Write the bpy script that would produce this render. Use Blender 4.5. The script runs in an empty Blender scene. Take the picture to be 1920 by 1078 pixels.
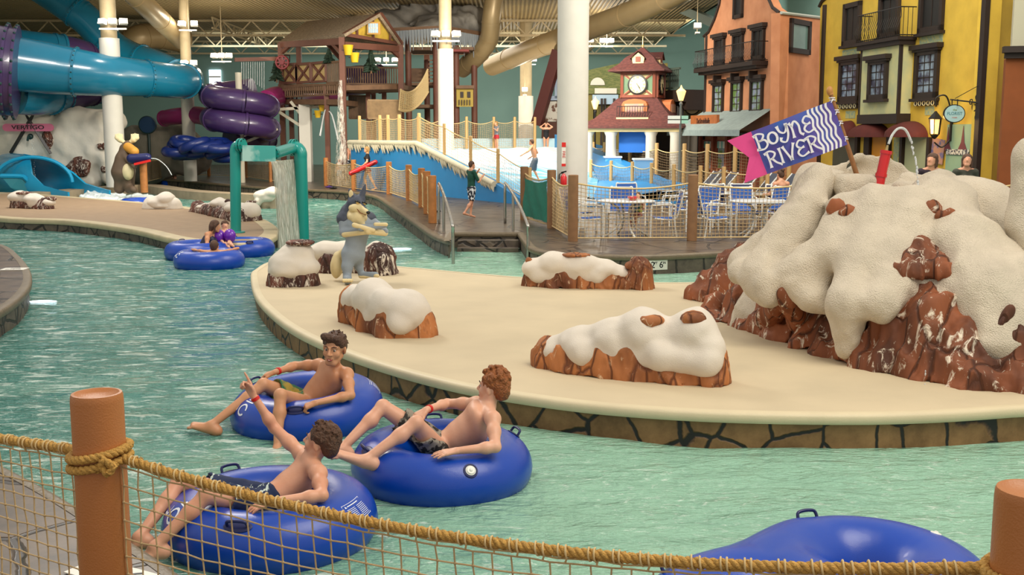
import bpy, math, random
import numpy as np
from mathutils import Vector, Matrix, Euler, noise as mn
random.seed(7)
R_ = math.radians
sc = bpy.context.scene
COL = sc.collection
# ------------------------------------------------------------ camera
CAMH = 2.45; F = 2050.0; PITCH = R_(8.05)
cam = bpy.data.cameras.new('camera'); cam.sensor_width = 36; cam.lens = F/1920*36
cam.clip_start = .05; cam.clip_end = 400
camo = bpy.data.objects.new('camera', cam); COL.objects.link(camo)
camo.location = (0, 0, CAMH); camo.rotation_euler = (R_(90)-PITCH, 0, 0)
sc.camera = camo
# ------------------------------------------------------------ world, exposure
w = bpy.data.worlds.new('world'); sc.world = w; w.use_nodes = True
bg = w.node_tree.nodes['Background']
bg.inputs['Color'].default_value = (1.0, .95, .88, 1); bg.inputs['Strength'].default_value = .62
sc.view_settings.view_transform = 'Standard'; sc.view_settings.look = 'None'
sc.view_settings.exposure = 0.12; sc.view_settings.gamma = 1; sc.view_settings.use_curve_mapping = False
def area(name, loc, size, power, color=(1, .95, .86), target=None, sy=None, spread=None):
    l = bpy.data.lights.new(name, 'AREA'); l.energy = power; l.color = color
    l.shape = 'RECTANGLE'; l.size = size; l.size_y = sy or size
    if spread: l.spread = R_(spread)
    o = bpy.data.objects.new(name, l); COL.objects.link(o); o.location = loc
    d = (Vector(target) if target else Vector((loc[0], loc[1], 0))) - Vector(loc)
    o.rotation_euler = d.to_track_quat('-Z', 'Y').to_euler()
    return o
area('overhead_fill', (5, 5, 10.5), 7, 900, (1, .92, .78), (1, 9, 0))  # unseen area lights added overhead to light the river and surf ride
area('overhead_fill', (-7, 20, 10.5), 3, 620, (1, .95, .86), (-3, 14, 0))
area('overhead_fill', (6, 20, 10.5), 6, 1100, (1, .93, .8), (3, 31, 0))
area('hall_fill', (0, 36, 9.2), 9, 750, (1, .93, .8), (0, 44, 2), 7)  # unseen area panels added as fill over the hall, not modelled fixtures
area('hall_fill', (-13, 32, 9.6), 2.6, 820, (1, .95, .88), (-13, 36, 0), 2.6)
area('hall_fill', (12, 30, 9.6), 6, 700, (1, .9, .72), (12.5, 34, 2), 6)
area('hall_fill', (-2, 60, 7.3), 12, 900, (1, .95, .85), (-2, 60, 0), 8)
area('hall_fill', (12, 50, 10.4), 5, 500, (.95, 1, .95), (12, 52, 0), 8)
area('surf_floodlight', (1.5, 37, 6.8), .8, 900, (1, .93, .8), (-.6, 45.5, 1.6), .8)
area('surf_floodlight', (-7, 36, 5.5), .6, 420, (1, .85, .62), (-8, 40, .3), .6)

area('ceiling_fill', (-14, 50, 4.5), 8, 220, (1, .9, .7), (-14, 52, 9), 8)  # upward area lights added to brighten the ceiling, no fixture there
area('ceiling_fill', (-1, 56, 4.5), 10, 330, (1, .88, .66), (-1, 58, 9), 10)
area('wall_fill', (9, 58, 7.2), 7, 520, (.95, 1, .95), (10, 74, 5), 1)  # area lights added to lift the far teal walls, no fixture there
area('wall_fill', (-6, 64, 7.2), 24, 520, (.92, 1, .96), (-6, 74, 3), 1)
# ------------------------------------------------------------ projection helpers
CP, SP = math.cos(PITCH), math.sin(PITCH)
def ray(px, py):
    x = (px-960)/F; y = (539-py)/F
    return Vector((x, CP+y*SP, -SP+y*CP))
O0 = Vector((0, 0, CAMH))
def G(px, py, z=0.0):
    d = ray(px, py); t = (z-CAMH)/d.z; return O0+d*t
def W(px, py, D):
    d = ray(px, py); return O0+d*(D/d.y)
def mpp(D): return D/F          # metres per pixel near Y = D
# ------------------------------------------------------------ colours / materials
def lin(c):
    if isinstance(c, str):
        c = c.lstrip('#'); c = [int(c[i:i+2], 16)/255 for i in (0, 2, 4)]
        c = [v/12.92 if v <= .04045 else ((v+.055)/1.055)**2.4 for v in c]
    return (c[0], c[1], c[2], 1)
MATS = {}
def mat(name, col='#808080', rough=.6, metal=0, var=0, scale=6, bump=0, bscale=40, col2=None, contrast=None, coat=0, emit=None, estr=0, spec=None, stretch=None, trans=0, detail=4):
    if name in MATS: return MATS[name]
    m = bpy.data.materials.new(name); m.use_nodes = True; nt = m.node_tree; b = nt.nodes['Principled BSDF']
    b.inputs['Base Color'].default_value = lin(col); b.inputs['Roughness'].default_value = rough
    b.inputs['Metallic'].default_value = metal
    if coat: b.inputs['Coat Weight'].default_value = coat
    if spec is not None: b.inputs['Specular IOR Level'].default_value = spec
    if trans: b.inputs['Transmission Weight'].default_value = trans
    if emit: b.inputs['Emission Color'].default_value = lin(emit); b.inputs['Emission Strength'].default_value = estr
    tc = nt.nodes.new('ShaderNodeTexCoord'); src = tc.outputs['Object']
    if stretch:
        mp = nt.nodes.new('ShaderNodeMapping'); mp.inputs['Scale'].default_value = stretch
        nt.links.new(src, mp.inputs['Vector']); src = mp.outputs['Vector']
    if var or col2:
        n = nt.nodes.new('ShaderNodeTexNoise'); n.inputs['Scale'].default_value = scale; n.inputs['Detail'].default_value = detail
        nt.links.new(src, n.inputs['Vector'])
        r = nt.nodes.new('ShaderNodeValToRGB'); a, c = contrast or (.3, .7)
        r.color_ramp.elements[0].position = a; r.color_ramp.elements[1].position = c
        c1 = lin(col); c2 = lin(col2) if col2 else tuple([v*(1-var) for v in c1[:3]]+[1])
        r.color_ramp.elements[0].color = c2; r.color_ramp.elements[1].color = c1
        nt.links.new(n.outputs['Fac'], r.inputs['Fac']); nt.links.new(r.outputs['Color'], b.inputs['Base Color'])
    if bump:
        n2 = nt.nodes.new('ShaderNodeTexNoise'); n2.inputs['Scale'].default_value = bscale; n2.inputs['Detail'].default_value = 3
        nt.links.new(src, n2.inputs['Vector'])
        bp = nt.nodes.new('ShaderNodeBump'); bp.inputs['Strength'].default_value = min(bump, 1); bp.inputs['Distance'].default_value = .02*max(1, bump)
        nt.links.new(n2.outputs['Fac'], bp.inputs['Height']); nt.links.new(bp.outputs['Normal'], b.inputs['Normal'])
    MATS[name] = m
    return m
# ------------------------------------------------------------ objects
def tag(o, label=None, cat=None, group=None, kind=None):
    if label: o['label'] = label
    if cat: o['category'] = cat
    if group: o['group'] = group
    if kind: o['kind'] = kind
    return o
def empty(name, loc=(0, 0, 0), label=None, cat=None, group=None, rz=0):
    o = bpy.data.objects.new(name, None); COL.objects.link(o); o.location = loc; o.rotation_euler = (0, 0, rz)
    o.empty_display_size = .1
    return tag(o, label, cat, group)
def wm(o):
    m = o.matrix_parent_inverse @ Matrix.LocRotScale(o.location, o.rotation_euler, o.scale)
    return wm(o.parent) @ m if o.parent else Matrix.LocRotScale(o.location, o.rotation_euler, o.scale)
def place(o, parent):
    """parent o (whose geometry is in world coordinates) keeping it where it is"""
    o.parent = parent; o.matrix_parent_inverse = wm(parent).inverted(); return o
def mkobj(name, verts, faces, m=None, parent=None, smooth=False, angle=None, keep=True, recalc=False):
    me = bpy.data.meshes.new(name); me.from_pydata([tuple(v) for v in verts], [], faces)
    if recalc:
        import bmesh
        b_ = bmesh.new(); b_.from_mesh(me); bmesh.ops.recalc_face_normals(b_, faces=b_.faces); b_.to_mesh(me); b_.free()
    if m: me.materials.append(m)
    if smooth:
        me.polygons.foreach_set('use_smooth', [True]*len(me.polygons))
        if angle: me.set_sharp_from_angle(angle=R_(angle))
    o = bpy.data.objects.new(name, me); COL.objects.link(o)
    if parent is not None:
        if keep: place(o, parent)
        else: o.parent = parent
    return o
class MB:
    def __init__(s): s.v = []; s.f = []; s.M = None
    def add(s, vs, fs, M=None):
        n = len(s.v)
        if M is not None: vs = [M @ Vector(v) for v in vs]
        if s.M is not None: vs = [s.M @ Vector(v) for v in vs]
        s.v += [tuple(v) for v in vs]; s.f += [tuple(i+n for i in f) for f in fs]; return s
    def box(s, a, b, M=None):
        x0, y0, z0 = a; x1, y1, z1 = b
        vs = [(x0, y0, z0), (x1, y0, z0), (x1, y1, z0), (x0, y1, z0), (x0, y0, z1), (x1, y0, z1), (x1, y1, z1), (x0, y1, z1)]
        return s.add(vs, [(0, 3, 2, 1), (4, 5, 6, 7), (0, 1, 5, 4), (1, 2, 6, 5), (2, 3, 7, 6), (3, 0, 4, 7)], M)
    def cbox(s, c, d, M=None): return s.box([c[i]-d[i]/2 for i in range(3)], [c[i]+d[i]/2 for i in range(3)], M)
    def bar(s, p, q, wd, ht=None, up=(0, 0, 1)):
        p, q = Vector(p), Vector(q); ht = ht or wd; t = (q-p).normalized(); u = Vector(up)
        a = t.cross(u)
        if a.length < 1e-3: a = t.cross(Vector((1, 0, 0)))
        a.normalize(); c = a.cross(t).normalized(); a *= wd/2; c *= ht/2
        vs = [p-a-c, p+a-c, p+a+c, p-a+c, q-a-c, q+a-c, q+a+c, q-a+c]
        return s.add(vs, [(0, 3, 2, 1), (4, 5, 6, 7), (0, 1, 5, 4), (1, 2, 6, 5), (2, 3, 7, 6), (3, 0, 4, 7)])
    def tube(s, pts, r, n=8, cap=True, closed=False, phase=0):
        pts = [Vector(p) for p in pts]; N = len(pts); rs = r if isinstance(r, (list, tuple)) else [r]*N
        prev = None; rings = []
        for i, p in enumerate(pts):
            if closed: t = pts[(i+1) % N]-pts[i-1]
            else: t = pts[min(i+1, N-1)]-pts[max(i-1, 0)]
            if t.length < 1e-9: t = Vector((0, 0, 1))
            t.normalize()
            if prev is None:
                a = t.cross(Vector((0, 0, 1)))
                if a.length < .05: a = t.cross(Vector((0, 1, 0)))
                a.normalize()
            else:
                a = prev-t*prev.dot(t)
                if a.length < 1e-6: a = t.orthogonal()
                a.normalize()
            prev = a; b = t.cross(a)
            rings.append([p+(a*math.cos(2*math.pi*k/n+phase)+b*math.sin(2*math.pi*k/n+phase))*rs[i] for k in range(n)])
        vs = [v for rg in rings for v in rg]; fs = []
        for i in range(N if closed else N-1):
            j = (i+1) % N
            for k in range(n):
                k2 = (k+1) % n
                fs.append((i*n+k, i*n+k2, j*n+k2, j*n+k))
        if cap and not closed:
            fs.append(tuple(range(n))[::-1]); fs.append(tuple((N-1)*n+k for k in range(n)))
        return s.add(vs, fs)
    def cyl(s, p, q, r, n=16, r2=None): return s.tube([p, q], [r, r if r2 is None else r2], n)
    def lathe(s, c, prof, n=24, M=None, arc=None):
        c = Vector(c); vs = []; fs = []
        for (r, z) in prof:
            for k in range(n):
                a = 2*math.pi*k/n; vs.append(c+Vector((r*math.cos(a), r*math.sin(a), z)))
        for i in range(len(prof)-1):
            for k in range(n):
                k2 = (k+1) % n; fs.append((i*n+k, i*n+k2, (i+1)*n+k2, (i+1)*n+k))
        fs.append(tuple(range(n))[::-1]); fs.append(tuple((len(prof)-1)*n+k for k in range(n)))
        return s.add(vs, fs, M)
    def prism(s, poly, z0, z1, M=None):
        n = len(poly); vs = [(p[0], p[1], z0) for p in poly]+[(p[0], p[1], z1) for p in poly]
        fs = [tuple(range(n))[::-1], tuple(range(n, 2*n))]+[(i, (i+1) % n, (i+1) % n+n, i+n) for i in range(n)]
        return s.add(vs, fs, M)
    def sph(s, c, r, n=12, m=8):
        c = Vector(c); r = r if isinstance(r, (tuple, list)) else (r, r, r)
        vs = [c+Vector((0, 0, -r[2]))]; fs = []
        for i in range(1, m):
            ph = -math.pi/2+math.pi*i/m
            for k in range(n):
                a = 2*math.pi*k/n; vs.append(c+Vector((r[0]*math.cos(ph)*math.cos(a), r[1]*math.cos(ph)*math.sin(a), r[2]*math.sin(ph))))
        vs.append(c+Vector((0, 0, r[2]))); top = len(vs)-1
        for k in range(n):
            k2 = (k+1) % n; fs.append((0, 1+k2, 1+k)); fs.append((top, 1+(m-2)*n+k, 1+(m-2)*n+k2))
            for i in range(m-2): fs.append((1+i*n+k, 1+i*n+k2, 1+(i+1)*n+k2, 1+(i+1)*n+k))
        return s.add(vs, fs)
    def build(s, name, m=None, parent=None, smooth=False, angle=35, keep=True, recalc=False):
        return mkobj(name, s.v, s.f, m, parent, smooth, angle if smooth else None, keep, recalc)
def spline(pts, n=6, closed=True):
    P = [Vector(p) for p in pts]; N = len(P); out = []
    for i in range(N if closed else N-1):
        if closed: a, b, c, d = P[i-1], P[i], P[(i+1) % N], P[(i+2) % N]
        else: a, b, c, d = P[max(i-1, 0)], P[i], P[i+1], P[min(i+2, N-1)]
        for k in range(n):
            t = k/n
            out.append(.5*((2*b)+(c-a)*t+(2*a-5*b+4*c-d)*t*t+(3*b-a-3*c+d)*t**3))
    if not closed: out.append(P[-1].copy())
    return out
def text_obj(s, name, m, size, M, extrude=.003, parent=None, align='CENTER', bold=0, shear=0, sx=1):
    c = bpy.data.curves.new('tmp', 'FONT'); c.body = s; c.size = size; c.extrude = extrude; c.align_x = align; c.align_y = 'CENTER'
    c.offset = bold; c.resolution_u = 4; c.shear = shear
    o = bpy.data.objects.new('tmp', c); COL.objects.link(o); bpy.context.view_layer.update()
    me = bpy.data.meshes.new_from_object(o.evaluated_get(bpy.context.evaluated_depsgraph_get()))
    COL.objects.unlink(o); bpy.data.objects.remove(o)
    me.transform(M @ Matrix.Diagonal((sx, 1, 1, 1))); me.name = name; me.materials.clear(); me.materials.append(m)
    r = bpy.data.objects.new(name, me); COL.objects.link(r)
    if parent: place(r, parent)
    return r
def frame_mat(o, x, y):
    """4x4 with origin o, x axis and y axis (z = x cross y)"""
    x = Vector(x).normalized(); z = x.cross(Vector(y)).normalized(); y = z.cross(x)
    m = Matrix((x, y, z)).transposed().to_4x4(); m.translation = Vector(o); return m
def kids(o): return [c for c in list(bpy.data.objects) if c.parent == o]
def copy_tree(o, parent=None, ch=None):
    c = o.copy(); COL.objects.link(c); c.parent = parent
    for k in KM.get(o.name, []):
        d = k.copy(); COL.objects.link(d); d.parent = c; d.matrix_parent_inverse = k.matrix_parent_inverse.copy()
        for g in KM.get(k.name, []):
            e = g.copy(); COL.objects.link(e); e.parent = d; e.matrix_parent_inverse = g.matrix_parent_inverse.copy()
    return c
KM = {}
def reg(o):
    for c in list(bpy.data.objects):
        if c.parent == o:
            KM.setdefault(o.name, []).append(c)
            for g in list(bpy.data.objects):
                if g.parent == c: KM.setdefault(c.name, []).append(g)
    return o
# ------------------------------------------------------------ smooth-union field bodies
_rng = np.random.RandomState(3); _LT = _rng.rand(32, 32, 32).astype(np.float32)
def vnoise(P):
    i = np.floor(P).astype(np.int64); f = (P-i).astype(np.float32); f = f*f*(3-2*f); i &= 31; j = (i+1) & 31
    x0, y0, z0 = i[..., 0], i[..., 1], i[..., 2]; x1, y1, z1 = j[..., 0], j[..., 1], j[..., 2]
    fx, fy, fz = f[..., 0], f[..., 1], f[..., 2]
    def L(a, b, t): return a+(b-a)*t
    return L(L(L(_LT[x0, y0, z0], _LT[x1, y0, z0], fx), L(_LT[x0, y1, z0], _LT[x1, y1, z0], fx), fy),
             L(L(_LT[x0, y0, z1], _LT[x1, y0, z1], fx), L(_LT[x0, y1, z1], _LT[x1, y1, z1], fx), fy), fz)*2-1
def fbm(P, o=3):
    s = 0; a = 1; 
    for k in range(o): s = s+a*vnoise(P*(2**k)+k*7.3); a *= .5
    return s
class Field:
    def __init__(s, h): s.h = h; s.p = []
    def cap(s, a, b, ra, rb=None, k=.02, op='u'):
        s.p.append(('c', Vector(a), Vector(b), ra, ra if rb is None else rb, k, op)); return s
    def ell(s, c, r, rot=None, k=.02, op='u'):
        s.p.append(('e', Vector(c), r if hasattr(r, '__len__') else (r, r, r), rot or Matrix.Identity(3), 0, k, op)); return s
    def plane(s, pt, n, k=.003): s.p.append(('p', Vector(pt), Vector(n).normalized(), 0, 0, k, 'i')); return s
    def bounds(s):
        lo = Vector((1e9,)*3); hi = -lo
        for t, a, b, ra, rb, k, op in s.p:
            if op != 'u': continue
            if t == 'c': bb = [(a, ra), (b, rb)]
            else: bb = [(a, max(b))]
            for c, r in bb:
                for i in range(3): lo[i] = min(lo[i], c[i]-r); hi[i] = max(hi[i], c[i]+r)
        return lo, hi
    def mesh(s, disp=None, warp=None):
        h = s.h; lo, hi = s.bounds(); lo = np.array(lo)-3*h; hi = np.array(hi)+3*h
        n = np.ceil((hi-lo)/h).astype(int)+1
        V = np.full(n, 1.0, np.float32)
        ax = [lo[i]+h*np.arange(n[i]) for i in range(3)]
        for t, a, b, ra, rb, k, op in s.p:
            m = k+2.5*h
            if t == 'c': l = [min(a[i]-ra, b[i]-rb)-m for i in range(3)]; u = [max(a[i]+ra, b[i]+rb)+m for i in range(3)]
            elif t == 'e': R0 = max(b); l = [a[i]-R0-m for i in range(3)]; u = [a[i]+R0+m for i in range(3)]
            else: l = list(lo); u = list(hi)
            i0 = [max(0, int((l[i]-lo[i])/h)) for i in range(3)]; i1 = [min(n[i], int((u[i]-lo[i])/h)+2) for i in range(3)]
            if any(i1[i] <= i0[i] for i in range(3)): continue
            X, Y, Z = np.meshgrid(*[ax[i][i0[i]:i1[i]] for i in range(3)], indexing='ij')
            if t == 'c':
                ab = b-a; L2 = max(ab.length_squared, 1e-12)
                tt = ((X-a[0])*ab[0]+(Y-a[1])*ab[1]+(Z-a[2])*ab[2])/L2; tt = np.clip(tt, 0, 1)
                d = np.sqrt((X-a[0]-tt*ab[0])**2+(Y-a[1]-tt*ab[1])**2+(Z-a[2]-tt*ab[2])**2)-(ra+(rb-ra)*tt)
            elif t == 'e':
                Rm = ra; dx, dy, dz = X-a[0], Y-a[1], Z-a[2]; q = []
                for i in range(3): q.append((dx*Rm[0][i]+dy*Rm[1][i]+dz*Rm[2][i])/b[i])
                k0 = np.sqrt(q[0]**2+q[1]**2+q[2]**2); k1 = np.sqrt((q[0]/b[0])**2+(q[1]/b[1])**2+(q[2]/b[2])**2)+1e-9
                d = k0*(k0-1)/k1
                d = np.where(k0 < 1e-6, -min(b), d)
            else:
                d = (X-a[0])*b[0]+(Y-a[1])*b[1]+(Z-a[2])*b[2]
            sl = tuple(slice(i0[i], i1[i]) for i in range(3)); c = V[sl]
            if op == 'u':
                hh = np.clip(k-np.abs(c-d), 0, None)/k; V[sl] = np.minimum(c, d)-hh*hh*k*.25
            else:
                if op == 's': d = -d
                hh = np.clip(k-np.abs(c-d), 0, None)/k; V[sl] = np.maximum(c, d)+hh*hh*k*.25
        if disp is not None:
            near = np.abs(V) < disp[1]
            idx = np.argwhere(near); P = lo+idx*h
            V[near] = V[near]+disp[0](P).astype(np.float32)
        v, f = surfnets(V, lo, h)
        if warp is not None: v = warp(v)
        return v, f
    def build(s, name, m, parent=None, disp=None, warp=None, keep=True):
        v, f = s.mesh(disp, warp)
        return npobj(name, v, f, m, parent, keep)
def surfnets(V, lo, h):
    ins = V < 0; n = V.shape
    c = np.zeros([k-1 for k in n], np.int8)
    for i in (0, 1):
        for j in (0, 1):
            for k in (0, 1): c += ins[i:n[0]-1+i, j:n[1]-1+j, k:n[2]-1+k]
    act = (c > 0) & (c < 8); idx = np.argwhere(act); N = len(idx)
    ids = np.full(act.shape, -1, np.int64); ids[act] = np.arange(N)
    acc = np.zeros((N, 3)); cnt = np.zeros(N)
    cs = [(i, j, k) for i in (0, 1) for j in (0, 1) for k in (0, 1)]
    val = {o: V[idx[:, 0]+o[0], idx[:, 1]+o[1], idx[:, 2]+o[2]] for o in cs}
    for o in cs:
        for a in range(3):
            if o[a]: continue
            p = list(o); p[a] = 1; p = tuple(p); v0, v1 = val[o], val[p]; m = (v0 < 0) != (v1 < 0)
            t = v0[m]/(v0[m]-v1[m]); q = np.tile(np.array(o, float), (m.sum(), 1)); q[:, a] = t
            acc[m] += q; cnt[m] += 1
    P = lo+(idx+acc/cnt[:, None])*h
    F_ = []
    for a in range(3):
        s0 = [slice(None)]*3; s1 = [slice(None)]*3; s0[a] = slice(0, -1); s1[a] = slice(1, None)
        A, B = ins[tuple(s0)], ins[tuple(s1)]; e = np.argwhere(A != B); 
        b, d = (a+1) % 3, (a+2) % 3
        ok = (e[:, b] > 0) & (e[:, d] > 0) & (e[:, b] < n[b]-1) & (e[:, d] < n[d]-1); e = e[ok]
        def g(db, dd):
            q = e.copy(); q[:, b] += db; q[:, d] += dd; return ids[q[:, 0], q[:, 1], q[:, 2]]
        qd = np.stack([g(-1, -1), g(0, -1), g(0, 0), g(-1, 0)], 1)
        fl = ~A[e[:, 0], e[:, 1], e[:, 2]]; qd[fl] = qd[fl][:, ::-1]
        F_.append(qd)
    return P, np.concatenate(F_)
def npobj(name, v, f, m=None, parent=None, keep=True, smooth=True):
    me = bpy.data.meshes.new(name); nv, nf = len(v), len(f)
    me.vertices.add(nv); me.vertices.foreach_set('co', np.asarray(v, np.float32).ravel())
    k = f.shape[1]
    me.loops.add(nf*k); me.loops.foreach_set('vertex_index', f.ravel().astype(np.int32))
    me.polygons.add(nf); me.polygons.foreach_set('loop_start', np.arange(0, nf*k, k, dtype=np.int32))
    me.update(calc_edges=True)
    if smooth: me.polygons.foreach_set('use_smooth', np.ones(nf, bool))
    if m: me.materials.append(m)
    o = bpy.data.objects.new(name, me); COL.objects.link(o)
    if parent is not None:
        if keep: place(o, parent)
        else: o.parent = parent
    return o
# ============================================================ SETTING
def ring_slab(name, outline, z0, z1, m, lip=None, mw=None, lipm=None, inset=.05, label=None, lw=.12, lt=.09):
    """raised deck: top slab with an overhanging rim and a wall down into the water"""
    n = len(outline)
    poly = [Vector((p[0], p[1], 0)) for p in outline]
    A = sum(poly[i-1].x*poly[i].y-poly[i].x*poly[i-1].y for i in range(n))
    if A < 0: poly = poly[::-1]
    nor = []
    for i in range(n):
        t = (poly[(i+1) % n]-poly[i-1]).normalized(); nor.append(Vector((t.y, -t.x, 0)))
    top = [p-nn*lw*.35 for p, nn in zip(poly, nor)]
    mb = MB(); mb.v = [(p.x, p.y, z1-.003) for p in top]; mb.f = [tuple(range(n))]
    o = mb.build(name, m); tag(o, kind='structure')
    # rounded rim
    prof = [(-lw, z1), (-.04, z1+.004), (-.012, z1-.006), (0, z1-.025), (0, z1-lt+.015), (-.012, z1-lt), (-inset, z1-lt)]
    vs = []; fs = []; K = len(prof)
    for p, nn in zip(poly, nor):
        for (a, z) in prof: q = p+nn*a; vs.append((q.x, q.y, z))
    for i in range(n):
        j = (i+1) % n
        for k in range(K-1): fs.append((i*K+k, i*K+k+1, j*K+k+1, j*K+k))
    r = mkobj('trim_1', vs, fs, lipm or m, smooth=True, angle=50, recalc=False); tag(r, kind='structure')
    vs = []; fs = []
    for p, nn in zip(poly, nor):
        q = p-nn*inset
        vs += [(q.x, q.y, z1-lt), (q.x, q.y, z0)]
    for i in range(n):
        j = (i+1) % n; fs.append((i*2, i*2+1, j*2+1, j*2))
    ww = mkobj('wall_pool', vs, fs, mw or m, smooth=True, angle=50); tag(ww, kind='structure')
    return o
def stone_mat(name, c1, c2, crack, sc_=2.2, edge=.045, bump=.5):
    m = bpy.data.materials.new(name); m.use_nodes = True; nt = m.node_tree; b = nt.nodes['Principled BSDF']
    N = nt.nodes.new; L = nt.links.new
    tc = N('ShaderNodeTexCoord'); nz = N('ShaderNodeTexNoise'); nz.inputs['Scale'].default_value = 2.5; nz.inputs['Detail'].default_value = 5
    mx = N('ShaderNodeMix'); mx.data_type = 'VECTOR'; mx.inputs['Factor'].default_value = .12
    L(tc.outputs['Object'], nz.inputs['Vector']); L(tc.outputs['Object'], mx.inputs['A']); L(nz.outputs['Color'], mx.inputs['B'])
    v = N('ShaderNodeTexVoronoi'); v.feature = 'DISTANCE_TO_EDGE'; v.inputs['Scale'].default_value = sc_
    L(mx.outputs['Result'], v.inputs['Vector'])
    r = N('ShaderNodeValToRGB'); r.color_ramp.elements[0].position = edge*.5; r.color_ramp.elements[1].position = edge
    L(v.outputs['Distance'], r.inputs['Fac'])
    n2 = N('ShaderNodeTexNoise'); n2.inputs['Scale'].default_value = 3; n2.inputs['Detail'].default_value = 8; n2.inputs['Roughness'].default_value = .7
    L(tc.outputs['Object'], n2.inputs['Vector'])
    c = N('ShaderNodeValToRGB'); c.color_ramp.elements[0].position = .35; c.color_ramp.elements[1].position = .65
    c.color_ramp.elements[0].color = lin(c1); c.color_ramp.elements[1].color = lin(c2); L(n2.outputs['Fac'], c.inputs['Fac'])
    m2 = N('ShaderNodeMix'); m2.data_type = 'RGBA'; m2.inputs['A'].default_value = lin(crack)
    L(r.outputs['Color'], m2.inputs['Factor']); L(c.outputs['Color'], m2.inputs['B']); L(m2.outputs['Result'], b.inputs['Base Color'])
    bp = N('ShaderNodeBump'); bp.inputs['Strength'].default_value = bump; bp.inputs['Distance'].default_value = .03
    L(r.outputs['Color'], bp.inputs['Height']); L(bp.outputs['Normal'], b.inputs['Normal']); b.inputs['Roughness'].default_value = .55
    MATS[name] = m; return m
M_sand = mat('sand_coating', '#d0bf9e', .75, var=.13, scale=1.3, bump=.25, bscale=220, detail=8)
M_cream = mat('cream_rim', '#d8c9a6', .5, var=.1, scale=3, bump=.1, bscale=80)
M_rimg = mat('grey_rim', '#75664f', .45, var=.3, scale=5, bump=.3, bscale=30)
M_stonew = stone_mat('painted_stone_wall', '#6d4f2e', '#99744a', '#1d1b19', 3.2, .05, .5)
M_stoneg = stone_mat('grey_stone_wall', '#4a4038', '#6e6252', '#2a2520', 2.2, .05, .5)
M_deck = stone_mat('stamped_deck', '#43382e', '#6c5b4a', '#2e2620', 1.2, .03, .5)
MATS['stamped_deck'].node_tree.nodes['Principled BSDF'].inputs['Roughness'].default_value = .33
M_deck2 = mat('dry_deck', '#a08a6e', .6, var=.3, scale=2.5, bump=.2, bscale=40, detail=7)
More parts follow.
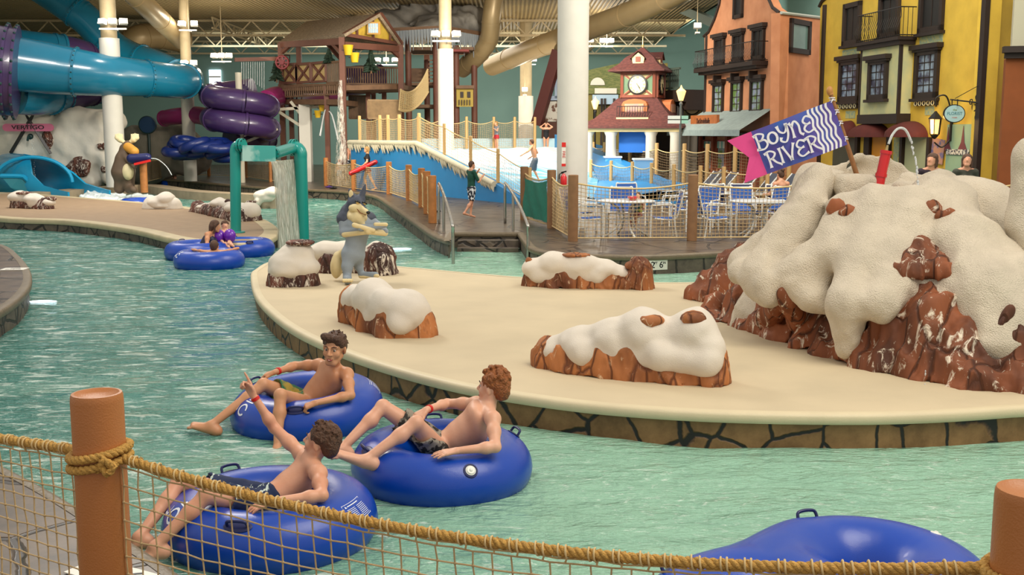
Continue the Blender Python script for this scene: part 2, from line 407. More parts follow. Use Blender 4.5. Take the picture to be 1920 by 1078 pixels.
# ---- water
def water_mat():
    m = bpy.data.materials.new('river_water'); m.use_nodes = True; nt = m.node_tree; b = nt.nodes['Principled BSDF']
    N = nt.nodes.new; L = nt.links.new
    tc = N('ShaderNodeTexCoord')
    b.inputs['Roughness'].default_value = .07; b.inputs['IOR'].default_value = 1.33
    # milky green, clearer over the deep left bend
    n0 = N('ShaderNodeTexNoise'); n0.inputs['Scale'].default_value = .35; n0.inputs['Detail'].default_value = 3
    L(tc.outputs['Object'], n0.inputs['Vector'])
    r0 = N('ShaderNodeValToRGB'); r0.color_ramp.elements[0].position = .3; r0.color_ramp.elements[1].position = .75
    r0.color_ramp.elements[0].color = lin('#3f7f74'); r0.color_ramp.elements[1].color = lin('#93bfa6'); sx = N('ShaderNodeSeparateXYZ'); L(tc.outputs['Object'], sx.inputs[0])
    mr = N('ShaderNodeMapRange'); mr.inputs['From Min'].default_value = -4.5; mr.inputs['From Max'].default_value = .5; mr.inputs['To Min'].default_value = -.3; mr.inputs['To Max'].default_value = .3; L(sx.outputs['X'], mr.inputs['Value'])
    ad = N('ShaderNodeMath'); L(n0.outputs['Fac'], ad.inputs[0]); L(mr.outputs['Result'], ad.inputs[1]); L(ad.outputs[0], r0.inputs['Fac'])
    # foam, aerated lacy bubbles
    mp = N('ShaderNodeMapping'); mp.inputs['Scale'].default_value = (1, 1.7, 1); mp.inputs['Rotation'].default_value = (0, 0, .35); L(tc.outputs['Object'], mp.inputs['Vector'])
    n1 = N('ShaderNodeTexNoise'); n1.inputs['Scale'].default_value = 9; n1.inputs['Detail'].default_value = 9; n1.inputs['Roughness'].default_value = .72; n1.inputs['Distortion'].default_value = .9
    L(mp.outputs['Vector'], n1.inputs['Vector'])
    r1 = N('ShaderNodeValToRGB'); r1.color_ramp.elements[0].position = .55; r1.color_ramp.elements[1].position = .68; L(n1.outputs['Fac'], r1.inputs['Fac'])
    n2 = N('ShaderNodeTexNoise'); n2.inputs['Scale'].default_value = .8; n2.inputs['Detail'].default_value = 2; L(tc.outputs['Object'], n2.inputs['Vector'])
    r2 = N('ShaderNodeValToRGB'); r2.color_ramp.elements[0].position = .38; r2.color_ramp.elements[1].position = .6; L(n2.outputs['Fac'], r2.inputs['Fac'])
    mu = N('ShaderNodeMath'); mu.operation = 'MULTIPLY'; L(r1.outputs['Color'], mu.inputs[0]); L(r2.outputs['Color'], mu.inputs[1])
    mm = N('ShaderNodeMath'); mm.operation = 'MULTIPLY'; mm.inputs[1].default_value = .9; L(mu.outputs[0], mm.inputs[0])
    # ripple glints painted into the colour as white streaks, mostly on the left
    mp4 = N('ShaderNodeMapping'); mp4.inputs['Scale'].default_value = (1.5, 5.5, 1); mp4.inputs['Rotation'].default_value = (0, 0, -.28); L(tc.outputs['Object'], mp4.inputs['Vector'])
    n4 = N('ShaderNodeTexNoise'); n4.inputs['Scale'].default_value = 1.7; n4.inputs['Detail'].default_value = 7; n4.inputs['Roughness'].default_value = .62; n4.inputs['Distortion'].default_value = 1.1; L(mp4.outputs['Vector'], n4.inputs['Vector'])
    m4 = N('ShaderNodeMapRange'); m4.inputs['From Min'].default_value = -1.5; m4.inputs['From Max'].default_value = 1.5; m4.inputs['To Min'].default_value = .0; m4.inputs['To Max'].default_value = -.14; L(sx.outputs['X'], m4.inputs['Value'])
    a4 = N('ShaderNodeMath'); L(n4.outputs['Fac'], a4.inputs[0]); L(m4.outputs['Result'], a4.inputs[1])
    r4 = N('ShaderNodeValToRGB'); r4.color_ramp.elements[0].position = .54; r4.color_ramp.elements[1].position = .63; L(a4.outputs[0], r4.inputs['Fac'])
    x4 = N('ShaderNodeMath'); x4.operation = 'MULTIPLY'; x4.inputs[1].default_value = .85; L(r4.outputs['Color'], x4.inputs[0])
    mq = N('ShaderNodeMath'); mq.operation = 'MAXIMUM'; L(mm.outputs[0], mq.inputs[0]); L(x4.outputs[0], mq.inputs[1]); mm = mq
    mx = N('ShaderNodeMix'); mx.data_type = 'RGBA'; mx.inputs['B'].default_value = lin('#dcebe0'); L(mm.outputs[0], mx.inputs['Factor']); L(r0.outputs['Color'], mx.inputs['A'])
    L(mx.outputs['Result'], b.inputs['Base Color'])
    # ripples
    mp2 = N('ShaderNodeMapping'); mp2.inputs['Scale'].default_value = (1, 2.2, 1); mp2.inputs['Rotation'].default_value = (0, 0, -.3); L(tc.outputs['Object'], mp2.inputs['Vector'])
    a = N('ShaderNodeTexNoise'); a.inputs['Scale'].default_value = 2.6; a.inputs['Detail'].default_value = 5; a.inputs['Roughness'].default_value = .55; a.inputs['Distortion'].default_value = .6
    L(mp2.outputs['Vector'], a.inputs['Vector'])
    c = N('ShaderNodeTexNoise'); c.inputs['Scale'].default_value = 13; c.inputs['Detail'].default_value = 3; L(mp2.outputs['Vector'], c.inputs['Vector'])
    s = N('ShaderNodeMath'); s.operation = 'MULTIPLY_ADD'; s.inputs[1].default_value = .3; L(c.outputs['Fac'], s.inputs[0]); L(a.outputs['Fac'], s.inputs[2])
    bp = N('ShaderNodeBump'); bp.inputs['Strength'].default_value = .9; bp.inputs['Distance'].default_value = .15; L(s.outputs[0], bp.inputs['Height'])
    L(bp.outputs['Normal'], b.inputs['Normal'])
    return m
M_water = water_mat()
nx, ny = 150, 230
xs = np.linspace(-26, 26, nx); ys = 2.5+ (np.linspace(0, 1, ny)**1.7)*42
X, Y = np.meshgrid(xs, ys, indexing='ij'); P = np.stack([X*1.1+Y*.35, Y*2.0-X*.3, X*0], -1)
Z = .016*fbm(P*1.3, 3)*np.clip((ys-1)/4, 0, 1)[None, :]
v = np.stack([X, Y, Z], -1).reshape(-1, 3); ii = np.arange(nx*ny).reshape(nx, ny)
f = np.stack([ii[:-1, :-1], ii[1:, :-1], ii[1:, 1:], ii[:-1, 1:]], -1).reshape(-1, 4)
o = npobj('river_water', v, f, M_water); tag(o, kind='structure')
mb = MB(); mb.box((-30, 0, -1.2), (30, 90, -1.1)); o = mb.build('floor', mat('pool_floor', '#7fb3a0', .8)); tag(o, kind='structure')

ZI = .29; ZD = .34
# ---- main island
isl_px = [(470, 522), (478, 560), (510, 597), (560, 632), (640, 668), (740, 702), (860, 733), (980, 754), (1120, 772), (1300, 785), (1500, 791), (1700, 790), (1900, 778), (2200, 750)]
front = [G(x, y, ZI-.06) for x, y in isl_px]
back = [G(x, y, ZI) for x, y in [(2500, 620), (2300, 560), (2000, 538), (1700, 530), (1400, 528), (1230, 529), (1100, 525), (980, 519), (860, 509), (740, 498), (640, 489), (560, 486), (505, 490), (478, 504)]]
isl = spline([(p.x, p.y, 0) for p in front+back], 6)
ring_slab('island_floor', isl, -.6, ZI, M_sand, mw=M_stonew, lipm=M_cream, inset=.05, lw=.1, lt=.085)
# shallow lighter border band on the island top
# ---- left island
li_px = [(-500, 372), (-200, 388), (0, 408), (120, 413), (240, 428), (320, 446), (385, 453), (450, 456), (500, 450), (524, 436), (518, 424), (490, 409), (430, 400), (330, 385), (180, 372), (0, 360), (-300, 352)]
li = spline([(G(x, y, ZI)) for x, y in li_px], 5)
ring_slab('left_island_floor', [(p.x, p.y) for p in li], -.6, ZI, mat('tan_island', '#a58a6c', .6, var=.25, scale=3, stretch=(1, 4, 1), bump=.2), mw=M_stoneg, lipm=mat('pale_rim', '#c9b994', .5, var=.2, scale=3), lw=.35, lt=.12)
# ---- left near deck
ld = spline([G(x, y, ZD) for x, y in [(-60, 452), (5, 458), (38, 480), (59, 512), (50, 545), (0, 583), (-120, 640)]], 5, closed=False)
ld = [(p.x, p.y) for p in ld]+[(G(-120, 640, ZD).x-6, G(-120, 640, ZD).y), (G(-60, 452, ZD).x-8, G(-60, 452, ZD).y)]
ring_slab('left_deck_floor', ld, -.6, ZD, M_deck, mw=M_stoneg, lipm=M_rimg, lw=.12, lt=.1)
# ---- foreground deck (under and beyond the rope fence)
fd = [G(x, y, ZD) for x, y in [(-400, 700), (-150, 790), (0, 868), (108, 925), (232, 1003), (340, 1075), (460, 1180), (700, 1400)]]
fd = spline(fd, 4, closed=False)
fd = [(p.x, p.y) for p in fd]+[(6, 2.6), (6, -1.5), (-9, -1.5), (-9, fd[0].y)]
ring_slab('near_deck_floor', fd, -.6, ZD, M_deck, mw=M_stoneg, lipm=M_rimg, lw=.08, lt=.06)
# ---- far deck
fk = [(-700, 330), (150, 340), (240, 336), (280, 334), (420, 345), (480, 350), (560, 354), (640, 358), (698, 366), (730, 385), (772, 414), (812, 441), (845, 452), (852, 436), (970, 436), (984, 456), (1000, 467), (1060, 476), (1200, 479), (1330, 474), (1460, 468), (1700, 462), (2100, 460), (3200, 458)]
fkp = [G(x, y, ZD) for x, y in fk]
# round only the first and last stretch
def sm(seg, n=4): return spline(seg, n, closed=False)
fdeck = sm(fkp[:13])[:-1]+[fkp[12], fkp[13], fkp[14]]+sm(fkp[15:])
fdeck = [(p.x, p.y) for p in fdeck]+[(30, 88), (-32, 88), (-32, fdeck[0].y)]
ring_slab('far_deck_floor', fdeck, -.6, ZD, M_deck, mw=M_stoneg, lipm=M_rimg, lw=.14, lt=.09)
# entry steps between the two deck corners
sx0, sx1 = G(850, 445, ZD), G(975, 445, ZD)
mb = MB(); y0 = G(900, 437, ZD).y
for k in range(3):
    mb.box((sx0.x+.06, y0-.32*(k+1), -.5), (sx1.x-.03, y0-.32*k-.0, ZD-.13*(k+1)))
tag(mb.build('pool_steps', M_stoneg), 'dark stone steps going down into the water between two steel handrails', 'steps')
# kerb strips round the slide run-out and the tube pool
def kerb(px, wd, ht, m, nm='trim_2', z=None):
    c = spline([G(x, y, ht) for x, y in px], 5, closed=False); vs = []; fs = []
    for i, p in enumerate(c):
        t = (c[min(i+1, len(c)-1)]-c[max(i-1, 0)]); t.z = 0; t.normalize(); nn = Vector((t.y, -t.x, 0))*wd/2
        vs += [(p.x-nn.x, p.y-nn.y, -.3), (p.x-nn.x, p.y-nn.y, ht), (p.x+nn.x, p.y+nn.y, ht), (p.x+nn.x, p.y+nn.y, -.3)]
    for i in range(len(c)-1):
        for k in range(3): fs.append((i*4+k, i*4+k+1, i*4+k+5, i*4+k+4))
    fs += [(0, 1, 2, 3), tuple(len(vs)-4+k for k in range(4))]
    return tag(mkobj(nm, vs, fs, m, recalc=True), kind='structure')
M_kerb = mat('kerb_concrete', '#a8977c', .6, var=.25, scale=3)
kerb([(-200, 368), (60, 360), (170, 352), (270, 346), (350, 356), (440, 362), (560, 366)], .8, .3, M_kerb)
# depth markers
M_tile = mat('marker_tile', '#e6e2d6', .4, var=.1, scale=10); M_ink = mat('black_paint', '#15151a', .5)
def marker(name, M, label, wd, ht, s1, parts):
    mb = MB(); mb.box((-wd/2, -ht/2, 0), (wd/2, ht/2, .006)); mb.M = None
    o = mkobj(name, [M @ Vector(v) for v in mb.v], mb.f, M_tile); tag(o, label, 'depth marker')
    for (t, x, y, s) in parts:
        text_obj(t, 'lettering', M_ink, s, M @ Matrix.Translation((x, y, .0065)), .0008, o, bold=.002)
    return o
# table deck wall marker 2 ft 6 in
p0 = G(1226, 486, ZD-.0); wy = None
pA, pB = Vector(fdeck[0]).to_3d(), None
def wall_at(px, poly, z):
    """nearest crossing of the view column px with a deck outline, used to set a tile on its wall"""
    d = ray(px, 495); best = None
    for i in range(len(poly)-1):
        a, b = Vector(poly[i][:2]), Vector(poly[i+1][:2]); e = b-a
        den = d.x*e.y-d.y*e.x
        if abs(den) < 1e-9: continue
        t = (a.x*e.y-a.y*e.x)/den; s = (a.x*d.y-a.y*d.x)/den
        if 0 <= s <= 1 and t > 0 and (best is None or t < best[0]): best = (t, e.normalized())
    return Vector((d.x*best[0], d.y*best[0], z)), best[1]
q, e = wall_at(1236, fdeck, .1)
nrm = Vector((e.y, -e.x, 0)); 
if nrm.y > 0: nrm = -nrm
xax = Vector((0, 0, 1)).cross(nrm)
Mq = frame_mat(q+nrm*(-.045)+Vector((0, 0, .06)), xax, (0, 0, 1))
marker('depth_marker', Mq, 'white depth marker tile reading 2 ft 6 in on the table deck wall', .36, .17, None, [('2', -.1, 0, .16), ('FT', -.045, .035, .055), ('6', .06, 0, .16), ('IN', .12, .035, .055)])
q = G(235, 1085, ZD); Mq = frame_mat(q+Vector((0, 0, .003)), (1, -.55, 0), (.55, 1, 0))
marker('depth_marker', Mq, 'white depth marker tile on the deck below the rope net', .62, .2, None, [('2', -.2, 0, .19), ('FT', -.11, .03, .09), ('6', .02, 0, .19), ('IN', .13, .03, .09)])
q = G(27, 505, ZD); Mq = frame_mat(q+Vector((0, 0, .003)), (1, .1, 0), (-.1, 1, 0))
marker('depth_marker', Mq, 'worn pale depth marker tile on the brown deck at the left edge', .36, .3, None, [('NO', 0, .06, .09), ('DIVING', 0, -.06, .07)])
# underwater lights seen as glows at the channel walls
def pool_light(px, py, nm, lab, sz=.16):
    p = G(px, py, .004); mb = MB(); mb.sph((0, 0, 0), (sz*1.2, sz*.7, .008), 16, 6)
    o = mb.build('underwater_lamp', mat('lamp_glow', '#dff4ff', .4, emit='#dff0ff', estr=2.2), smooth=True, angle=None); o.location = p
    tag(o, lab, 'pool lamp')
pool_light(80, 565, '', 'white underwater lamp glowing by the brown deck at the left edge', .17)
pool_light(752, 466, '', 'white underwater lamp glowing behind the wolf statue', .19)
pool_light(1350, 505, '', 'white underwater lamp glowing between table deck and snowy mountain', .15)

# ---- walls and ceiling
M_teal = mat('teal_wall', '#84a297', .8, var=.08, scale=.5)
def wallq(name, p, q, z0, z1, m, th=.25):
    mb = MB(); p, q = Vector(p), Vector(q); n = (q-p).normalized(); n = Vector((-n.y, n.x, 0))*th
    mb.prism([p[:2], q[:2], (q+n)[:2], (p+n)[:2]], z0, z1); return tag(mb.build(name, m), kind='structure')
YF = 74.0
wallq('wall_back', (-32, YF, 0), (14, YF, 0), -1, 13.5, M_teal)
wallq('wall_left', (-26.5, 28, 0), (-29, YF, 0), -1, 13.5, M_teal)
wallq('wall_right', (14.6, 52, 0), (14.2, YF, 0), -1, 14, M_teal)
mb = MB(); mb.box((9.5, 44, 10.6), (26, YF+.3, 10.8)); tag(mb.build('ceiling', mat('grey_teal_ceiling', '#7d8f88', .8)), kind='structure')
mb = MB(); mb.box((9.4, 44, 8.3), (9.6, YF, 10.8)); tag(mb.build('ceiling', M_teal), kind='structure')
# ceiling: ribbed metal deck, rising to the right like the hall's roof
M_ceil = bpy.data.materials.new('ceiling_deck'); M_ceil.use_nodes = True
nt = M_ceil.node_tree; b = nt.nodes['Principled BSDF']; b.inputs['Roughness'].default_value = .6
tc = nt.nodes.new('ShaderNodeTexCoord'); wv = nt.nodes.new('ShaderNodeTexWave'); wv.inputs['Scale'].default_value = 1.6; wv.bands_direction = 'X'
nt.links.new(tc.outputs['Object'], wv.inputs['Vector']); r = nt.nodes.new('ShaderNodeValToRGB')
r.color_ramp.elements[0].color = lin('#806a45'); r.color_ramp.elements[1].color = lin('#b59c6b'); r.color_ramp.elements[0].position = .1; r.color_ramp.elements[1].position = .5
nt.links.new(wv.outputs['Fac'], r.inputs['Fac']); nt.links.new(r.outputs['Color'], b.inputs['Base Color'])
bp = nt.nodes.new('ShaderNodeBump'); bp.inputs['Distance'].default_value = .08; nt.links.new(wv.outputs['Fac'], bp.inputs['Height']); nt.links.new(bp.outputs['Normal'], b.inputs['Normal'])
ZC = 8.3
mb = MB(); mb.box((-32, 44, ZC), (9.5, YF+.3, ZC+.2)); tag(mb.build('ceiling', M_ceil), kind='structure')
# ============================================================ ROPE AND NET FENCES
M_post = mat('brown_post_paint', '#b4713a', .42, var=.06, scale=4, bump=.15, bscale=160)
M_postf = mat('orange_post', '#b9783f', .5, var=.25, scale=9)
M_rope = mat('manila_rope', '#d6a552', .8, var=.35, scale=60, bump=.6, bscale=150)
M_cord = mat('pale_cord', '#d9bd86', .8, var=.2, scale=60)
M_net = mat('net_cord', '#c9ac7d', .8, var=.2, scale=40)
M_netf = mat('net_cord_far', '#bda577', .8)
def rope_mesh(mb, path, R, strands=3, n=7, pitch=.09, step=.012):
    pts = [Vector(p) for p in path]; d = [0]
    for a, b in zip(pts, pts[1:]): d.append(d[-1]+(b-a).length)
    N = max(6, int(d[-1]/step)); out = []; j = 0
    for i in range(N+1):
        s = d[-1]*i/N
        while j < len(pts)-2 and d[j+1] < s: j += 1
        t = (s-d[j])/max(1e-9, d[j+1]-d[j]); out.append((pts[j].lerp(pts[j+1], min(1, t)), s))
    frames = []; prev = None
    for i, (p, s) in enumerate(out):
        t = (out[min(i+1, N)][0]-out[max(i-1, 0)][0]).normalized()
        a = (prev-t*prev.dot(t)) if prev else t.cross(Vector((0, 0, 1)) if abs(t.z) < .9 else Vector((1, 0, 0)))
        a.normalize(); prev = a; frames.append((p, s, a, t.cross(a)))
    for k in range(strands):
        pp = []
        for p, s, a, b in frames:
            an = 2*math.pi*(s/pitch+k/strands); pp.append(p+(a*math.cos(an)+b*math.sin(an))*R*.52)
        mb.tube(pp, R*.56, n)
def net_mesh(mb, A, B, top, bot, cell, r, n=4, bulge=0, knots=False):
    """A,B ground ends; top(s),bot(s) heights along; square mesh"""
    L = (B-A).length; nu = max(2, int(round(L/cell))); 
    H = max(top(0)-bot(0), top(1)-bot(1)); nv = max(2, int(round(H/cell)))
    nrm = (B-A).normalized(); nrm = Vector((-nrm.y, nrm.x, 0))
    rnd = random.Random(int(L*1000))
    g = []
    for i in range(nu+1):
        s = i/nu; col = []
        for j in range(nv+1):
            t = j/nv; z = top(s)+(bot(s)-top(s))*t; p = A.lerp(B, s); p = Vector((p.x, p.y, z))+nrm*bulge*math.sin(math.pi*s)*math.sin(math.pi*t)
            p += Vector((rnd.uniform(-1, 1), rnd.uniform(-1, 1), rnd.uniform(-1, 1)))*cell*.05; col.append(p)
        g.append(col)
    for i in range(nu+1): mb.tube(g[i], r, n)
    for j in range(nv+1): mb.tube([g[i][j] for i in range(nu+1)], r, n)
    if knots:
        for i in range(nu+1):
            for j in range(1, nv): mb.sph(g[i][j], r*1.9, 5, 4)
P1 = G(181, 735, 1.52); P1.z = 0; P2 = G(1936, 915, 1.52); P2.z = 0; P0 = P1+Vector((-.84, .54, 0))*3.0
ROT = 0
fence = empty('rope_fence', (P1.x, P1.y, ZD), 'near rope fence with thick brown post, manila top rope and square net', 'rope fence')
def near_post(P, first=True):
    mb = MB(); r = .092
    mb.lathe((P.x, P.y, 0), [(r, ZD), (r, 1.49), (r*.985, 1.508), (r*.95, 1.517), (r*.85, 1.518), (r*.7, 1.508), (r*.3, 1.5), (.002, 1.499)], 48)
    po = mb.build('post', M_post, fence, smooth=True, angle=40)
    mb = MB()
    for k, z in enumerate((1.30, 1.262)):
        c = [(P.x+math.cos(a)*(r+.012), P.y+math.sin(a)*(r+.012), z+.018*math.cos(a)) for a in [2*math.pi*i/40 for i in range(41)]]
        rope_mesh(mb, c, .0165, pitch=.06, n=6, step=.009)
    q = P+Vector((r*.6, -r*.95, 0))
    rope_mesh(mb, [(q.x-.03, q.y, 1.25), (q.x, q.y-.025, 1.30), (q.x+.03, q.y-.01, 1.27), (q.x+.01, q.y-.02, 1.245), (q.x-.02, q.y-.01, 1.28)], .015, pitch=.06, n=6, step=.009)
    mb.build('rope_lashing', M_rope, po, smooth=True, angle=60)
near_post(P1); near_post(P2); near_post(P0)
def near_span(A, B, z0, z1, sag, pad=.1):
    d = (B-A).normalized(); a = A+d*pad; b = B-d*pad
    top = lambda s: z0+(z1-z0)*s-sag*4*s*(1-s)
    path = [Vector((a.lerp(b, s).x, a.lerp(b, s).y, top(s))) for s in [i/40 for i in range(41)]]
    mb = MB(); rope_mesh(mb, path, .0175, pitch=.075, n=7, step=.0085); rp = mb.build('top_rope', M_rope, fence, smooth=True, angle=60)
    mb = MB(); L = (b-a).length; nrm = Vector((-d.y, d.x, 0)); rnd = random.Random(5)
    s = .02
    while s < .985:
        c = Vector((a.lerp(b, s).x, a.lerp(b, s).y, top(s))); w = .021
        pts = []
        turns = rnd.choice([1.6, 2.2])
        for k in range(18):
            an = k/17*2*math.pi*turns; pts.append(c+d*(-.02+.04*k/17)+nrm*math.cos(an)*w+Vector((0, 0, 1))*math.sin(an)*w)
        pts.append(c+d*.01+Vector((0, 0, -.035)))
        mb.tube(pts, .0034, 5); s += .085/L*rnd.uniform(.8, 1.2)
    mb.tube([p+Vector((0, 0, -.02+.004*math.sin(i*2.1))) for i, p in enumerate(path)], .0034, 5)
    mb.build('lacing', M_cord, rp, smooth=True, angle=60)
    mb = MB(); net_mesh(mb, a, b, lambda s: top(s)-.035, lambda s: ZD+.03, .066, .0031, 5, .03, True)
    mb.build('net', M_net, fence, smooth=True, angle=70)
near_span(P1, P2, 1.285, 1.285, .125)
near_span(P0, P1, 1.30, 1.285, .06)

# ============================================================ INNER TUBES
M_tube = mat('blue_vinyl', '#0041ac', .27, var=.1, scale=2, bump=.12, bscale=300, coat=.15)
M_navy = mat('navy_rubber', '#141d55', .4)
M_white = mat('white_print', '#e8ecf4', .5)
M_valve = mat('valve_plastic', '#e4e4da', .35)
def torus_pt(R, r, a, th): return Vector(((R+r*math.cos(th))*math.cos(a), (R+r*math.cos(th))*math.sin(a), r*math.sin(th)))
def tube_obj(name, label, loc, R=.44, r=.205, rz=0, tilt=(0, 0), handles=(.8, 2.6, 4.2), valve=5.2, lab_a=None, logo_a=None, group=None, n=72, sub=True):
    root = empty(name, loc, label, 'inner tube', group); root.rotation_euler = (tilt[0], tilt[1], rz)
    vs = []; fs = []; m = 28
    for i in range(n):
        a = 2*math.pi*i/n
        for j in range(m):
            th = 2*math.pi*j/m; rr = r
            dth = (th+.12) % (2*math.pi); dth = min(dth, 2*math.pi-dth)
            rr *= 1-.04*math.exp(-(dth/.05)**2)+.012*math.exp(-((dth-.12)/.06)**2)
            rr *= 1+.004*math.sin(a*24)*max(0, math.cos(th))
            vs.append(torus_pt(R, rr, a, th))
    for i in range(n):
        for j in range(m): fs.append((i*m+j, ((i+1) % n)*m+j, ((i+1) % n)*m+(j+1) % m, i*m+(j+1) % m))
    mkobj('ring', vs, fs, M_tube, root, True, None, keep=False)
    if not sub: return root
    for a in handles:
        th = .95; c = torus_pt(R, r, a, th); nn = (c-Vector((R*math.cos(a), R*math.sin(a), 0))).normalized(); t = Vector((-math.sin(a), math.cos(a), 0)); q = nn.cross(t)
        M = Matrix((t, -q, nn)).transposed().to_4x4(); M.translation = c
        mb = MB(); mb.sph((0, 0, 0), (.085, .04, .008), 16, 6)
        pts = [(-.06, 0, 0), (-.058, 0, .03), (-.045, 0, .045), (0, 0, .05), (.045, 0, .045), (.058, 0, .03), (.06, 0, 0)]
        mb.tube(spline(pts, 3, closed=False), .0095, 8)
        mkobj('handle', [M @ Vector(v) for v in mb.v], mb.f, M_navy, root, True, 45, keep=False)
    if valve is not None:
        th = .75; a = valve; c = torus_pt(R, r, a, th); nn = (c-Vector((R*math.cos(a), R*math.sin(a), 0))).normalized(); t = Vector((-math.sin(a), math.cos(a), 0)); q = nn.cross(t)
        M = Matrix((t, -q, nn)).transposed().to_4x4(); M.translation = c
        mb = MB(); mb.lathe((0, 0, 0), [(.036, -.006), (.036, .004), (.03, .006), (.026, .012), (.012, .013), (.01, .018), (.004, .02)], 20)
        mb2 = MB(); mb2.lathe((0, 0, 0), [(.052, -.01), (.05, .003), (.042, .005), (.037, .0)], 24)
        vr = mkobj('valve', [M @ Vector(v) for v in mb.v], mb.f, M_valve, root, True, 45, keep=False)
        mkobj('valve_collar', [M @ Vector(v) for v in mb2.v], mb2.f, M_navy, vr, True, 45, keep=False)
    def patch(polys, nm):
        vs = []; fs = []
        for poly in polys:
            k = len(vs)
            for (a, th) in poly:
                vs.append(torus_pt(R, r*1.008, a, th))
            fs.append(tuple(range(k, k+len(poly))))
        mkobj(nm, vs, fs, M_white, root, False, None, keep=False)
    def rect(a0, a1, t0, t1, k=3): return [[(a0+(a1-a0)*i/k, t0), (a0+(a1-a0)*(i+1)/k, t0), (a0+(a1-a0)*(i+1)/k, t1), (a0+(a1-a0)*i/k, t1)] for i in range(k)]
    if lab_a is not None:
        P = []; w = .19
        P += rect(lab_a-w, lab_a+w, 1.04, 1.055, 6)+rect(lab_a-w, lab_a+w, .45, .465, 6)+rect(lab_a-w, lab_a-w+.006, .45, 1.055, 1)+rect(lab_a+w-.006, lab_a+w, .45, 1.055, 1)
        P += rect(lab_a-.12, lab_a+.1, .95, .98, 4)+[[(lab_a-.165, .93), (lab_a-.13, .93), (lab_a-.148, 1.01)]]
        for i in range(8): P += rect(lab_a-w+.03, lab_a-.02, .5+i*.05, .515+i*.05, 3)+rect(lab_a+.015, lab_a+w-.03, .5+i*.05, .515+i*.05, 3)
        patch(P, 'warning_label')
    if logo_a is not None:
        a = logo_a
        P = [[(a-.26, .3), (a-.06, .62), (a-.08, .95), (a-.16, .62)]]
        for i in range(12):
            u = i/12*5.5; v = (i+1)/12*5.5; P.append([(a+.08+.1*math.cos(u), .75+.28*math.sin(u)), (a+.08+.1*math.cos(v), .75+.28*math.sin(v)), (a+.08+.07*math.cos(v), .75+.2*math.sin(v)), (a+.08+.07*math.cos(u), .75+.2*math.sin(u))])
        P += rect(a-.02, a+.2, 1.12, 1.18, 4)+rect(a+.02, a+.16, 1.24, 1.3, 3)
        patch(P, 'printed_emblem')
    return root
TB = (-.50, 7.56, .105); TC = (-1.75, 9.12, .115); TA = (-1.47, 6.42, .105)
tubeB = tube_obj('inner_tube', 'blue inner tube in the middle of the river carrying the red-haired boy', TB, tilt=(R_(1), R_(1)), handles=(.42, 1.75, 3.6), valve=5.1)
tubeC = tube_obj('inner_tube', 'blue inner tube nearest the island wall carrying the dark-haired boy in green shorts', TC, tilt=(R_(4), R_(-3)), handles=(4.75, 2.6), valve=None, lab_a=.25, logo_a=3.75)
tubeA = tube_obj('inner_tube', 'blue inner tube behind the rope net carrying the pointing boy', TA, tilt=(R_(0), R_(0)), handles=(2.25, 4.6), valve=None, lab_a=5.95, logo_a=3.6)
# two-seat tube at the bottom edge
dt = empty('double_inner_tube', (1.5, 5.2, .1), 'empty blue two-seat inner tube at the bottom edge behind the rope net', 'inner tube')
fl = Field(.014)
c1, c2 = Vector((1.22, 4.9, .08)), Vector((1.82, 5.36, .1))
for c in (c1, c2):
    for i in range(26):
        a, b = 2*math.pi*i/26, 2*math.pi*(i+1)/26
        fl.cap(c+Vector((.4*math.cos(a), .4*math.sin(a), 0)), c+Vector((.4*math.cos(b), .4*math.sin(b), 0)), .25, .25, k=.03)
_p = Vector((c2.y-c1.y, c1.x-c2.x, 0)).normalized()
for _s in (-.4, .4): fl.cap(c1+_p*_s, c2+_p*_s, .25, .25, k=.06)
fl.build('ring', M_tube, dt)
def dhandle(c, a):
    th = 1.05; p = c+torus_pt(.4, .25, a, th); nn = (p-c-Vector((.4*math.cos(a), .4*math.sin(a), 0))).normalized(); t = Vector((-math.sin(a), math.cos(a), 0)); q = nn.cross(t)
    M = Matrix((t, -q, nn)).transposed().to_4x4(); M.translation = p
    mb = MB(); mb.sph((0, 0, 0), (.085, .04, .009), 16, 6)
    mb.tube(spline([(-.06, 0, 0), (-.058, 0, .03), (-.045, 0, .045), (0, 0, .05), (.045, 0, .045), (.058, 0, .03), (.06, 0, 0)], 3, closed=False), .0095, 8)
    mb.v = [tuple(M @ Vector(v)) for v in mb.v]; mb.build('handle', M_navy, dt, True, 45)
dhandle(c2, 1.9); dhandle(c1, 2.55)
a = .45; th = 1.25; p = c2+torus_pt(.4, .25, a, th); nn = (p-c2-Vector((.4*math.cos(a), .4*math.sin(a), 0))).normalized(); t = Vector((-math.sin(a), math.cos(a), 0)); M = Matrix((t, -nn.cross(t), nn)).transposed().to_4x4(); M.translation = p
mb = MB(); mb.lathe((0, 0, 0), [(.036, -.006), (.036, .004), (.03, .006), (.026, .012), (.012, .013), (.01, .018), (.004, .02)], 20, M); mb.build('valve', M_valve, dt, True, 45)
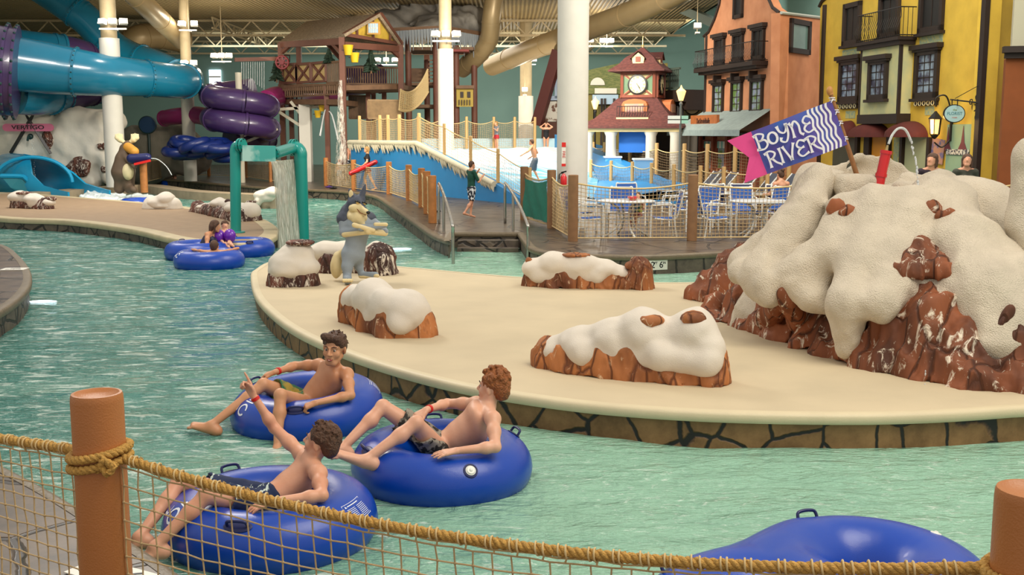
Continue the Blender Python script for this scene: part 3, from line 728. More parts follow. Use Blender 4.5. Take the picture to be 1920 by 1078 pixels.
# ============================================================ PEOPLE
def skin_mat(name, col, col2): 
    m = mat(name, col, .48, col2=col2, scale=5, contrast=(.25, .8), bump=.05, bscale=60)
    b = m.node_tree.nodes['Principled BSDF']; b.inputs['Subsurface Weight'].default_value = .12; b.inputs['Subsurface Scale'].default_value = .02
    b.inputs['Subsurface Radius'].default_value = (1, .35, .2); return m
M_skin1 = skin_mat('fair_skin', '#dfa98a', '#d09070')
M_skin2 = skin_mat('tan_skin', '#d59d77', '#c3855c')
M_skin3 = skin_mat('pale_skin', '#e2b093', '#d39a7c')
M_brown = mat('brown_hair', '#62402a', .55, var=.45, scale=60, bump=.8, bscale=90)
M_ginger = mat('ginger_hair', '#a9622c', .55, var=.5, scale=60, bump=.8, bscale=90)
M_dark = mat('dark_hair', '#5c3d2a', .5, var=.4, scale=60, bump=.7, bscale=90)
M_red = mat('red_band', '#d0201a', .4)
M_eye = mat('eye_white', '#b9aea2', .4); M_iris = mat('iris_dark', '#2a1a10', .2); M_lip = mat('lip', '#a8524a', .4); M_teeth = mat('teeth', '#efe9dd', .3); M_brow = mat('brow_hair', '#2e1c10', .7)
def hframe(f, up=(0, 0, 1)):
    f = Vector(f).normalized(); up = Vector(up); r = f.cross(up).normalized(); u = r.cross(f)
    return r, f, u   # right, forward, up
def add_head(fd, c, f, up, s=1, detail=True, k=.018):
    r, f, u = hframe(f, up); rot = Matrix((r, f, u))
    P = lambda x, y, z: c+(r*x+f*y+u*z)*s
    fd.ell(P(0, -.012, .032), [v*s for v in (.073, .09, .083)], rot, k)
    fd.ell(P(0, .03, -.03), [v*s for v in (.055, .062, .078)], rot, k)
    fd.cap(P(-.018, .066, -.088), P(.018, .066, -.088), .021*s, k=.02)
    fd.cap(P(-.05, .0, -.05), P(-.02, .06, -.088), .02*s, .018*s, k=.025); fd.cap(P(.05, .0, -.05), P(.02, .06, -.088), .02*s, .018*s, k=.025)
    if detail:
        for sx in (-1, 1):
            fd.ell(P(sx*.042, .058, -.022), [v*s for v in (.02, .022, .024)], rot, .02)
            fd.cap(P(sx*.045, .068, .03), P(sx*.012, .082, .03), .0075*s, k=.012)
            fd.ell(P(sx*.03, .1, .012), [v*s for v in (.016, .015, .0075)], rot, .01, 's')
            fd.ell(P(sx*.077, -.006, -.006), [v*s for v in (.011, .018, .03)], rot, .008)
            fd.cap(P(sx*.009, .098, -.02), P(sx*.012, .094, -.022), .008*s, k=.006)
        fd.cap(P(0, .084, .02), P(0, .108, -.016), .0075*s, .0115*s, k=.01)
        fd.cap(P(-.016, .083, -.05), P(.016, .083, -.05), .010*s, k=.01)
        fd.cap(P(-.014, .083, -.066), P(.014, .083, -.066), .009*s, k=.01)
        fd.ell(P(0, .1, -.058), [v*s for v in (.02, .014, .0045)], rot, .004, 's')
    else:
        fd.cap(P(0, .08, .01), P(0, .098, -.016), .012*s, k=.01)
        for sx in (-1, 1): fd.ell(P(sx*.075, -.006, -.006), [v*s for v in (.013, .02, .03)], rot, .01)
    return P, rot
def hand(fd, w, d, n, s=1, curls=(.35, .35, .4, .45), side=1, spread=.12, thumb=(.6, .25), point=None):
    """w wrist, d pointing direction, n palm normal (direction the palm faces), side = +1 thumb on d x n side"""
    d = Vector(d).normalized(); n = Vector(n); n = (n-d*n.dot(d)).normalized(); t = d.cross(n)*side
    P = lambda x, y, z: w+(t*x+d*y+n*z)*s
    L = [.078, .088, .081, .063]; X = [.03, .01, -.011, -.03]
    for i in range(4):
        b = P(X[i], .088-.004*abs(i-1), 0); fd.cap(P(X[i]*.45, .01, 0), b, .0145*s, .0118*s, k=.012)
        dd = (d+t*(X[i]*spread*30*.3)).normalized(); a = 0; p = b; ln = L[i]*s
        for q, fr in enumerate((.45, .3, .25)):
            a += curls[i]*(1.0 if q else .8); v = dd*math.cos(a)+n*math.sin(a); p2 = p+v*ln*fr
            fd.cap(p, p2, (.0098-.0011*q)*s, (.0088-.0011*q)*s, k=.004); p = p2
    b = P(.022, .03, .004); v1 = (t*math.sin(thumb[0])+d*math.cos(thumb[0])+n*thumb[1]).normalized(); p = b+v1*.045*s
    fd.cap(P(.012, .015, 0), b, .016*s, .014*s, k=.014); fd.cap(b, p, .0135*s, .0115*s, k=.01)
    v2 = (v1*.8+d*.5+n*thumb[1]*.6).normalized(); fd.cap(p, p+v2*.032*s, .0105*s, .0095*s, k=.004)
def foot(fd, an, toe, up=(0, 0, 1), s=1, side=1):
    d = (toe-an); up = Vector(up); d = (d-up*d.dot(up)); d.normalize(); t = d.cross(up).normalized()*side
    toe = Vector(toe)
    heel = an-d*.03*s-up*.055*s
    fd.ell(heel, (.034*s, .034*s, .032*s), None, .03)
    fd.cap(an, heel, .034*s, .033*s, k=.025)
    ball = toe-d*.055*s
    fd.cap(an-up*.012*s+d*.02*s, ball+t*.014*s+up*.012*s, .034*s, .021*s, k=.03); fd.cap(heel, ball-t*.022*s, .03*s, .018*s, k=.03)
    fd.cap(heel, ball+t*.02*s, .03*s, .021*s, k=.03)
    for i in range(5):
        x = (.032-.0155*i)*s; l = (.05-.0065*i)*s; r = (.0125 if i == 0 else .0085)*s
        fd.cap(ball+t*x-d*.01*s, ball+t*x+d*l-up*.004*s, r*1.15, r, k=.006)
def body(fd, J, s=1, k=.03, female=False, thin=1.0):
    """J: joints; adds torso, neck, limbs"""
    shl, shr, pel, neck = J['shl'], J['shr'], J['pel'], J['neck']
    xa = (shl-shr).normalized(); mid = (shl+shr)/2; up = (mid-pel).normalized(); xa = (xa-up*xa.dot(up)).normalized(); fw = up.cross(xa)  # left x up... forward
    fw = xa.cross(up)
    rot = Matrix((xa, fw, up)); T = (mid-pel).length; wd = (shl-shr).length
    q = thin
    ch = pel+up*T*.72
    if 'chest' in J: ch = J['chest']
    hx = max(.105*s, min(wd*.42, .17*s))
    fd.ell(ch, (hx*q, .09*s*q, min(.15*s, T*.42)), rot, .05)
    fd.ell(pel.lerp(ch, .62)-fw*.004, (.125*s*q, .079*s*q, .12*s), rot, .07); fd.ell(pel.lerp(ch, .32)-fw*.006, (.112*s*q, .072*s*q, .11*s), rot, .07)
    fd.ell(pel, (.126*s*q, .085*s*q, .085*s), rot, .06)
    fd.cap(shl-xa*.02*s, shr+xa*.02*s, .046*s, .046*s, k=.035)
    fd.cap(mid-up*.01*s, neck, .058*s, .048*s, k=.03); fd.cap(neck, J['head']-Vector(J.get('hup', (0, 0, 1)))*.03*s, .05*s, .05*s, k=.02)
    fd.cap(neck-up*.0*s, shl-up*.0*s, .042*s, .04*s, k=.03); fd.cap(neck, shr, .042*s, .04*s, k=.03)
    if not female:
        for sx in (-1, 1): fd.ell(ch+fw*.066*s*q+xa*sx*hx*.45+up*.055*s, (.064*s, .022*s, .05*s), rot, .05)
    else:
        for sx in (-1, 1): fd.ell(ch+fw*.08*s+xa*sx*.06*s+up*.01*s, (.052*s, .05*s, .05*s), rot, .03)
    for a in 'lr':
        sh, el, wr = J['sh'+a], J['el'+a], J['wr'+a]
        fd.ell(sh, (.052*s*q, .052*s*q, .052*s*q), None, .03)
        fd.cap(sh, el, .047*s*q, .036*s*q, k=.025); m = sh.lerp(el, .45); fd.ell(m, (.046*s*q,)*3, None, .03)
        fd.cap(el, wr, .037*s*q, .024*s*q, k=.02); fd.ell(el.lerp(wr, .25), (.039*s*q,)*3, None, .03)
        hp, kn, an = J['hp'+a], J['kn'+a], J['an'+a]
        fd.cap(hp, kn, .083*s*q, .052*s*q, k=.03); fd.cap(kn, an, .05*s*q, .031*s*q, k=.02)
        bk = (hp-kn).normalized()+(an-kn).normalized(); bk = bk.normalized() if bk.length > .1 else -fw
        fd.ell(kn.lerp(an, .3)+bk*.014*s, (.05*s*q,)*3, None, .035); fd.ell(kn-bk*.012*s, (.04*s,)*3, None, .02)
    return rot, ch
def eyes_face(root_body, P, rot, s, smile=True, brow=M_brow):
    for sx in (-1, 1):
        mb = MB(); mb.sph((0, 0, 0), .0105*s, 12, 8); o = mb.build('eye', M_eye, None, True, None)
        o.data.transform(Matrix.Translation(P(sx*.03, .0728, .0105))); place(o, root_body)
        mb = MB(); mb.sph(P(sx*.03, .0787, .0105), .0068*s, 8, 6); mb.build('iris', M_iris, o, True, None)
        mb = MB(); mb.tube([P(sx*.013, .0905, .034), P(sx*.03, .087, .0405), P(sx*.05, .073, .034)], [.002*s, .0036*s, .0015*s], 6); mb.build('eyebrow', brow, root_body, True, None)
    if smile:
        mb = MB(); mb.tube([P(-.026, .082, -.052), P(-.013, .0925, -.058), P(0, .0955, -.06), P(.013, .0925, -.058), P(.026, .082, -.052)], [.002*s, .0065*s, .008*s, .0065*s, .002*s], 6); o = mb.build('mouth', M_lip, root_body, True, None)
        mb = MB(); mb.tube([P(-.014, .095, -.0565), P(0, .0995, -.0585), P(.014, .095, -.0565)], [.0022*s, .0036*s, .0022*s], 6); mb.build('teeth', M_teeth, o, True, None)
def hair(P, rot, s, m, parent, style='short', seed=0, amp=.005, h=.0065, name='hair'):
    fd = Field(h)
    fd.ell(P(0, -.02, .046), [v*s for v in (.08, .095, .08)], rot, .02)
    fd.ell(P(0, -.055, .0), [v*s for v in (.072, .058, .082)], rot, .03)
    for sx in (-1, 1):
        fd.cap(P(sx*.074, .005, .05), P(sx*.074, .002, .015), .012*s, .008*s, k=.02)
    if style == 'quiff': fd.cap(P(-.045, .055, .092), P(.05, .06, .1), .026*s, .03*s, k=.02); fd.cap(P(-.05, .05, .07), P(-.062, .03, .05), .02*s, k=.02)
    if style in ('short', 'quiff') and h < .008:
        rr = random.Random(seed)
        for i in range(200 if style == 'short' else 60):
            th = rr.uniform(0, 6.28); z = rr.uniform(-.25, 1); rad = math.sqrt(max(0, 1-z*z)); x, y = rad*math.cos(th), rad*math.sin(th)
            if y > .35 and z < .55: continue
            b0 = (x*.08, -.022+y*.094, .05+z*.08); l = .013 if z > .3 else .006
            b0 = (b0[0]*.96, b0[1]*.96, b0[2]*.97); fd.cap(P(*b0), P(b0[0]*1.06-.006+rr.uniform(-.008, .008), b0[1]+(.018 if z > .5 else -.004)+rr.uniform(-.01, .01), b0[2]+l*(z+.1)-(.014 if z < .3 else 0)), .0065*s, .003*s, k=.005)
    if style == 'curly':
        rr = random.Random(seed)
        for i in range(90):
            th = rr.uniform(0, 6.28); z = rr.uniform(.0, 1); rad = math.sqrt(1-z*z); 
            x, y = rad*math.cos(th)*.08, -.015+rad*math.sin(th)*.092
            if y > .05 and z < .5: continue
            fd.ell(P(x, y, .055+z*.085), (.0145*s,)*3, None, .005)
    if style == 'long':
        fd.cap(P(-.03, -.07, -.02), P(-.035, -.075, -.17), .05*s, .03*s, k=.03); fd.cap(P(.03, -.07, -.02), P(.035, -.075, -.17), .05*s, .03*s, k=.03)
        for sx in (-1, 1): fd.cap(P(sx*.078, -.01, .02), P(sx*.078, .0, -.13), .022*s, .016*s, k=.02)
    if style == 'bun': fd.ell(P(0, -.09, .11), [.05*s]*3, None, .02)
    # carve the face opening
    if style != 'none':
        fd.ell(P(0, .105, -.012), [v*s for v in (.066, .07, .082)], rot, .012, 's')
        for sx in (-1, 1): fd.ell(P(sx*.08, .012, -.02), [v*s for v in (.02, .026, .045)], rot, .008, 's') if style != 'long' else None
    return fd.build(name, m, parent, disp=(lambda Q: (amp*fbm(Q*55+seed, 2)-amp*.2) if style == 'curly' else (.0032*fbm(Q*np.array([60, 60, 30])+seed, 3)), .035))
def band(J, a, rad, parent, t=.88, m=None, name='wristband', wd=.011):
    p = J['el'+a].lerp(J['wr'+a], t); d = (J['wr'+a]-J['el'+a]).normalized(); mb = MB()
    mb.tube([p-d*wd, p-d*wd*.9, p+d*wd*.9, p+d*wd], [rad*.9, rad, rad, rad*.9], 20); return mb.build(name, m or M_red, parent, True, 50)
def shorts(J, parent, m, s=1, frac=.62, rot=None, h=.009, extra=.012, name='swim_shorts', flare=.018, q=1):
    fd = Field(h)
    up = ((J['shl']+J['shr'])/2-J['pel']).normalized()
    fd.ell(J['pel'], [(.135*q*s+extra), .095*s*q+extra, .085*s+extra], rot, .02)
    for a in 'lr':
        e = J['hp'+a].lerp(J['kn'+a], frac); r0 = .083*s*q+extra; r1 = (.083+(.052-.083)*frac)*s*q+extra+flare
        fd.cap(J['hp'+a], e, r0, r1, k=.02)
        d = (J['kn'+a]-J['hp'+a]).normalized(); fd.ell(e+d*(r1*.75), (r1*1.05,)*3, None, .006, 's')
    fd.plane(J['pel']+up*.075*s, up, .004)
    return fd.build(name, m, parent, disp=(lambda Q: .005*fbm(Q*22, 2), .03))
M_sh_green = mat('green_plaid_fabric', '#2f6b4a', .8, col2='#a8903c', scale=9, contrast=(.45, .55), stretch=(1, 1, 2.5))
M_sh_camo = mat('camo_fabric', '#8c8577', .8, col2='#2c2822', scale=16, contrast=(.46, .52), detail=2)
M_sh_navy = mat('navy_streak_fabric', '#16264a', .8, col2='#c8d6cc', scale=14, contrast=(.36, .41), stretch=(3, 1, .6))
M_sh_flo = mat('navy_floral_fabric', '#1d2433', .8, col2='#dfe3e6', scale=16, contrast=(.46, .5), detail=2)
def WP(t): return W(t[0], t[1], t[2])
def teen(label, J, hf, hup, s, skin, hairm, hstyle, shortm, hands, feet, cat='boy', h=.0058, fr=.62, seed=1, fw=None, tor=None):
    J = {k: (WP(v) if not isinstance(v, Vector) else v) for k, v in J.items()}
    if fw: J['fw'] = fw
    J['hup'] = hup
    root = empty('person', (J['pel'].x, J['pel'].y, J['pel'].z), label, cat)
    fd = Field(h); rot, ch = body(fd, J, 1.0, thin=tor or 1); P, hr = add_head(fd, J['head'], hf, hup, s)
    for a, kw in hands.items(): hand(fd, J['wr'+a], **kw)
    for a, kw in feet.items(): foot(fd, J['an'+a], J['to'+a], **kw)
    b = fd.build('body', skin, root)
    eyes_face(b, P, hr, s); hair(P, hr, s, hairm, b, hstyle, seed)
    shorts(J, b, shortm, 1.0, fr, rot, q=tor or 1)
    return root, b, J
# red-haired boy on the middle tube
J = dict(head=(925, 727, 7.62), neck=(915, 762, 7.58), shl=(924, 786, 7.36), shr=(893, 757, 7.80), ell=(929, 838, 7.15), wrl=(858, 845, 7.08),
         elr=(838, 757, 7.95), wrr=(800, 768, 7.72), chest=(893, 794, 7.58), pel=(830, 836, 7.62), hpl=(818, 842, 7.52), hpr=(814, 828, 7.75),
         knl=(780, 794, 7.32), knr=(718, 763, 7.72), anl=(686, 862, 7.12), anr=(640, 842, 7.45), tol=(622, 861, 7.05), tor=(590, 838, 7.35))
rB, bB, JB = teen('red-haired boy in camouflage shorts looking back over the middle tube', J, (-.9, .42, .02), (.05, .02, 1), 1.1, M_skin3, M_ginger, 'curly', M_sh_camo,
    {'l': dict(d=(-.95, -.2, -.1), n=(0, .15, -1), side=-1, curls=(.12, .1, .12, .15), spread=.5, s=1.0, thumb=(.7, .1)), 'r': dict(d=(-.75, -.45, -.4), n=(0, .3, -1), side=1, curls=(.3, .3, .35, .4), s=1, spread=.3)},
    {'l': dict(up=(-.45, -.1, .9), s=1.0), 'r': dict(up=(-.45, 0, .9))}, fw=(-.5, 0, .6), seed=4)
band(JB, 'r', .031, bB)
# dark-haired boy near the island
J = dict(head=(627, 653, 8.95), neck=(627, 690, 9.08), shl=(651, 702, 9.0), shr=(598, 684, 9.26), ell=(657, 741, 8.72), wrl=(594, 755, 8.55),
         elr=(553, 686, 9.32), wrr=(517, 697, 9.12), chest=(618, 712, 9.1), pel=(572, 755, 9.12), hpl=(563, 757, 8.98), hpr=(556, 746, 9.2),
         knl=(526, 741, 8.58), knr=(494, 721, 8.98), anl=(520, 843, 8.38), anr=(396, 797, 8.72), tol=(512, 868, 8.2), tor=(350, 803, 8.7))
rC, bC, JC = teen('smiling dark-haired boy in green plaid shorts on the tube nearest the island', J, (-.22, -.95, -.12), (.06, -.1, 1), 1.16, M_skin2, M_dark, 'quiff', M_sh_green,
    {'l': dict(d=(-.9, -.1, -.3), n=(0, .3, -.9), side=-1, curls=(.9, .95, .95, 1.0), s=1.05, thumb=(.5, .5)), 'r': dict(d=(-.9, .1, -.25), n=(-.2, .1, -.9), side=1, curls=(.55, .6, .6, .7), s=1.05, spread=.2)},
    {'l': dict(up=(0, .5, .85)), 'r': dict(up=(-.25, .1, .95), s=1.05)}, fw=(-.5, -.3, .6), seed=9)
band(JC, 'r', .032, bC)
# pointing boy behind the net
J = dict(head=(603, 829, 6.55), neck=(583, 860, 6.56), shl=(597, 888, 6.36), shr=(566, 852, 6.84), ell=(604, 929, 6.14), wrl=(512, 940, 6.03),
         elr=(514, 802, 6.98), wrr=(474, 740, 6.96), chest=(566, 896, 6.58), pel=(502, 938, 6.46), hpl=(488, 946, 6.36), hpr=(484, 930, 6.6),
         knl=(388, 928, 6.06), knr=(336, 905, 6.46), anl=(292, 1024, 5.9), anr=(262, 1006, 6.14), tol=(262, 1052, 5.84), tor=(236, 1030, 6.1))
rA, bA, JA = teen('boy pointing up with his far arm in the tube behind the net', J, (-.93, .3, .16), (.25, -.05, 1), 1.06, M_skin1, M_brown, 'short', M_sh_navy,
    {'l': dict(d=(-.9, -.25, -.22), n=(0, .15, -1), side=-1, curls=(.22, .2, .22, .25), spread=.4, s=.95, thumb=(.6, .1)), 'r': dict(d=(-.42, 0, .85), n=(-.4, -.9, -.1), side=1, curls=(.03, 1.25, 1.3, 1.3), s=.95, thumb=(.5, .6))},
    {'l': dict(up=(-.3, 0, .9), s=.95), 'r': dict(up=(-.3, 0, .9), s=.95)}, fw=(-.5, 0, .6), seed=14, tor=.94)
band(JA, 'r', .029, bA)
# ============================================================ ISLAND SCULPTURES
from mathutils.bvhtree import BVHTree
def paint_mat(name, base, dark, white, wamt=.5, sc_=3.0, vs=.6, crack=True, rough=.72):
    """painted fake rock: brown body, darker crevices, brushed white streaks of painted snow"""
    m = bpy.data.materials.new(name); m.use_nodes = True; nt = m.node_tree; b = nt.nodes['Principled BSDF']; N = nt.nodes.new; L = nt.links.new
    b.inputs['Roughness'].default_value = rough
    tc = N('ShaderNodeTexCoord'); mp = N('ShaderNodeMapping'); mp.inputs['Scale'].default_value = (1, 1, vs); mp.inputs['Rotation'].default_value = (.25, .3, 0); L(tc.outputs['Object'], mp.inputs['Vector'])
    nz = N('ShaderNodeTexNoise'); nz.inputs['Scale'].default_value = sc_*.9; nz.inputs['Detail'].default_value = 6; L(mp.outputs['Vector'], nz.inputs['Vector'])
    r = N('ShaderNodeValToRGB'); r.color_ramp.elements[0].position = .36; r.color_ramp.elements[1].position = .62
    r.color_ramp.elements[0].color = lin(dark); r.color_ramp.elements[1].color = lin(base); L(nz.outputs['Fac'], r.inputs['Fac'])
    mx0 = N('ShaderNodeMix'); mx0.data_type = 'VECTOR'; mx0.inputs['Factor'].default_value = .16; L(mp.outputs['Vector'], mx0.inputs['A']); L(nz.outputs['Color'], mx0.inputs['B'])
    v = N('ShaderNodeTexVoronoi'); v.feature = 'DISTANCE_TO_EDGE'; v.inputs['Scale'].default_value = sc_*1.7; L(mx0.outputs['Result'], v.inputs['Vector'])
    rc = N('ShaderNodeValToRGB'); rc.color_ramp.elements[0].position = .0; rc.color_ramp.elements[1].position = .05; L(v.outputs['Distance'], rc.inputs['Fac'])
    m1 = N('ShaderNodeMix'); m1.data_type = 'RGBA'; m1.inputs['A'].default_value = lin(dark); L(rc.outputs['Color'], m1.inputs['Factor']); L(r.outputs['Color'], m1.inputs['B'])
    n3 = N('ShaderNodeTexNoise'); n3.inputs['Scale'].default_value = sc_*3.2; n3.inputs['Detail'].default_value = 7; n3.inputs['Roughness'].default_value = .7; n3.inputs['Distortion'].default_value = 1.2
    mp3 = N('ShaderNodeMapping'); mp3.inputs['Scale'].default_value = (1, 1, .4); L(tc.outputs['Object'], mp3.inputs['Vector']); L(mp3.outputs['Vector'], n3.inputs['Vector'])
    r3 = N('ShaderNodeValToRGB'); r3.color_ramp.elements[0].position = .66-.16*wamt; r3.color_ramp.elements[1].position = .74-.16*wamt; L(n3.outputs['Fac'], r3.inputs['Fac'])
    m2 = N('ShaderNodeMix'); m2.data_type = 'RGBA'; L(r3.outputs['Color'], m2.inputs['Factor']); L(m1.outputs['Result'], m2.inputs['A']); m2.inputs['B'].default_value = lin(white)
    L(m2.outputs['Result'], b.inputs['Base Color'])
    s = N('ShaderNodeMath'); s.operation = 'MULTIPLY_ADD'; s.inputs[1].default_value = .5; L(rc.outputs['Color'], s.inputs[0]); L(nz.outputs['Fac'], s.inputs[2])
    bp = N('ShaderNodeBump'); bp.inputs['Strength'].default_value = .8; bp.inputs['Distance'].default_value = .04; L(s.outputs[0], bp.inputs['Height']); L(bp.outputs['Normal'], b.inputs['Normal'])
    MATS[name] = m; return m
M_rock = paint_mat('orange_brown_rock', '#bb7540', '#6a3a20', '#dfbd98', .5, 3.0, .3)
M_rock2 = paint_mat('dark_brown_rock', '#6f4030', '#351a12', '#ded2c2', .8, 3.2, .22)
M_rockm = paint_mat('mountain_rock', '#95532e', '#4a2614', '#e6d9c4', .6, 2.3, .25)
M_snow = mat('painted_snow', '#ddd3c4', .7, var=.06, scale=4, bump=.25, bscale=120)
M_snow2 = mat('mountain_snow', '#dccfb9', .72, var=.2, scale=2.6, bump=.9, bscale=85, detail=8)
def facet(seed, amp, f=(5, 5, 2.2)):
    """vertical ribs and ledges"""
    def d(Q):
        a = vnoise(Q*np.array(f)*1.0+seed+Q[:, 2:3]*np.array([.8, .3, 0])*2); b = vnoise(Q*np.array(f)*2.1+seed+9)
        return -amp*(1-2.2*np.abs(a))*.7+amp*.45*np.abs(b)
    return d
def snow_rock(label, px_list, cap_list, D0, rockm, snowm=M_snow, h=.016, seed=0, plates=(), zb=None, amp=.035, group=None, name='snowy_rock', z0=ZI):
    """px_list: (px, py_base, radius_m, height) blobs of the rock foot; cap_list: (px, py, D, r or (rx,ry,rz)) snow blobs"""
    c = G(px_list[0][0], px_list[0][1], z0)
    root = empty(name, (c.x, c.y, z0), label, 'rock', group)
    fd = Field(h); prev = None; fD = []
    for (px, py, r, ht) in px_list:
        p = G(px, py, z0); aw = Vector((p.x, p.y, 0)).normalized()*r*.9; p = p+aw; a = Vector((p.x, p.y, z0-.02)); b = Vector((p.x, p.y, z0+ht)); fD.append((px, p.y))
        fd.cap(a, b, r*1.12, r*1.0, k=.06)
        if prev: fd.cap(prev[0].lerp(prev[1], .5), a.lerp(b, .5), min(r, prev[2])*.95, min(r, prev[2])*.95, k=.06)
        prev = (a, b, r)
    fd.plane((0, 0, z0-.01), (0, 0, -1))
    fd.build('rock_face', rockm, root, disp=(lambda Q: facet(seed, amp)(Q)+facet(seed+5, amp*.45, (14, 14, 4.5))(Q), .1))
    fd = Field(h); prev = None
    for (px, py, D, r) in cap_list:
        D = float(np.interp(px, [q[0] for q in fD], [q[1] for q in fD]))+D
        p = W(px, py, D); R0 = r if not hasattr(r, '__len__') else min(r)
        if hasattr(r, '__len__'): fd.ell(p, (r[0], r[1], r[2]*.88), None, .06)
        else: fd.ell(p, (r, r, r), None, .08)
        if prev: fd.cap(prev[0], p, prev[1]*.85, R0*.85, k=.1)
        prev = (p, R0)
    cap_ = fd.build('snow_cap', snowm, root, disp=(lambda Q: .012*fbm(Q*6+seed, 2), .05)); bv_ = BVHTree.FromPolygons([v.co for v in cap_.data.vertices], [p.vertices for p in cap_.data.polygons])
    for (px, py, D, rr) in plates:
        D = float(np.interp(px, [q[0] for q in fD], [q[1] for q in fD]))+D
        h_ = next((q[0] for q in (bv_.ray_cast(O0, ray(px, py+k).normalized()) for k in range(0, 40, 2)) if q[0]), None); p = h_+ray(px, py)*.035 if h_ else W(px, py, D); f2 = Field(.009); f2.ell(p, rr, None, .01); f2.build('bare_patch', rockm, root, disp=(facet(seed+3, .012, (14, 14, 8)), .03))
    return root
# rock with two snow domes (left of centre)
snow_rock('brown rock with two round snow domes near the island edge', [(664, 606, .15, .26), (695, 621, .17, .22), (735, 633, .17, .15), (790, 632, .15, .14)],
    [(668, 562, .05, (.17, .2, .17)), (700, 560, .05, (.22, .22, .22)), (728, 573, 0, .17), (765, 583, 0, (.235, .24, .23)), (700, 596, -.14, .07), (750, 607, -.15, .09), (712, 585, -.08, .1)], 0, M_rock, seed=3)
# long front rock
snow_rock('long snow-capped rock with two bare brown patches at the front of the island', [(1030, 690, .14, .12), (1070, 700, .17, .1), (1130, 708, .19, .13), (1190, 713, .2, .15), (1265, 720, .2, .13), (1330, 724, .17, .16)],
    [(1045, 655, .05, (.17, .18, .13)), (1090, 645, .05, (.2, .21, .15)), (1150, 635, .05, (.22, .23, .18)), (1208, 625, .05, (.235, .24, .23)), (1255, 640, .05, .18), (1300, 625, .05, (.2, .23, .25)), (1328, 655, 0, (.12, .18, .19)), (1240, 668, -.13, .1), (1325, 682, -.12, .09), (1090, 663, -.1, .1)],
    0, M_rock, seed=8, plates=[(1222, 602, .04, (.11, .08, .06)), (1300, 597, .02, (.11, .08, .065))], amp=.04)
# back-centre rock
snow_rock('low orange rock with a long snow cap at the back edge of the island', [(1002, 537, .14, .1), (1050, 540, .19, .14), (1100, 541, .19, .1), (1150, 541, .17, .1), (1200, 543, .17, .26)],
    [(1000, 502, 0, (.15, .2, .14)), (1040, 496, 0, (.24, .22, .18)), (1090, 498, 0, (.27, .22, .17)), (1135, 505, 0, (.2, .2, .12)), (1165, 513, 0, (.13, .15, .08)), (1010, 518, -.1, .08), (1120, 518, -.1, .09)],
    0, M_rock, seed=12, plates=[(1080, 478, 0, (.2, .12, .03)), (992, 489, -.12, (.05, .05, .05)), (1188, 498, -.02, (.12, .1, .07))], amp=.05)
# rocks round the wolf
snow_rock('tall snowy rock with brown brushed foot at the left tip of the island', [(530, 538, .2, .1), (568, 537, .22, .12)],
    [(540, 494, .02, (.28, .27, .22)), (558, 478, .05, (.24, .24, .2)), (562, 500, .02, (.3, .28, .2)), (535, 505, .0, (.24, .26, .14)), (520, 510, 0, (.12, .15, .08))], 0, M_rock2, seed=20, plates=[(563, 455, .05, (.21, .17, .045))], amp=.03)
snow_rock('low snow-covered rock behind the wolf statue', [(622, 512, .2, .12), (660, 510, .26, .12), (712, 516, .24, .22)],
    [(610, 472, .1, (.3, .22, .17)), (650, 474, .1, (.27, .22, .18)), (690, 480, .1, (.22, .2, .15)), (708, 474, .1, (.2, .22, .17)), (724, 487, .02, (.08, .15, .18))], 0, M_rock2, seed=25, amp=.045)
# left island rocks
LZ = ZI
snow_rock('snowy rock with brown foot beside the blue slide mouth', [(38, 390, .25, .16), (85, 392, .22, .1)], [(38, 370, .0, (.36, .3, .2)), (65, 374, 0, (.3, .3, .17)), (90, 380, 0, (.22, .2, .12)), (60, 383, -.2, .1)], 0, M_rock2, h=.03, seed=31, z0=LZ, plates=[(46, 362, 0, (.25, .15, .05)), (95, 373, 0, (.16, .12, .07))])
snow_rock('smooth pale snow mound at the slide splash pool', [(285, 392, .25, .1), (325, 392, .25, .08)], [(292, 380, .0, (.3, .3, .2)), (312, 373, .0, (.26, .3, .2)), (305, 386, .0, (.46, .3, .12))], 0, M_snow, h=.03, seed=33, z0=LZ, amp=.01)
snow_rock('tumbled snowy rocks with brown sides behind the teal pipe post', [(372, 397, .22, .08), (408, 405, .24, .14), (450, 415, .25, .08), (474, 414, .2, .08)], [(385, 388, 0, (.25, .25, .09)), (412, 381, 0.1, (.28, .3, .13)), (440, 390, 0, (.27, .28, .16)), (470, 396, 0, (.25, .24, .24)), (448, 408, -.1, (.2, .2, .12))], 0, M_rock2, h=.028, seed=36, z0=LZ, plates=[(428, 373, 0, (.1, .1, .05)), (472, 372, 0, (.14, .1, .03))])
r_ = snow_rock('cream dripping snow ledge standing in the water beside the waterfall', [(497, 397, .15, .5), (515, 397, .15, .5)], [(492, 366, .0, (.3, .25, .18)), (512, 362, .0, (.3, .3, .2)), (484, 378, -.1, (.1, .2, .2)), (505, 372, 0, (.25, .25, .14))], 0, M_kerb, M_snow, h=.03, seed=39, z0=-.1, amp=.015)

# ---- snow mountain with crater
mt = empty('snow_mountain', (3.9, 11.8, ZI), 'big cream snow mountain with brown painted rocks and a crater top', 'fake mountain')
c0 = Vector((3.98, 12.1, 0))
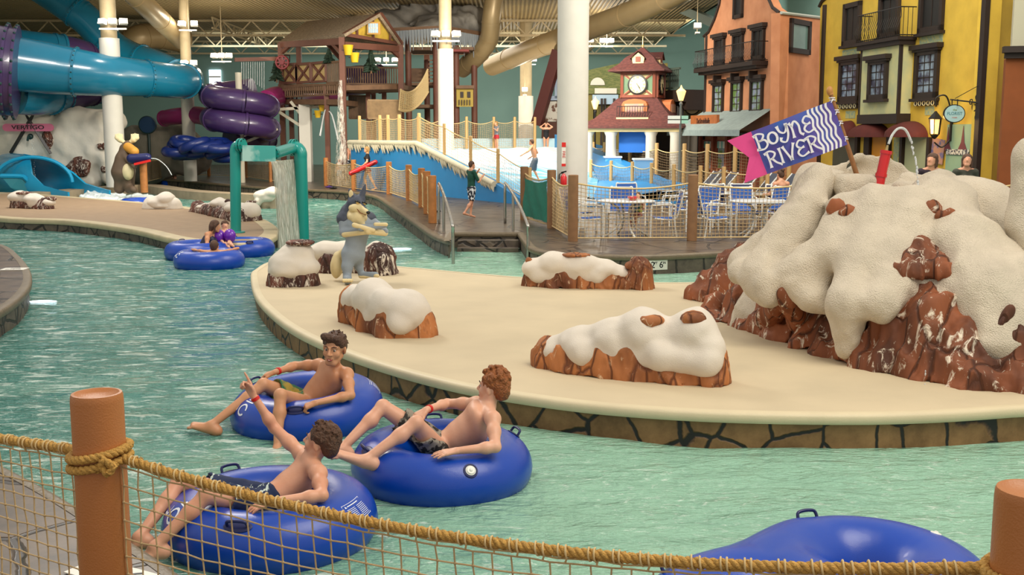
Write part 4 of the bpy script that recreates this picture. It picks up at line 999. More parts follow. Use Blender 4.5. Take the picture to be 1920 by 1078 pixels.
# plan outline of the brown rock foot, from where it meets the island
foot_px = [(1310, 585), (1345, 601), (1400, 622), (1450, 638), (1500, 655), (1560, 670), (1620, 690), (1700, 705), (1780, 720), (1860, 733), (1960, 738), (2080, 728)]
foots = [G(x, y, ZI) for x, y in foot_px]
fd = Field(.022)
hts = [.12, .3, .42, .42, .22, .3, .42, .5, .5, .34, .32, .3]
rs = [.14, .2, .26, .28, .28, .3, .34, .38, .38, .34, .34, .34]
for i, (p, ht, r) in enumerate(zip(foots, hts, rs)):
    inn = (Vector((c0.x, c0.y, 0))-p); inn.z = 0; inn.normalize()
    a = p+inn*r*.9; a.z = ZI-.05; b = p+inn*(r*1.5); b.z = ZI+ht
    fd.cap(a, b, r*.82, r*.7, k=.07)
    if i: fd.cap(pa, a, pr*.7, r*.7, k=.1)
    pa, pr = a, r
for x, y in [(1330, 560), (1360, 540)]:
    p = G(x, y, ZI); fd.cap((p.x, p.y, ZI-.05), (p.x+.3, p.y+.1, ZI+.35), .3, .25, k=.08)
fd.plane((0, 0, ZI-.01), (0, 0, -1))
fd.build('rock_foot', M_rockm, mt, disp=(lambda Q: facet(4, .075, (3.4, 3.4, 1.2))(Q)+facet(9, .045, (8.5, 8.5, 1.5))(Q), .2))
fd = Field(.028)
TOPZ = 1.78
fd.cap((3.98, 12.45, .3), (4.15, 12.35, 1.4), 1.5, .82, k=.2)
# crater rim
for i in range(14):
    a = 2*math.pi*i/14; fd.ell((4.18+.8*math.cos(a), 12.2+.7*math.sin(a), 1.74+.05*math.sin(i*2.3)+.1*math.sin(a)-.04*math.cos(a)), (.25, .24, .24), None, .1)
def fold(p, q, r0, r1, k=.075, mid=None):
    fd.cap(W(*p), W(*q), r0, r1, k=k)
# snow folds running down, placed from their crests in the photograph with real depth
fold((1530, 345, 11.5), (1480, 430, 11.4), .2, .24); fold((1480, 430, 11.4), (1400, 495, 11.5), .26, .2); fold((1400, 495, 11.5), (1385, 510, 11.3), .2, .16)
fold((1515, 380, 11.3), (1440, 520, 11.1), .2, .26); fold((1440, 520, 11.1), (1450, 540, 10.9), .24, .2)
fold((1590, 400, 11.0), (1570, 470, 10.7), .22, .22); fold((1570, 470, 10.7), (1500, 520, 10.8), .22, .26); fold((1500, 520, 10.8), (1520, 560, 10.6), .24, .18)
fold((1650, 400, 10.9), (1620, 500, 10.4), .3, .26); fold((1620, 500, 10.4), (1590, 570, 10.1), .22, .2); fold((1590, 570, 10.1), (1588, 650, 10.1), .18, .12)
fold((1700, 410, 10.8), (1680, 530, 10.2), .34, .3); fold((1680, 530, 10.2), (1650, 570, 9.95), .24, .18)
fold((1760, 390, 11.0), (1800, 470, 10.4), .34, .36); fold((1800, 470, 10.4), (1850, 560, 9.8), .36, .36); fold((1850, 560, 9.8), (1880, 650, 9.45), .34, .26)
fold((1800, 470, 10.4), (1960, 610, 9.7), .36, .36); fold((1720, 520, 10.4), (1830, 600, 9.8), .34, .3); fold((1850, 560, 9.8), (1990, 660, 9.4), .34, .3)
fold((1820, 380, 11.4), (1890, 450, 11.2), .3, .4); fold((1890, 450, 11.2), (2020, 520, 10.6), .4, .5)
# crater and bites
fd.ell((4.18, 12.25, 2.0), (.6, .46, .4), None, .08, 's')
# blocky battlement left of the cannon
mtsnow = fd.build('snow_body', M_snow2, mt, disp=(lambda Q: .1*np.abs(vnoise(Q*np.array([2.1, 2.1, 1.1])+4))-.03+.03*fbm(Q*4.5+2, 2)+.006*fbm(Q*17, 2), .14))
def block(px, py, D, d, nm='snow_block', m=None, rx=0):
    f2 = Field(.02); p = W(px, py, D); w_, dp, ht = d
    for sx in (-1, 1):
        for sy in (-1, 1):
            f2.cap(p+Vector((sx*w_/2, sy*dp/2, -ht)), p+Vector((sx*w_/2*.9, sy*dp/2, 0)), .06, .05, k=.08)
    f2.ell(p+Vector((0, 0, -ht*.5)), (w_*.62, dp*.7, ht*.62), None, .08); f2.cap(p+Vector((-w_/2, 0, -.02)), p+Vector((w_/2, 0, -.02)), .06, k=.1)
    return f2.build(nm, m or M_snow2, mt, disp=(lambda Q: .012*fbm(Q*9, 2), .05))
block(1607, 338, 11.4, (.34, .16, .34)); block(1545, 327, 11.9, (.3, .3, .4)); block(1775, 338, 11.8, (.36, .2, .34)); block(1710, 352, 11.45, (.3, .12, .3))
# bare rock patches set in the snow
_bv = BVHTree.FromPolygons([v.co for v in mtsnow.data.vertices], [p.vertices for p in mtsnow.data.polygons])
def S(x, y, o=.03):
    d = ray(x, y).normalized(); h_ = _bv.ray_cast(O0, d); return (h_[0] if h_[0] else W(x, y, 10))+d*o
def bpatch(px, py, rad, tilt=0, th=.05):
    p = S(px, py, .02); f2 = Field(.011); f2.ell(p, (rad[0], th, rad[1]), Matrix.Rotation(R_(tilt), 3, 'Y').transposed(), .02)
    return f2.build('bare_rock_patch', M_rockm, mt, disp=(facet(px, .022, (11, 11, 3.5)), .05))
bpatch(1568, 392, (.11, .1)); bpatch(1588, 398, (.1, .07)); bpatch(1748, 393, (.09, .09)); bpatch(1772, 402, (.1, .05), 15); bpatch(1884, 598, (.06, .13), -28)
def cpatch(segs, sd, pl=None, am=.04):
    f2 = Field(.014)
    for (p, q, r0, r1) in segs: f2.cap(S(*p, r0*.6), S(*q, r1*.6), r0, r1, k=.05)
    if pl: f2.plane(S(*pl), (0, 0, -1))
    return f2.build('bare_rock_patch', M_rockm, mt, disp=(facet(sd, am, (10, 10, 1.6)), .08))
cpatch([((1726, 458), (1698, 508), .06, .12), ((1726, 458), (1776, 514), .06, .1), ((1728, 465), (1735, 508), .09, .16), ((1742, 478), (1755, 512), .1, .14), ((1716, 480), (1712, 512), .09, .14)], 5, (1735, 520), .03)
cpatch([((1752, 572), (1712, 610), .1, .12), ((1755, 576), (1800, 650), .1, .15), ((1706, 618), (1690, 680), .12, .15), ((1745, 620), (1750, 690), .14, .18)], 15)
cpatch([((1468, 548), (1440, 600), .07, .14), ((1478, 560), (1510, 622), .08, .14)], 25)
# right-hand snow spire
sp = empty('snow_spire', (W(1925, 500, 10.3).x, 10.3, ZI+.6), 'tall cream snow spire cut off by the right edge', 'fake mountain')
fd = Field(.03); a = W(1930, 290, 10.3); fd.cap(a, W(1935, 420, 10.3), .14, .22, k=.1); fd.cap(W(1935, 420, 10.3), W(1975, 560, 10.3), .22, .5, k=.12); fd.cap(W(1975, 560, 10.3), W(2000, 640, 10.2), .45, .5)
fd.build('spire_body', M_snow2, sp, disp=(lambda Q: .03*fbm(Q*4, 2), .07))
# ---- flag
M_pole = mat('bamboo_pole', '#9c6a3c', .6, var=.3, scale=20); 
fl = empty('flag', W(1608, 330, 11.75), 'pink and blue swallowtail flag reading BOYNE RIVER on a wooden pole', 'flag')
a, b_ = W(1612, 345, 11.8), W(1558, 178, 11.8)
mb = MB(); mb.tube([a, a.lerp(b_, .5), b_], [.028, .026, .022], 12); mb.build('pole', M_pole, fl, True)
mb = MB(); d = (b_-a).normalized(); mb.sph(b_+d*.045, (.035, .035, .05), 12, 8); mb.cyl(b_, b_+d*.02, .03); mb.build('finial', mat('wood_knob', '#b98246', .5), fl, True)
DF = 11.72; corners = [W(1559, 189, DF), W(1590, 271, DF), W(1395, 343, DF+.05), W(1364, 264, DF+.05)]   # hoist top, hoist bottom, fly bottom, fly top
M_fblue = mat('flag_blue', '#2f5fae', .65, var=.15, scale=5, col2='#5a4a9c', contrast=(.4, .75)); M_fpink = mat('flag_pink', '#e0498f', .65, var=.1, scale=5); M_fwhite = mat('flag_white', '#e6e6ea', .65)
def fp(u, v, off=0):   # u hoist->fly, v top->bottom
    t = corners[0].lerp(corners[3], u); bt = corners[1].lerp(corners[2], u); p = t.lerp(bt, v)
    return p+Vector((0, -off+.02*math.sin(u*9+v*1.5), 0))
def sheet(u0, u1, nu, m, nm, v0=lambda u: 0, v1=lambda u: 1, off=0, parent=fl, nv=6):
    vs = []; fs = []
    for i in range(nu+1):
        u = u0+(u1-u0)*i/nu
        for j in range(nv+1): vs.append(fp(u, v0(u)+(v1(u)-v0(u))*j/nv, off))
    n = len(vs); vs += [Vector(v)+Vector((0, .006, 0)) for v in vs]
    for i in range(nu):
        for j in range(nv):
            q = (i*(nv+1)+j, i*(nv+1)+j+1, (i+1)*(nv+1)+j+1, (i+1)*(nv+1)+j); fs.append(q); fs.append(tuple(k+n for k in q[::-1]))
    return mkobj(nm, vs, fs, m, parent, True, 60)
pn = sheet(0, .77, 24, M_fblue, 'blue_panel')
# swallowtail
vs = []; fs = []
for off in (0, .006):
    for (u, v) in [(.77, 0), (.77, .5), (.77, 1), (1.0, 1.0), (1.0, 0.0), (.87, .52)]: vs.append(fp(u, v)+Vector((0, off, 0)))
# extend the tails
fs = [(0, 1, 5, 4), (1, 2, 3, 5), (10, 11, 7, 6), (11, 9, 8, 7), (0, 4, 10, 6), (4, 5, 11, 10), (5, 3, 9, 11), (3, 2, 8, 9)]
mkobj('pink_tail', vs, fs, M_fpink, fl)
for k in range(5):
    u0 = .045+k*.042
    vs = []; fs = []
    for j in range(31):
        v = .0+1.0*j/30; s_ = .009*math.sin(v*20)
        for du in (0, .021): vs.append(fp(u0+du+s_, v, .004))
    for j in range(30): fs.append((j*2, j*2+1, j*2+3, j*2+2))
    mkobj('wave_stripe', vs, fs, M_fwhite, pn)
xd = (fp(.25, .5)-fp(.7, .5)).normalized(); yd = (fp(.5, 0)-fp(.5, 1)).normalized()
GL = {'B': (.74, [[(.12, -.02), (.15, .5), (.1, 1)], [(-.06, .92), (.25, 1.03), (.6, .86), (.4, .56), (.15, .53)], [(.15, .53), (.58, .52), (.7, .2), (.42, -.04), (-.05, .06)]]),
      'O': (.72, [[(.34+.29*math.cos(a), .45+.36*math.sin(a)) for a in [k*.5236 for k in range(13)]]]),
      'Y': (.74, [[(.02, 1.06), (.1, .68), (.36, .5), (.56, .72), (.6, 1.06)], [(.6, 1.0), (.6, .4), (.34, -.08), (.04, .06), (.1, .28)]]),
      'N': (.78, [[(.1, -.04), (.13, .6), (.02, .98)], [(.12, .7), (.38, .98), (.58, .66), (.56, .15), (.74, -.04)]]),
      'E': (.7, [[(.66, .86), (.32, 1.02), (.08, .76), (.26, .52), (.52, .54)], [(.26, .52), (.04, .26), (.26, -.03), (.72, .1)]]),
      'R': (.76, [[(.14, -.04), (.15, .5), (.1, 1)], [(-.08, .92), (.3, 1.03), (.6, .8), (.4, .54), (.14, .5)], [(.34, .52), (.54, .2), (.86, -.06)]]),
      'I': (.34, [[(.12, 1.02), (.14, .5), (.12, -.02)]]), 'V': (.76, [[(-.02, 1.02), (.16, .5), (.34, -.02)], [(.34, -.02), (.5, .5), (.72, 1.02)]])}
def ornate(word, Mt, h):
    tot = sum(GL[c][0] for c in word); x = -tot/2
    for c in word:
        mb = MB()
        for st in GL[c][1]:
            P = spline([(a, b_, 0) for a, b_ in st], 6, closed=False); n = len(P); vs = []
            for i, p in enumerate(P):
                t = i/(n-1); d = (P[min(i+1, n-1)]-P[max(i-1, 0)]).normalized(); nn = Vector((-d.y, d.x, 0)); wd = (.058+.045*abs(2*t-1)**4)*(.8+.35*abs(d.y))
                if c == 'O': wd = .055+.025*abs(d.y)
                for z in (0, .01): vs += [p+nn*wd+Vector((0, 0, z)), p-nn*wd+Vector((0, 0, z))]
            fs = []
            for i in range(n-1):
                a = i*4; fs += [(a+2, a+3, a+7, a+6), (a, a+4, a+5, a+1), (a, a+2, a+6, a+4), (a+1, a+5, a+7, a+3)]
            mb.add([Mt @ Vector(((v[0]+x)*h, (v[1]-.5)*h, v[2]*.3)) for v in vs], fs)
        mb.build('letter', M_fwhite, pn, recalc=True); x += GL[c][0]+.04
ornate('BOYNE', frame_mat(fp(.515, .27, .026), xd, yd), .165); ornate('RIVER', frame_mat(fp(.50, .71, .026), xd, yd), .165)
for t in (.03, .3, .55, .9):
    mb = MB()
    p = b_.lerp(a, t*.5+.03); q = fp(0.01, min(1, t*1.02)); d2 = (a-b_).normalized()
    for s in (-.012, .012): mb.tube([p+d2*s+Vector((.03*math.cos(x), -.03*math.sin(x)-.0, 0)) for x in [i*.7 for i in range(10)]], .006, 5)
    mb.tube([p+Vector((0, -.03, 0)), q+Vector((0, -.01, 0))], .005, 5); mb.build('tie_cord', M_fwhite, fl, True)
# ---- water cannon and jet
wc = empty('water_cannon', W(1648, 350, 11.2), 'red water cannon in the crater shooting a thin arc of water', 'water cannon')
M_cred = mat('cannon_red', '#c8151c', .25, coat=.4)
mb = MB(); a, b_ = W(1647, 352, 11.3), W(1662, 283, 11.3)
mb.cyl(a, b_, .052, 20); d = (b_-a).normalized()
for t, r in ((.0, .068), (.3, .06), (.92, .06)): p = a.lerp(b_, t); mb.tube([p, p+d*.035], r, 20)
mb.build('barrel', M_cred, wc, True, 40)
mb = MB(); mb.cyl(a-Vector((0, 0, .3)), a+Vector((0, 0, .02)), .06, 16); mb.lathe((a.x, a.y, a.z-.08), [(.085, 0), (.085, .03), (.06, .03)], 16); mb.cyl(a+Vector((-.1, 0, .0)), a+Vector((.1, 0, .0)), .025, 10); mb.build('swivel_base', M_cred, wc, True, 40)
mb = MB(); mb.cyl(b_, b_+d*.06, .016, 10, .01); mb.build('nozzle', mat('brass', '#c9b27a', .3, metal=.8), wc, True)
M_jet = mat('water_stream', '#eef2f2', .15, trans=.5)
mb = MB(); rr = random.Random(2); pts = []
for (x, y) in [(1666, 270), (1672, 255), (1680, 244), (1688, 240), (1696, 242), (1702, 250), (1708, 264)]: pts.append(W(x, y, 11.25))
mb.tube(spline(pts, 5, closed=False), [.013]*31, 7)
prev = (1708, 264)
path = [(1708, 264), (1716, 300), (1722, 345), (1725, 400), (1729, 470), (1731, 540), (1733, 620), (1735, 680), (1736, 740), (1737, 775)]
for i in range(len(path)-1):
    for k in range(14 if i < 4 else 7):
        t = rr.random(); x = path[i][0]*(1-t)+path[i+1][0]*t; y = path[i][1]*(1-t)+path[i+1][1]*t
        p = W(x+rr.uniform(-1.5, 1.5), y, 11.25-2.2*max(0, (y-264)/511)**1.0); r = rr.uniform(.006, .013)*(1 if i < 4 else .75); mb.sph(p, (r, r, r*1.7), 6, 5)
mb.build('water_jet', M_jet, wc, True, None)
# ============================================================ WOLF STATUE
M_wg = mat('wolf_grey', '#8f9aa4', .6, var=.08, scale=8, bump=.2, bscale=90); M_wd = mat('wolf_slate', '#474d5c', .6, var=.1, scale=9, bump=.2, bscale=90)
M_wc = mat('wolf_cream', '#e3cf9c', .6, var=.08, scale=8, bump=.15, bscale=90); M_blk = mat('black_gloss', '#0d0d0f', .25)
wolf = empty('wolf_statue', G(662, 522, ZI), 'grey and cream wolf statue standing upright with crossed arms on the island', 'statue')
DW = 15.9; w_ = lambda x, y, d=0: W(x, y, DW+d)
fd = Field(.013)
fd.cap(w_(672, 424), w_(668, 452), .2, .14, k=.05); fd.cap(w_(668, 452), w_(663, 474), .135, .17, k=.06)
fd.cap(w_(656, 478, -.05), w_(651, 500, -.12), .115, .08, k=.06); fd.cap(w_(651, 500, -.12), w_(651, 520, -.16), .075, .055, k=.04); fd.cap(w_(651, 521, -.16), w_(652, 525, -.32), .06, .065, k=.03)
fd.cap(w_(670, 482, .04), w_(673, 500, .06), .1, .065, k=.05); fd.cap(w_(673, 500, .06), w_(678, 514, .05), .055, .045, k=.03); fd.cap(w_(678, 515, .05), w_(704, 516, -.02), .045, .05, k=.03)
fd.cap(w_(647, 413, .0), w_(646, 434, -.06), .1, .075, k=.05); fd.cap(w_(692, 412, .1), w_(712, 428, .02), .085, .07, k=.05)
fd.cap(w_(646, 436, -.08), w_(690, 428, -.26), .07, .05, k=.03); fd.cap(w_(716, 430, -.02), w_(675, 427, -.3), .065, .05, k=.03)
fd.cap(w_(690, 428, -.26), w_(722, 422, -.24), .05, .04, k=.03); fd.cap(w_(716, 430, -.02), w_(722, 434, -.12), .06, .05, k=.03)
wb = fd.build('body', M_wg, wolf)
fd = Field(.012)
fd.ell(w_(668, 380), (.125, .13, .12), None, .04); fd.cap(w_(668, 384), w_(655, 398, .05), .11, .13, k=.05); fd.ell(w_(650, 410, .06), (.15, .17, .12), None, .05); fd.ell(w_(690, 409, .1), (.12, .13, .1), None, .05)
fd.cap(w_(661, 372), w_(656, 357), .06, .022, k=.03); fd.cap(w_(678, 370), w_(685, 346), .055, .016, k=.03)
fd.cap(w_(674, 378, -.09), w_(686, 393, -.2), .03, .022, k=.02); fd.cap(w_(654, 430, .16), w_(658, 462, .14), .08, .06, k=.04); fd.cap(w_(658, 462, .14), w_(640, 476, .16), .05, .03, k=.04)
fd.build('dark_coat', M_wd, wolf, disp=(lambda Q: .006*fbm(Q*20, 2), .03))
fd = Field(.011)
fd.ell(w_(669, 390, -.09), (.12, .1, .075), None, .03); fd.cap(w_(676, 390, -.12), w_(688, 398, -.24), .065, .035, k=.03); fd.cap(w_(672, 398, -.12), w_(684, 402, -.2), .05, .025, k=.02)
hd = fd.build('muzzle', M_wc, wolf)
fd = Field(.012); fd.ell(w_(672, 408, -.1), (.13, .12, .1), None, .03); fd.cap(w_(656, 392, -.02), w_(660, 405, -.08), .05, .07, k=.03); fd.cap(w_(672, 410, -.14), w_(680, 420, -.16), .09, .04, k=.03)
fd.build('chest_ruff', M_wc, wolf, disp=(lambda Q: .008*fbm(Q*np.array([24, 24, 12]), 2), .03))
fd = Field(.014); fd.ell(w_(632, 498, .12), (.1, .13, .19), Matrix.Rotation(.12, 3, 'Y'), .04); fd.cap(w_(636, 480, .12), w_(648, 470, .05), .07, .05, k=.04); fd.build('tail', M_wc, wolf, disp=(lambda Q: .006*fbm(Q*np.array([20, 20, 6]), 2), .03))
fd = Field(.009)
for (p, q, r) in [((646, 439, -.12), (690, 434, -.28), .045), ((722, 437, -.12), (690, 434, -.3), .045), ((664, 422, -.33), (700, 432, -.3), .035), ((704, 421, -.27), (724, 421, -.26), .03)]: fd.cap(w_(*p), w_(*q), r, r*.9, k=.02)
fd.build('forearm_fur', M_wc, wolf)
f2 = Field(.008)
for i in range(4): f2.ell(w_(645+i*4.5, 526, -.38), (.028, .05, .028), None, .01)
f2.build('toes', M_wc, wolf); f2 = Field(.008)
for i in range(3): f2.ell(w_(706, 517, -.06+i*.045), (.045, .026, .028), None, .01)
f2.cap(w_(676, 518, .03), w_(704, 519, -.03), .03, .03, k=.02)
f2.build('toes', M_wc, wolf)
mb = MB(); mb.sph(w_(690.5, 398.5, -.28), (.03, .03, .026)); mb.build('nose', M_blk, wolf, True, None)
for (x, y, d) in [(671, 380, -.155), (684, 382, -.13)]:
    mb = MB(); mb.sph(w_(x, y, d), (.028, .02, .018)); e = mb.build('eye', mat('amber_eye', '#d9b46a', .3), wolf, True, None)
    mb = MB(); mb.tube([w_(x-5, y-3, d-.01), w_(x, y-2.5, d-.025), w_(x+4, y+.5, d-.01)], .011, 6); mb.build('brow', M_blk, e, True, None)
mb = MB(); mb.tube([w_(669, 391, -.185), w_(675, 399, -.2), w_(686, 403, -.235)], .006, 5); mb.build('mouth_line', mat('mouth_brown', '#8a4a24', .6), wolf, True, None)
mb = MB(); a, b_, c_ = w_(653, 373, -.06), w_(663, 369, -.08), w_(657, 357, -.02)
mb.sph(w_(658, 364, -.05), (.035, .015, .06)); mb.build('inner_ear', M_wc, wolf, True, None)
# ============================================================ TEAL PIPE WATERFALL
M_pipe = mat('teal_pipe', '#0e8f85', .3, coat=.3); M_bolt = mat('dark_bolt', '#1c3a3a', .4); M_tbox = mat('aged_teal_box', '#3a9c94', .45, col2='#9fc7bd', scale=2.5, contrast=(.35, .5))
pw = empty('waterfall_pipes', G(442, 436, ZI), 'teal pipe archway pouring a curtain of water between two islands', 'water feature')
pl = G(442, 436, ZI); DL = pl.y; DR = 19.0
rl = 8.5/F*DL; DR = G(568, 447, 0).y
def flange(mb, p, d, r):
    d = Vector(d).normalized(); p = Vector(p)
    for s in (-.035, .035): mb.tube([p+d*(s-.02), p+d*(s+.02)], r*1.32, 24)
def bolts(mb, p, d, r, n=8):
    d = Vector(d).normalized(); a = d.orthogonal().normalized(); b = d.cross(a)
    for k in range(n): q = Vector(p)+(a*math.cos(k*6.283/n)+b*math.sin(k*6.283/n))*r*1.17; mb.cyl(q-d*.07, q+d*.07, .014, 6)
a = W(441, 283, DL); mb = MB(); mb.tube([(pl.x, pl.y, ZI-.02), (a.x, pl.y, a.z-.1)], .115, 24); mb.tube(spline([(a.x, pl.y, a.z-.12), (a.x, pl.y, a.z), (a.x+.05, pl.y-.02, a.z+.1), (a.x+.22, pl.y-.1, a.z+.12)], 5, closed=False), .115, 24)
mb.build('post_pipe', M_pipe, pw, True, 50)
mb = MB(); mb.lathe((pl.x, pl.y, 0), [(.2, ZI), (.2, ZI+.025), (.118, ZI+.03)], 20); mb.build('base_flange', M_tbox, pw, True, 40)
mb = MB(); q = Vector((a.x+.15, pl.y-.06, a.z+.12)); flange(mb, q, (1, -.35, 0), .115); fo = mb.build('flange', M_pipe, pw, True, 40); mb = MB(); bolts(mb, q, (1, -.35, 0), .115); mb.build('bolts', M_bolt, fo)
# right, nearer pipe: rises from the water and elbows left
rb = W(568, 460, DR); rx = rb.x; rt = W(568, 285, DR)
mb = MB(); rr_ = 12/F*DR
mb.tube([(rx, DR, -.3), (rx, DR, rt.z-.12)], rr_, 28); mb.tube(spline([(rx, DR, rt.z-.14), (rx, DR, rt.z-.02), (rx-.07, DR+.02, rt.z+.08), (rx-.22, DR+.1, rt.z+.1)], 6, closed=False), rr_, 28)
mb.build('post_pipe', M_pipe, pw, True, 50)
mb = MB(); q = Vector((rx-.16, DR+.06, rt.z+.1)); flange(mb, q, (1, -.4, 0), rr_); fo = mb.build('flange', M_pipe, pw, True, 40); mb = MB(); bolts(mb, q, (1, -.4, 0), rr_, 10); mb.build('bolts', M_bolt, fo)
q2 = W(513, 288, (DL+DR)/2-.6); mb = MB(); mb.tube([q, q2], rr_*.85, 24); mb.build('cross_pipe', M_pipe, pw, True, 50)
mb = MB(); flange(mb, q2, q-q2, rr_*.7); fo = mb.build('flange', M_pipe, pw, True, 40); mb = MB(); bolts(mb, q2, q-q2, rr_*.7, 8); mb.build('bolts', M_bolt, fo)
bl = W(452, 287, DL-.05); mb = MB(); mb.bar(bl, q2+(q2-bl)*.02, .3, .34); mb.build('spill_box', M_tbox, pw)
M_fall = bpy.data.materials.new('falling_water'); M_fall.use_nodes = True; nt = M_fall.node_tree; b = nt.nodes['Principled BSDF']
tc = nt.nodes.new('ShaderNodeTexCoord'); mp = nt.nodes.new('ShaderNodeMapping'); mp.inputs['Scale'].default_value = (9, 9, 1.2); nt.links.new(tc.outputs['Object'], mp.inputs['Vector'])
n = nt.nodes.new('ShaderNodeTexNoise'); n.inputs['Scale'].default_value = 3; n.inputs['Detail'].default_value = 6; n.inputs['Distortion'].default_value = .6; nt.links.new(mp.outputs['Vector'], n.inputs['Vector'])
r = nt.nodes.new('ShaderNodeValToRGB'); r.color_ramp.elements[0].position = .35; r.color_ramp.elements[1].position = .68; r.color_ramp.elements[0].color = lin('#a3a08c'); r.color_ramp.elements[1].color = lin('#f2efe4'); nt.links.new(n.outputs['Fac'], r.inputs['Fac']); nt.links.new(r.outputs['Color'], b.inputs['Base Color'])
ra = nt.nodes.new('ShaderNodeMapRange'); ra.inputs['From Min'].default_value = .3; ra.inputs['From Max'].default_value = .62; ra.inputs['To Min'].default_value = .35; ra.inputs['To Max'].default_value = .95; nt.links.new(n.outputs['Fac'], ra.inputs['Value']); nt.links.new(ra.outputs['Result'], b.inputs['Alpha'])
b.inputs['Roughness'].default_value = .25; MATS['falling_water'] = M_fall
def fall(name, A, B, sh, zt, parent, m=None, nx=24, nz=20, seed=1, throw=.25, flare=.0):
    vs = []; fs = []
    for j in range(nz+1):
        t = j/nz
        for i in range(nx+1):
            u = i/nx; p = A.lerp(B, u); z = zt*(1-t)+.0*t
            w = mn.noise(Vector((u*9, t*1.5, seed)))*.05*(t+.2)
            c = (A+B)/2; p = c+(p-c)*(1+flare*t)
            vs.append((p.x+sh.x*t**.5*throw+w, p.y+sh.y*t**.5*throw+w, z))
    for j in range(nz):
        for i in range(nx): q = j*(nx+1)+i; fs.append((q, q+1, q+nx+2, q+nx+1))
    vs2 = [(x+.02, y+.05, z) for x, y, z in vs]; k = len(vs); vs += vs2; fs += [tuple(i+k for i in f[::-1]) for f in fs]
    return mkobj(name, vs, fs, m or M_fall, parent, True)
fa = W(508, 303, DL-.5); fb = W(556, 303, DR+.4)
fall('water_curtain', fa, fb, Vector((.45, -.1, 0)), fa.z, pw)
# splash where it lands
# ============================================================ FAMILY IN TUBES
def mk(label, J, hf, hup, s, skin, hairm, style, h=.012, cat='person', hands=False, seed=1, female=False, thin=1, bs=1.0, clothes=(), detail=False):
    J = {k: (WP(v) if not isinstance(v, Vector) else v) for k, v in J.items()}; J['hup'] = hup
    root = empty('person', J['pel'], label, cat); fd = Field(h); rot, ch = body(fd, J, bs, thin=thin, female=female); P, hr = add_head(fd, J['head'], hf, hup, s, detail)
    for a in 'lr':
        if 'hd'+a in J: hand(fd, J['wr'+a], J['hd'+a]-J['wr'+a], (0, .3, -1), s*.95, curls=(.4,)*4)
        else:
            d = (J['wr'+a]-J['el'+a]).normalized(); fd.cap(J['wr'+a], J['wr'+a]+d*.1*bs, .03*bs, .024*bs, k=.02)
        if 'to'+a in J: 
            fd.cap(J['an'+a], J['to'+a], .035*bs, .03*bs, k=.03)
    b = fd.build('body', skin, root)
    if style: hair(P, hr, s, hairm, b, style, seed, h=max(h*.8, .009))
    for (kind, m, kw) in clothes:
        if kind == 'shorts': shorts(J, b, m, bs, h=h, rot=rot, q=thin, **kw)
        if kind in ('shirt', 'suit'):
            fd = Field(h); xa = (J['shl']-J['shr']).normalized(); mid = (J['shl']+J['shr'])/2; up = (mid-J['pel']).normalized(); T = (mid-J['pel']).length; e = .014
            hx = max(.105*bs, min((J['shl']-J['shr']).length*.42, .17*bs)); fw = xa.cross(up)
            fd.ell(ch, (hx*thin+e, .092*bs*thin+e, min(.15*bs, T*.42)+e), rot, .05); q_ = J['pel']
            for t_, rx_, ry_ in ((.62, .125, .079), (.32, .118, .074), (0, .128, .088)): fd.ell(q_.lerp(ch, t_), (rx_*bs*thin+e, ry_*bs*thin+e, .12*bs+e), rot, .05)
            if kind == 'suit': fd.plane(ch+up*.1*bs, up, .01)
            if female:
                for sx in (-1, 1): fd.ell(ch+fw*.08*bs+xa*sx*.06*bs+up*.01*bs, ((.052*bs+e),)*3, rot, .03)
            if kind == 'shirt':
                fd.cap(J['shr'], J['shl'], .06*bs, .06*bs, k=.03); fr = kw.get('sleeve', .5)
                for a in 'lr':
                    fd.cap(J['sh'+a], J['sh'+a].lerp(J['el'+a], min(1, fr*1.0)), .06*bs, .052*bs, k=.02)
                    if fr > 1: fd.cap(J['el'+a], J['el'+a].lerp(J['wr'+a], .9), .05*bs, .04*bs, k=.02)
            else: fd.plane(ch+up*.09*bs, up, .01)
            if kind == 'suit': fd.plane(J['pel']-up*.1*bs, -up, .01)
            fd.build(kw.get('name', 'shirt' if kind == 'shirt' else 'swimsuit'), m, b, disp=(lambda Q: .004*fbm(Q*20, 2), .03))
        if kind == 'trousers':
            fd = Field(h); fd.ell(J['pel'], (.145*bs, .11*bs, .1*bs), rot, .03)
            for a in 'lr': fd.cap(J['hp'+a], J['kn'+a], .095*bs, .07*bs, k=.03); fd.cap(J['kn'+a], J['an'+a], .068*bs, .05*bs, k=.02)
            fd.build('trousers', m, b)
    return root, b, J, P, hr
ta = G(455, 485, 0); t1 = tube_obj('inner_tube', 'far blue inner tube touching the left island carrying two riders', (W(452, 478, ta.y+.6).x, ta.y+.75, .12), rz=1.2, handles=(.9, 4.0), valve=None, n=48)
tb = G(380, 490, 0); t2 = tube_obj('inner_tube', 'blue inner tube under the woman in the dark swimsuit', (W(373, 478, tb.y+.6).x, tb.y+.55, .13), rz=.2, handles=(2.2,), valve=None, n=48)
tc_ = G(392, 508, 0); t3 = tube_obj('inner_tube', 'nearest tube of the family group with an arm draped on each side', (W(391, 490, tc_.y+.6).x, tc_.y+.66, .11), rz=0, handles=(), valve=None, logo_a=3.7, n=48)
DA = tb.y+.45
M_suit = mat('dark_swimsuit', '#1b1e3a', .6)
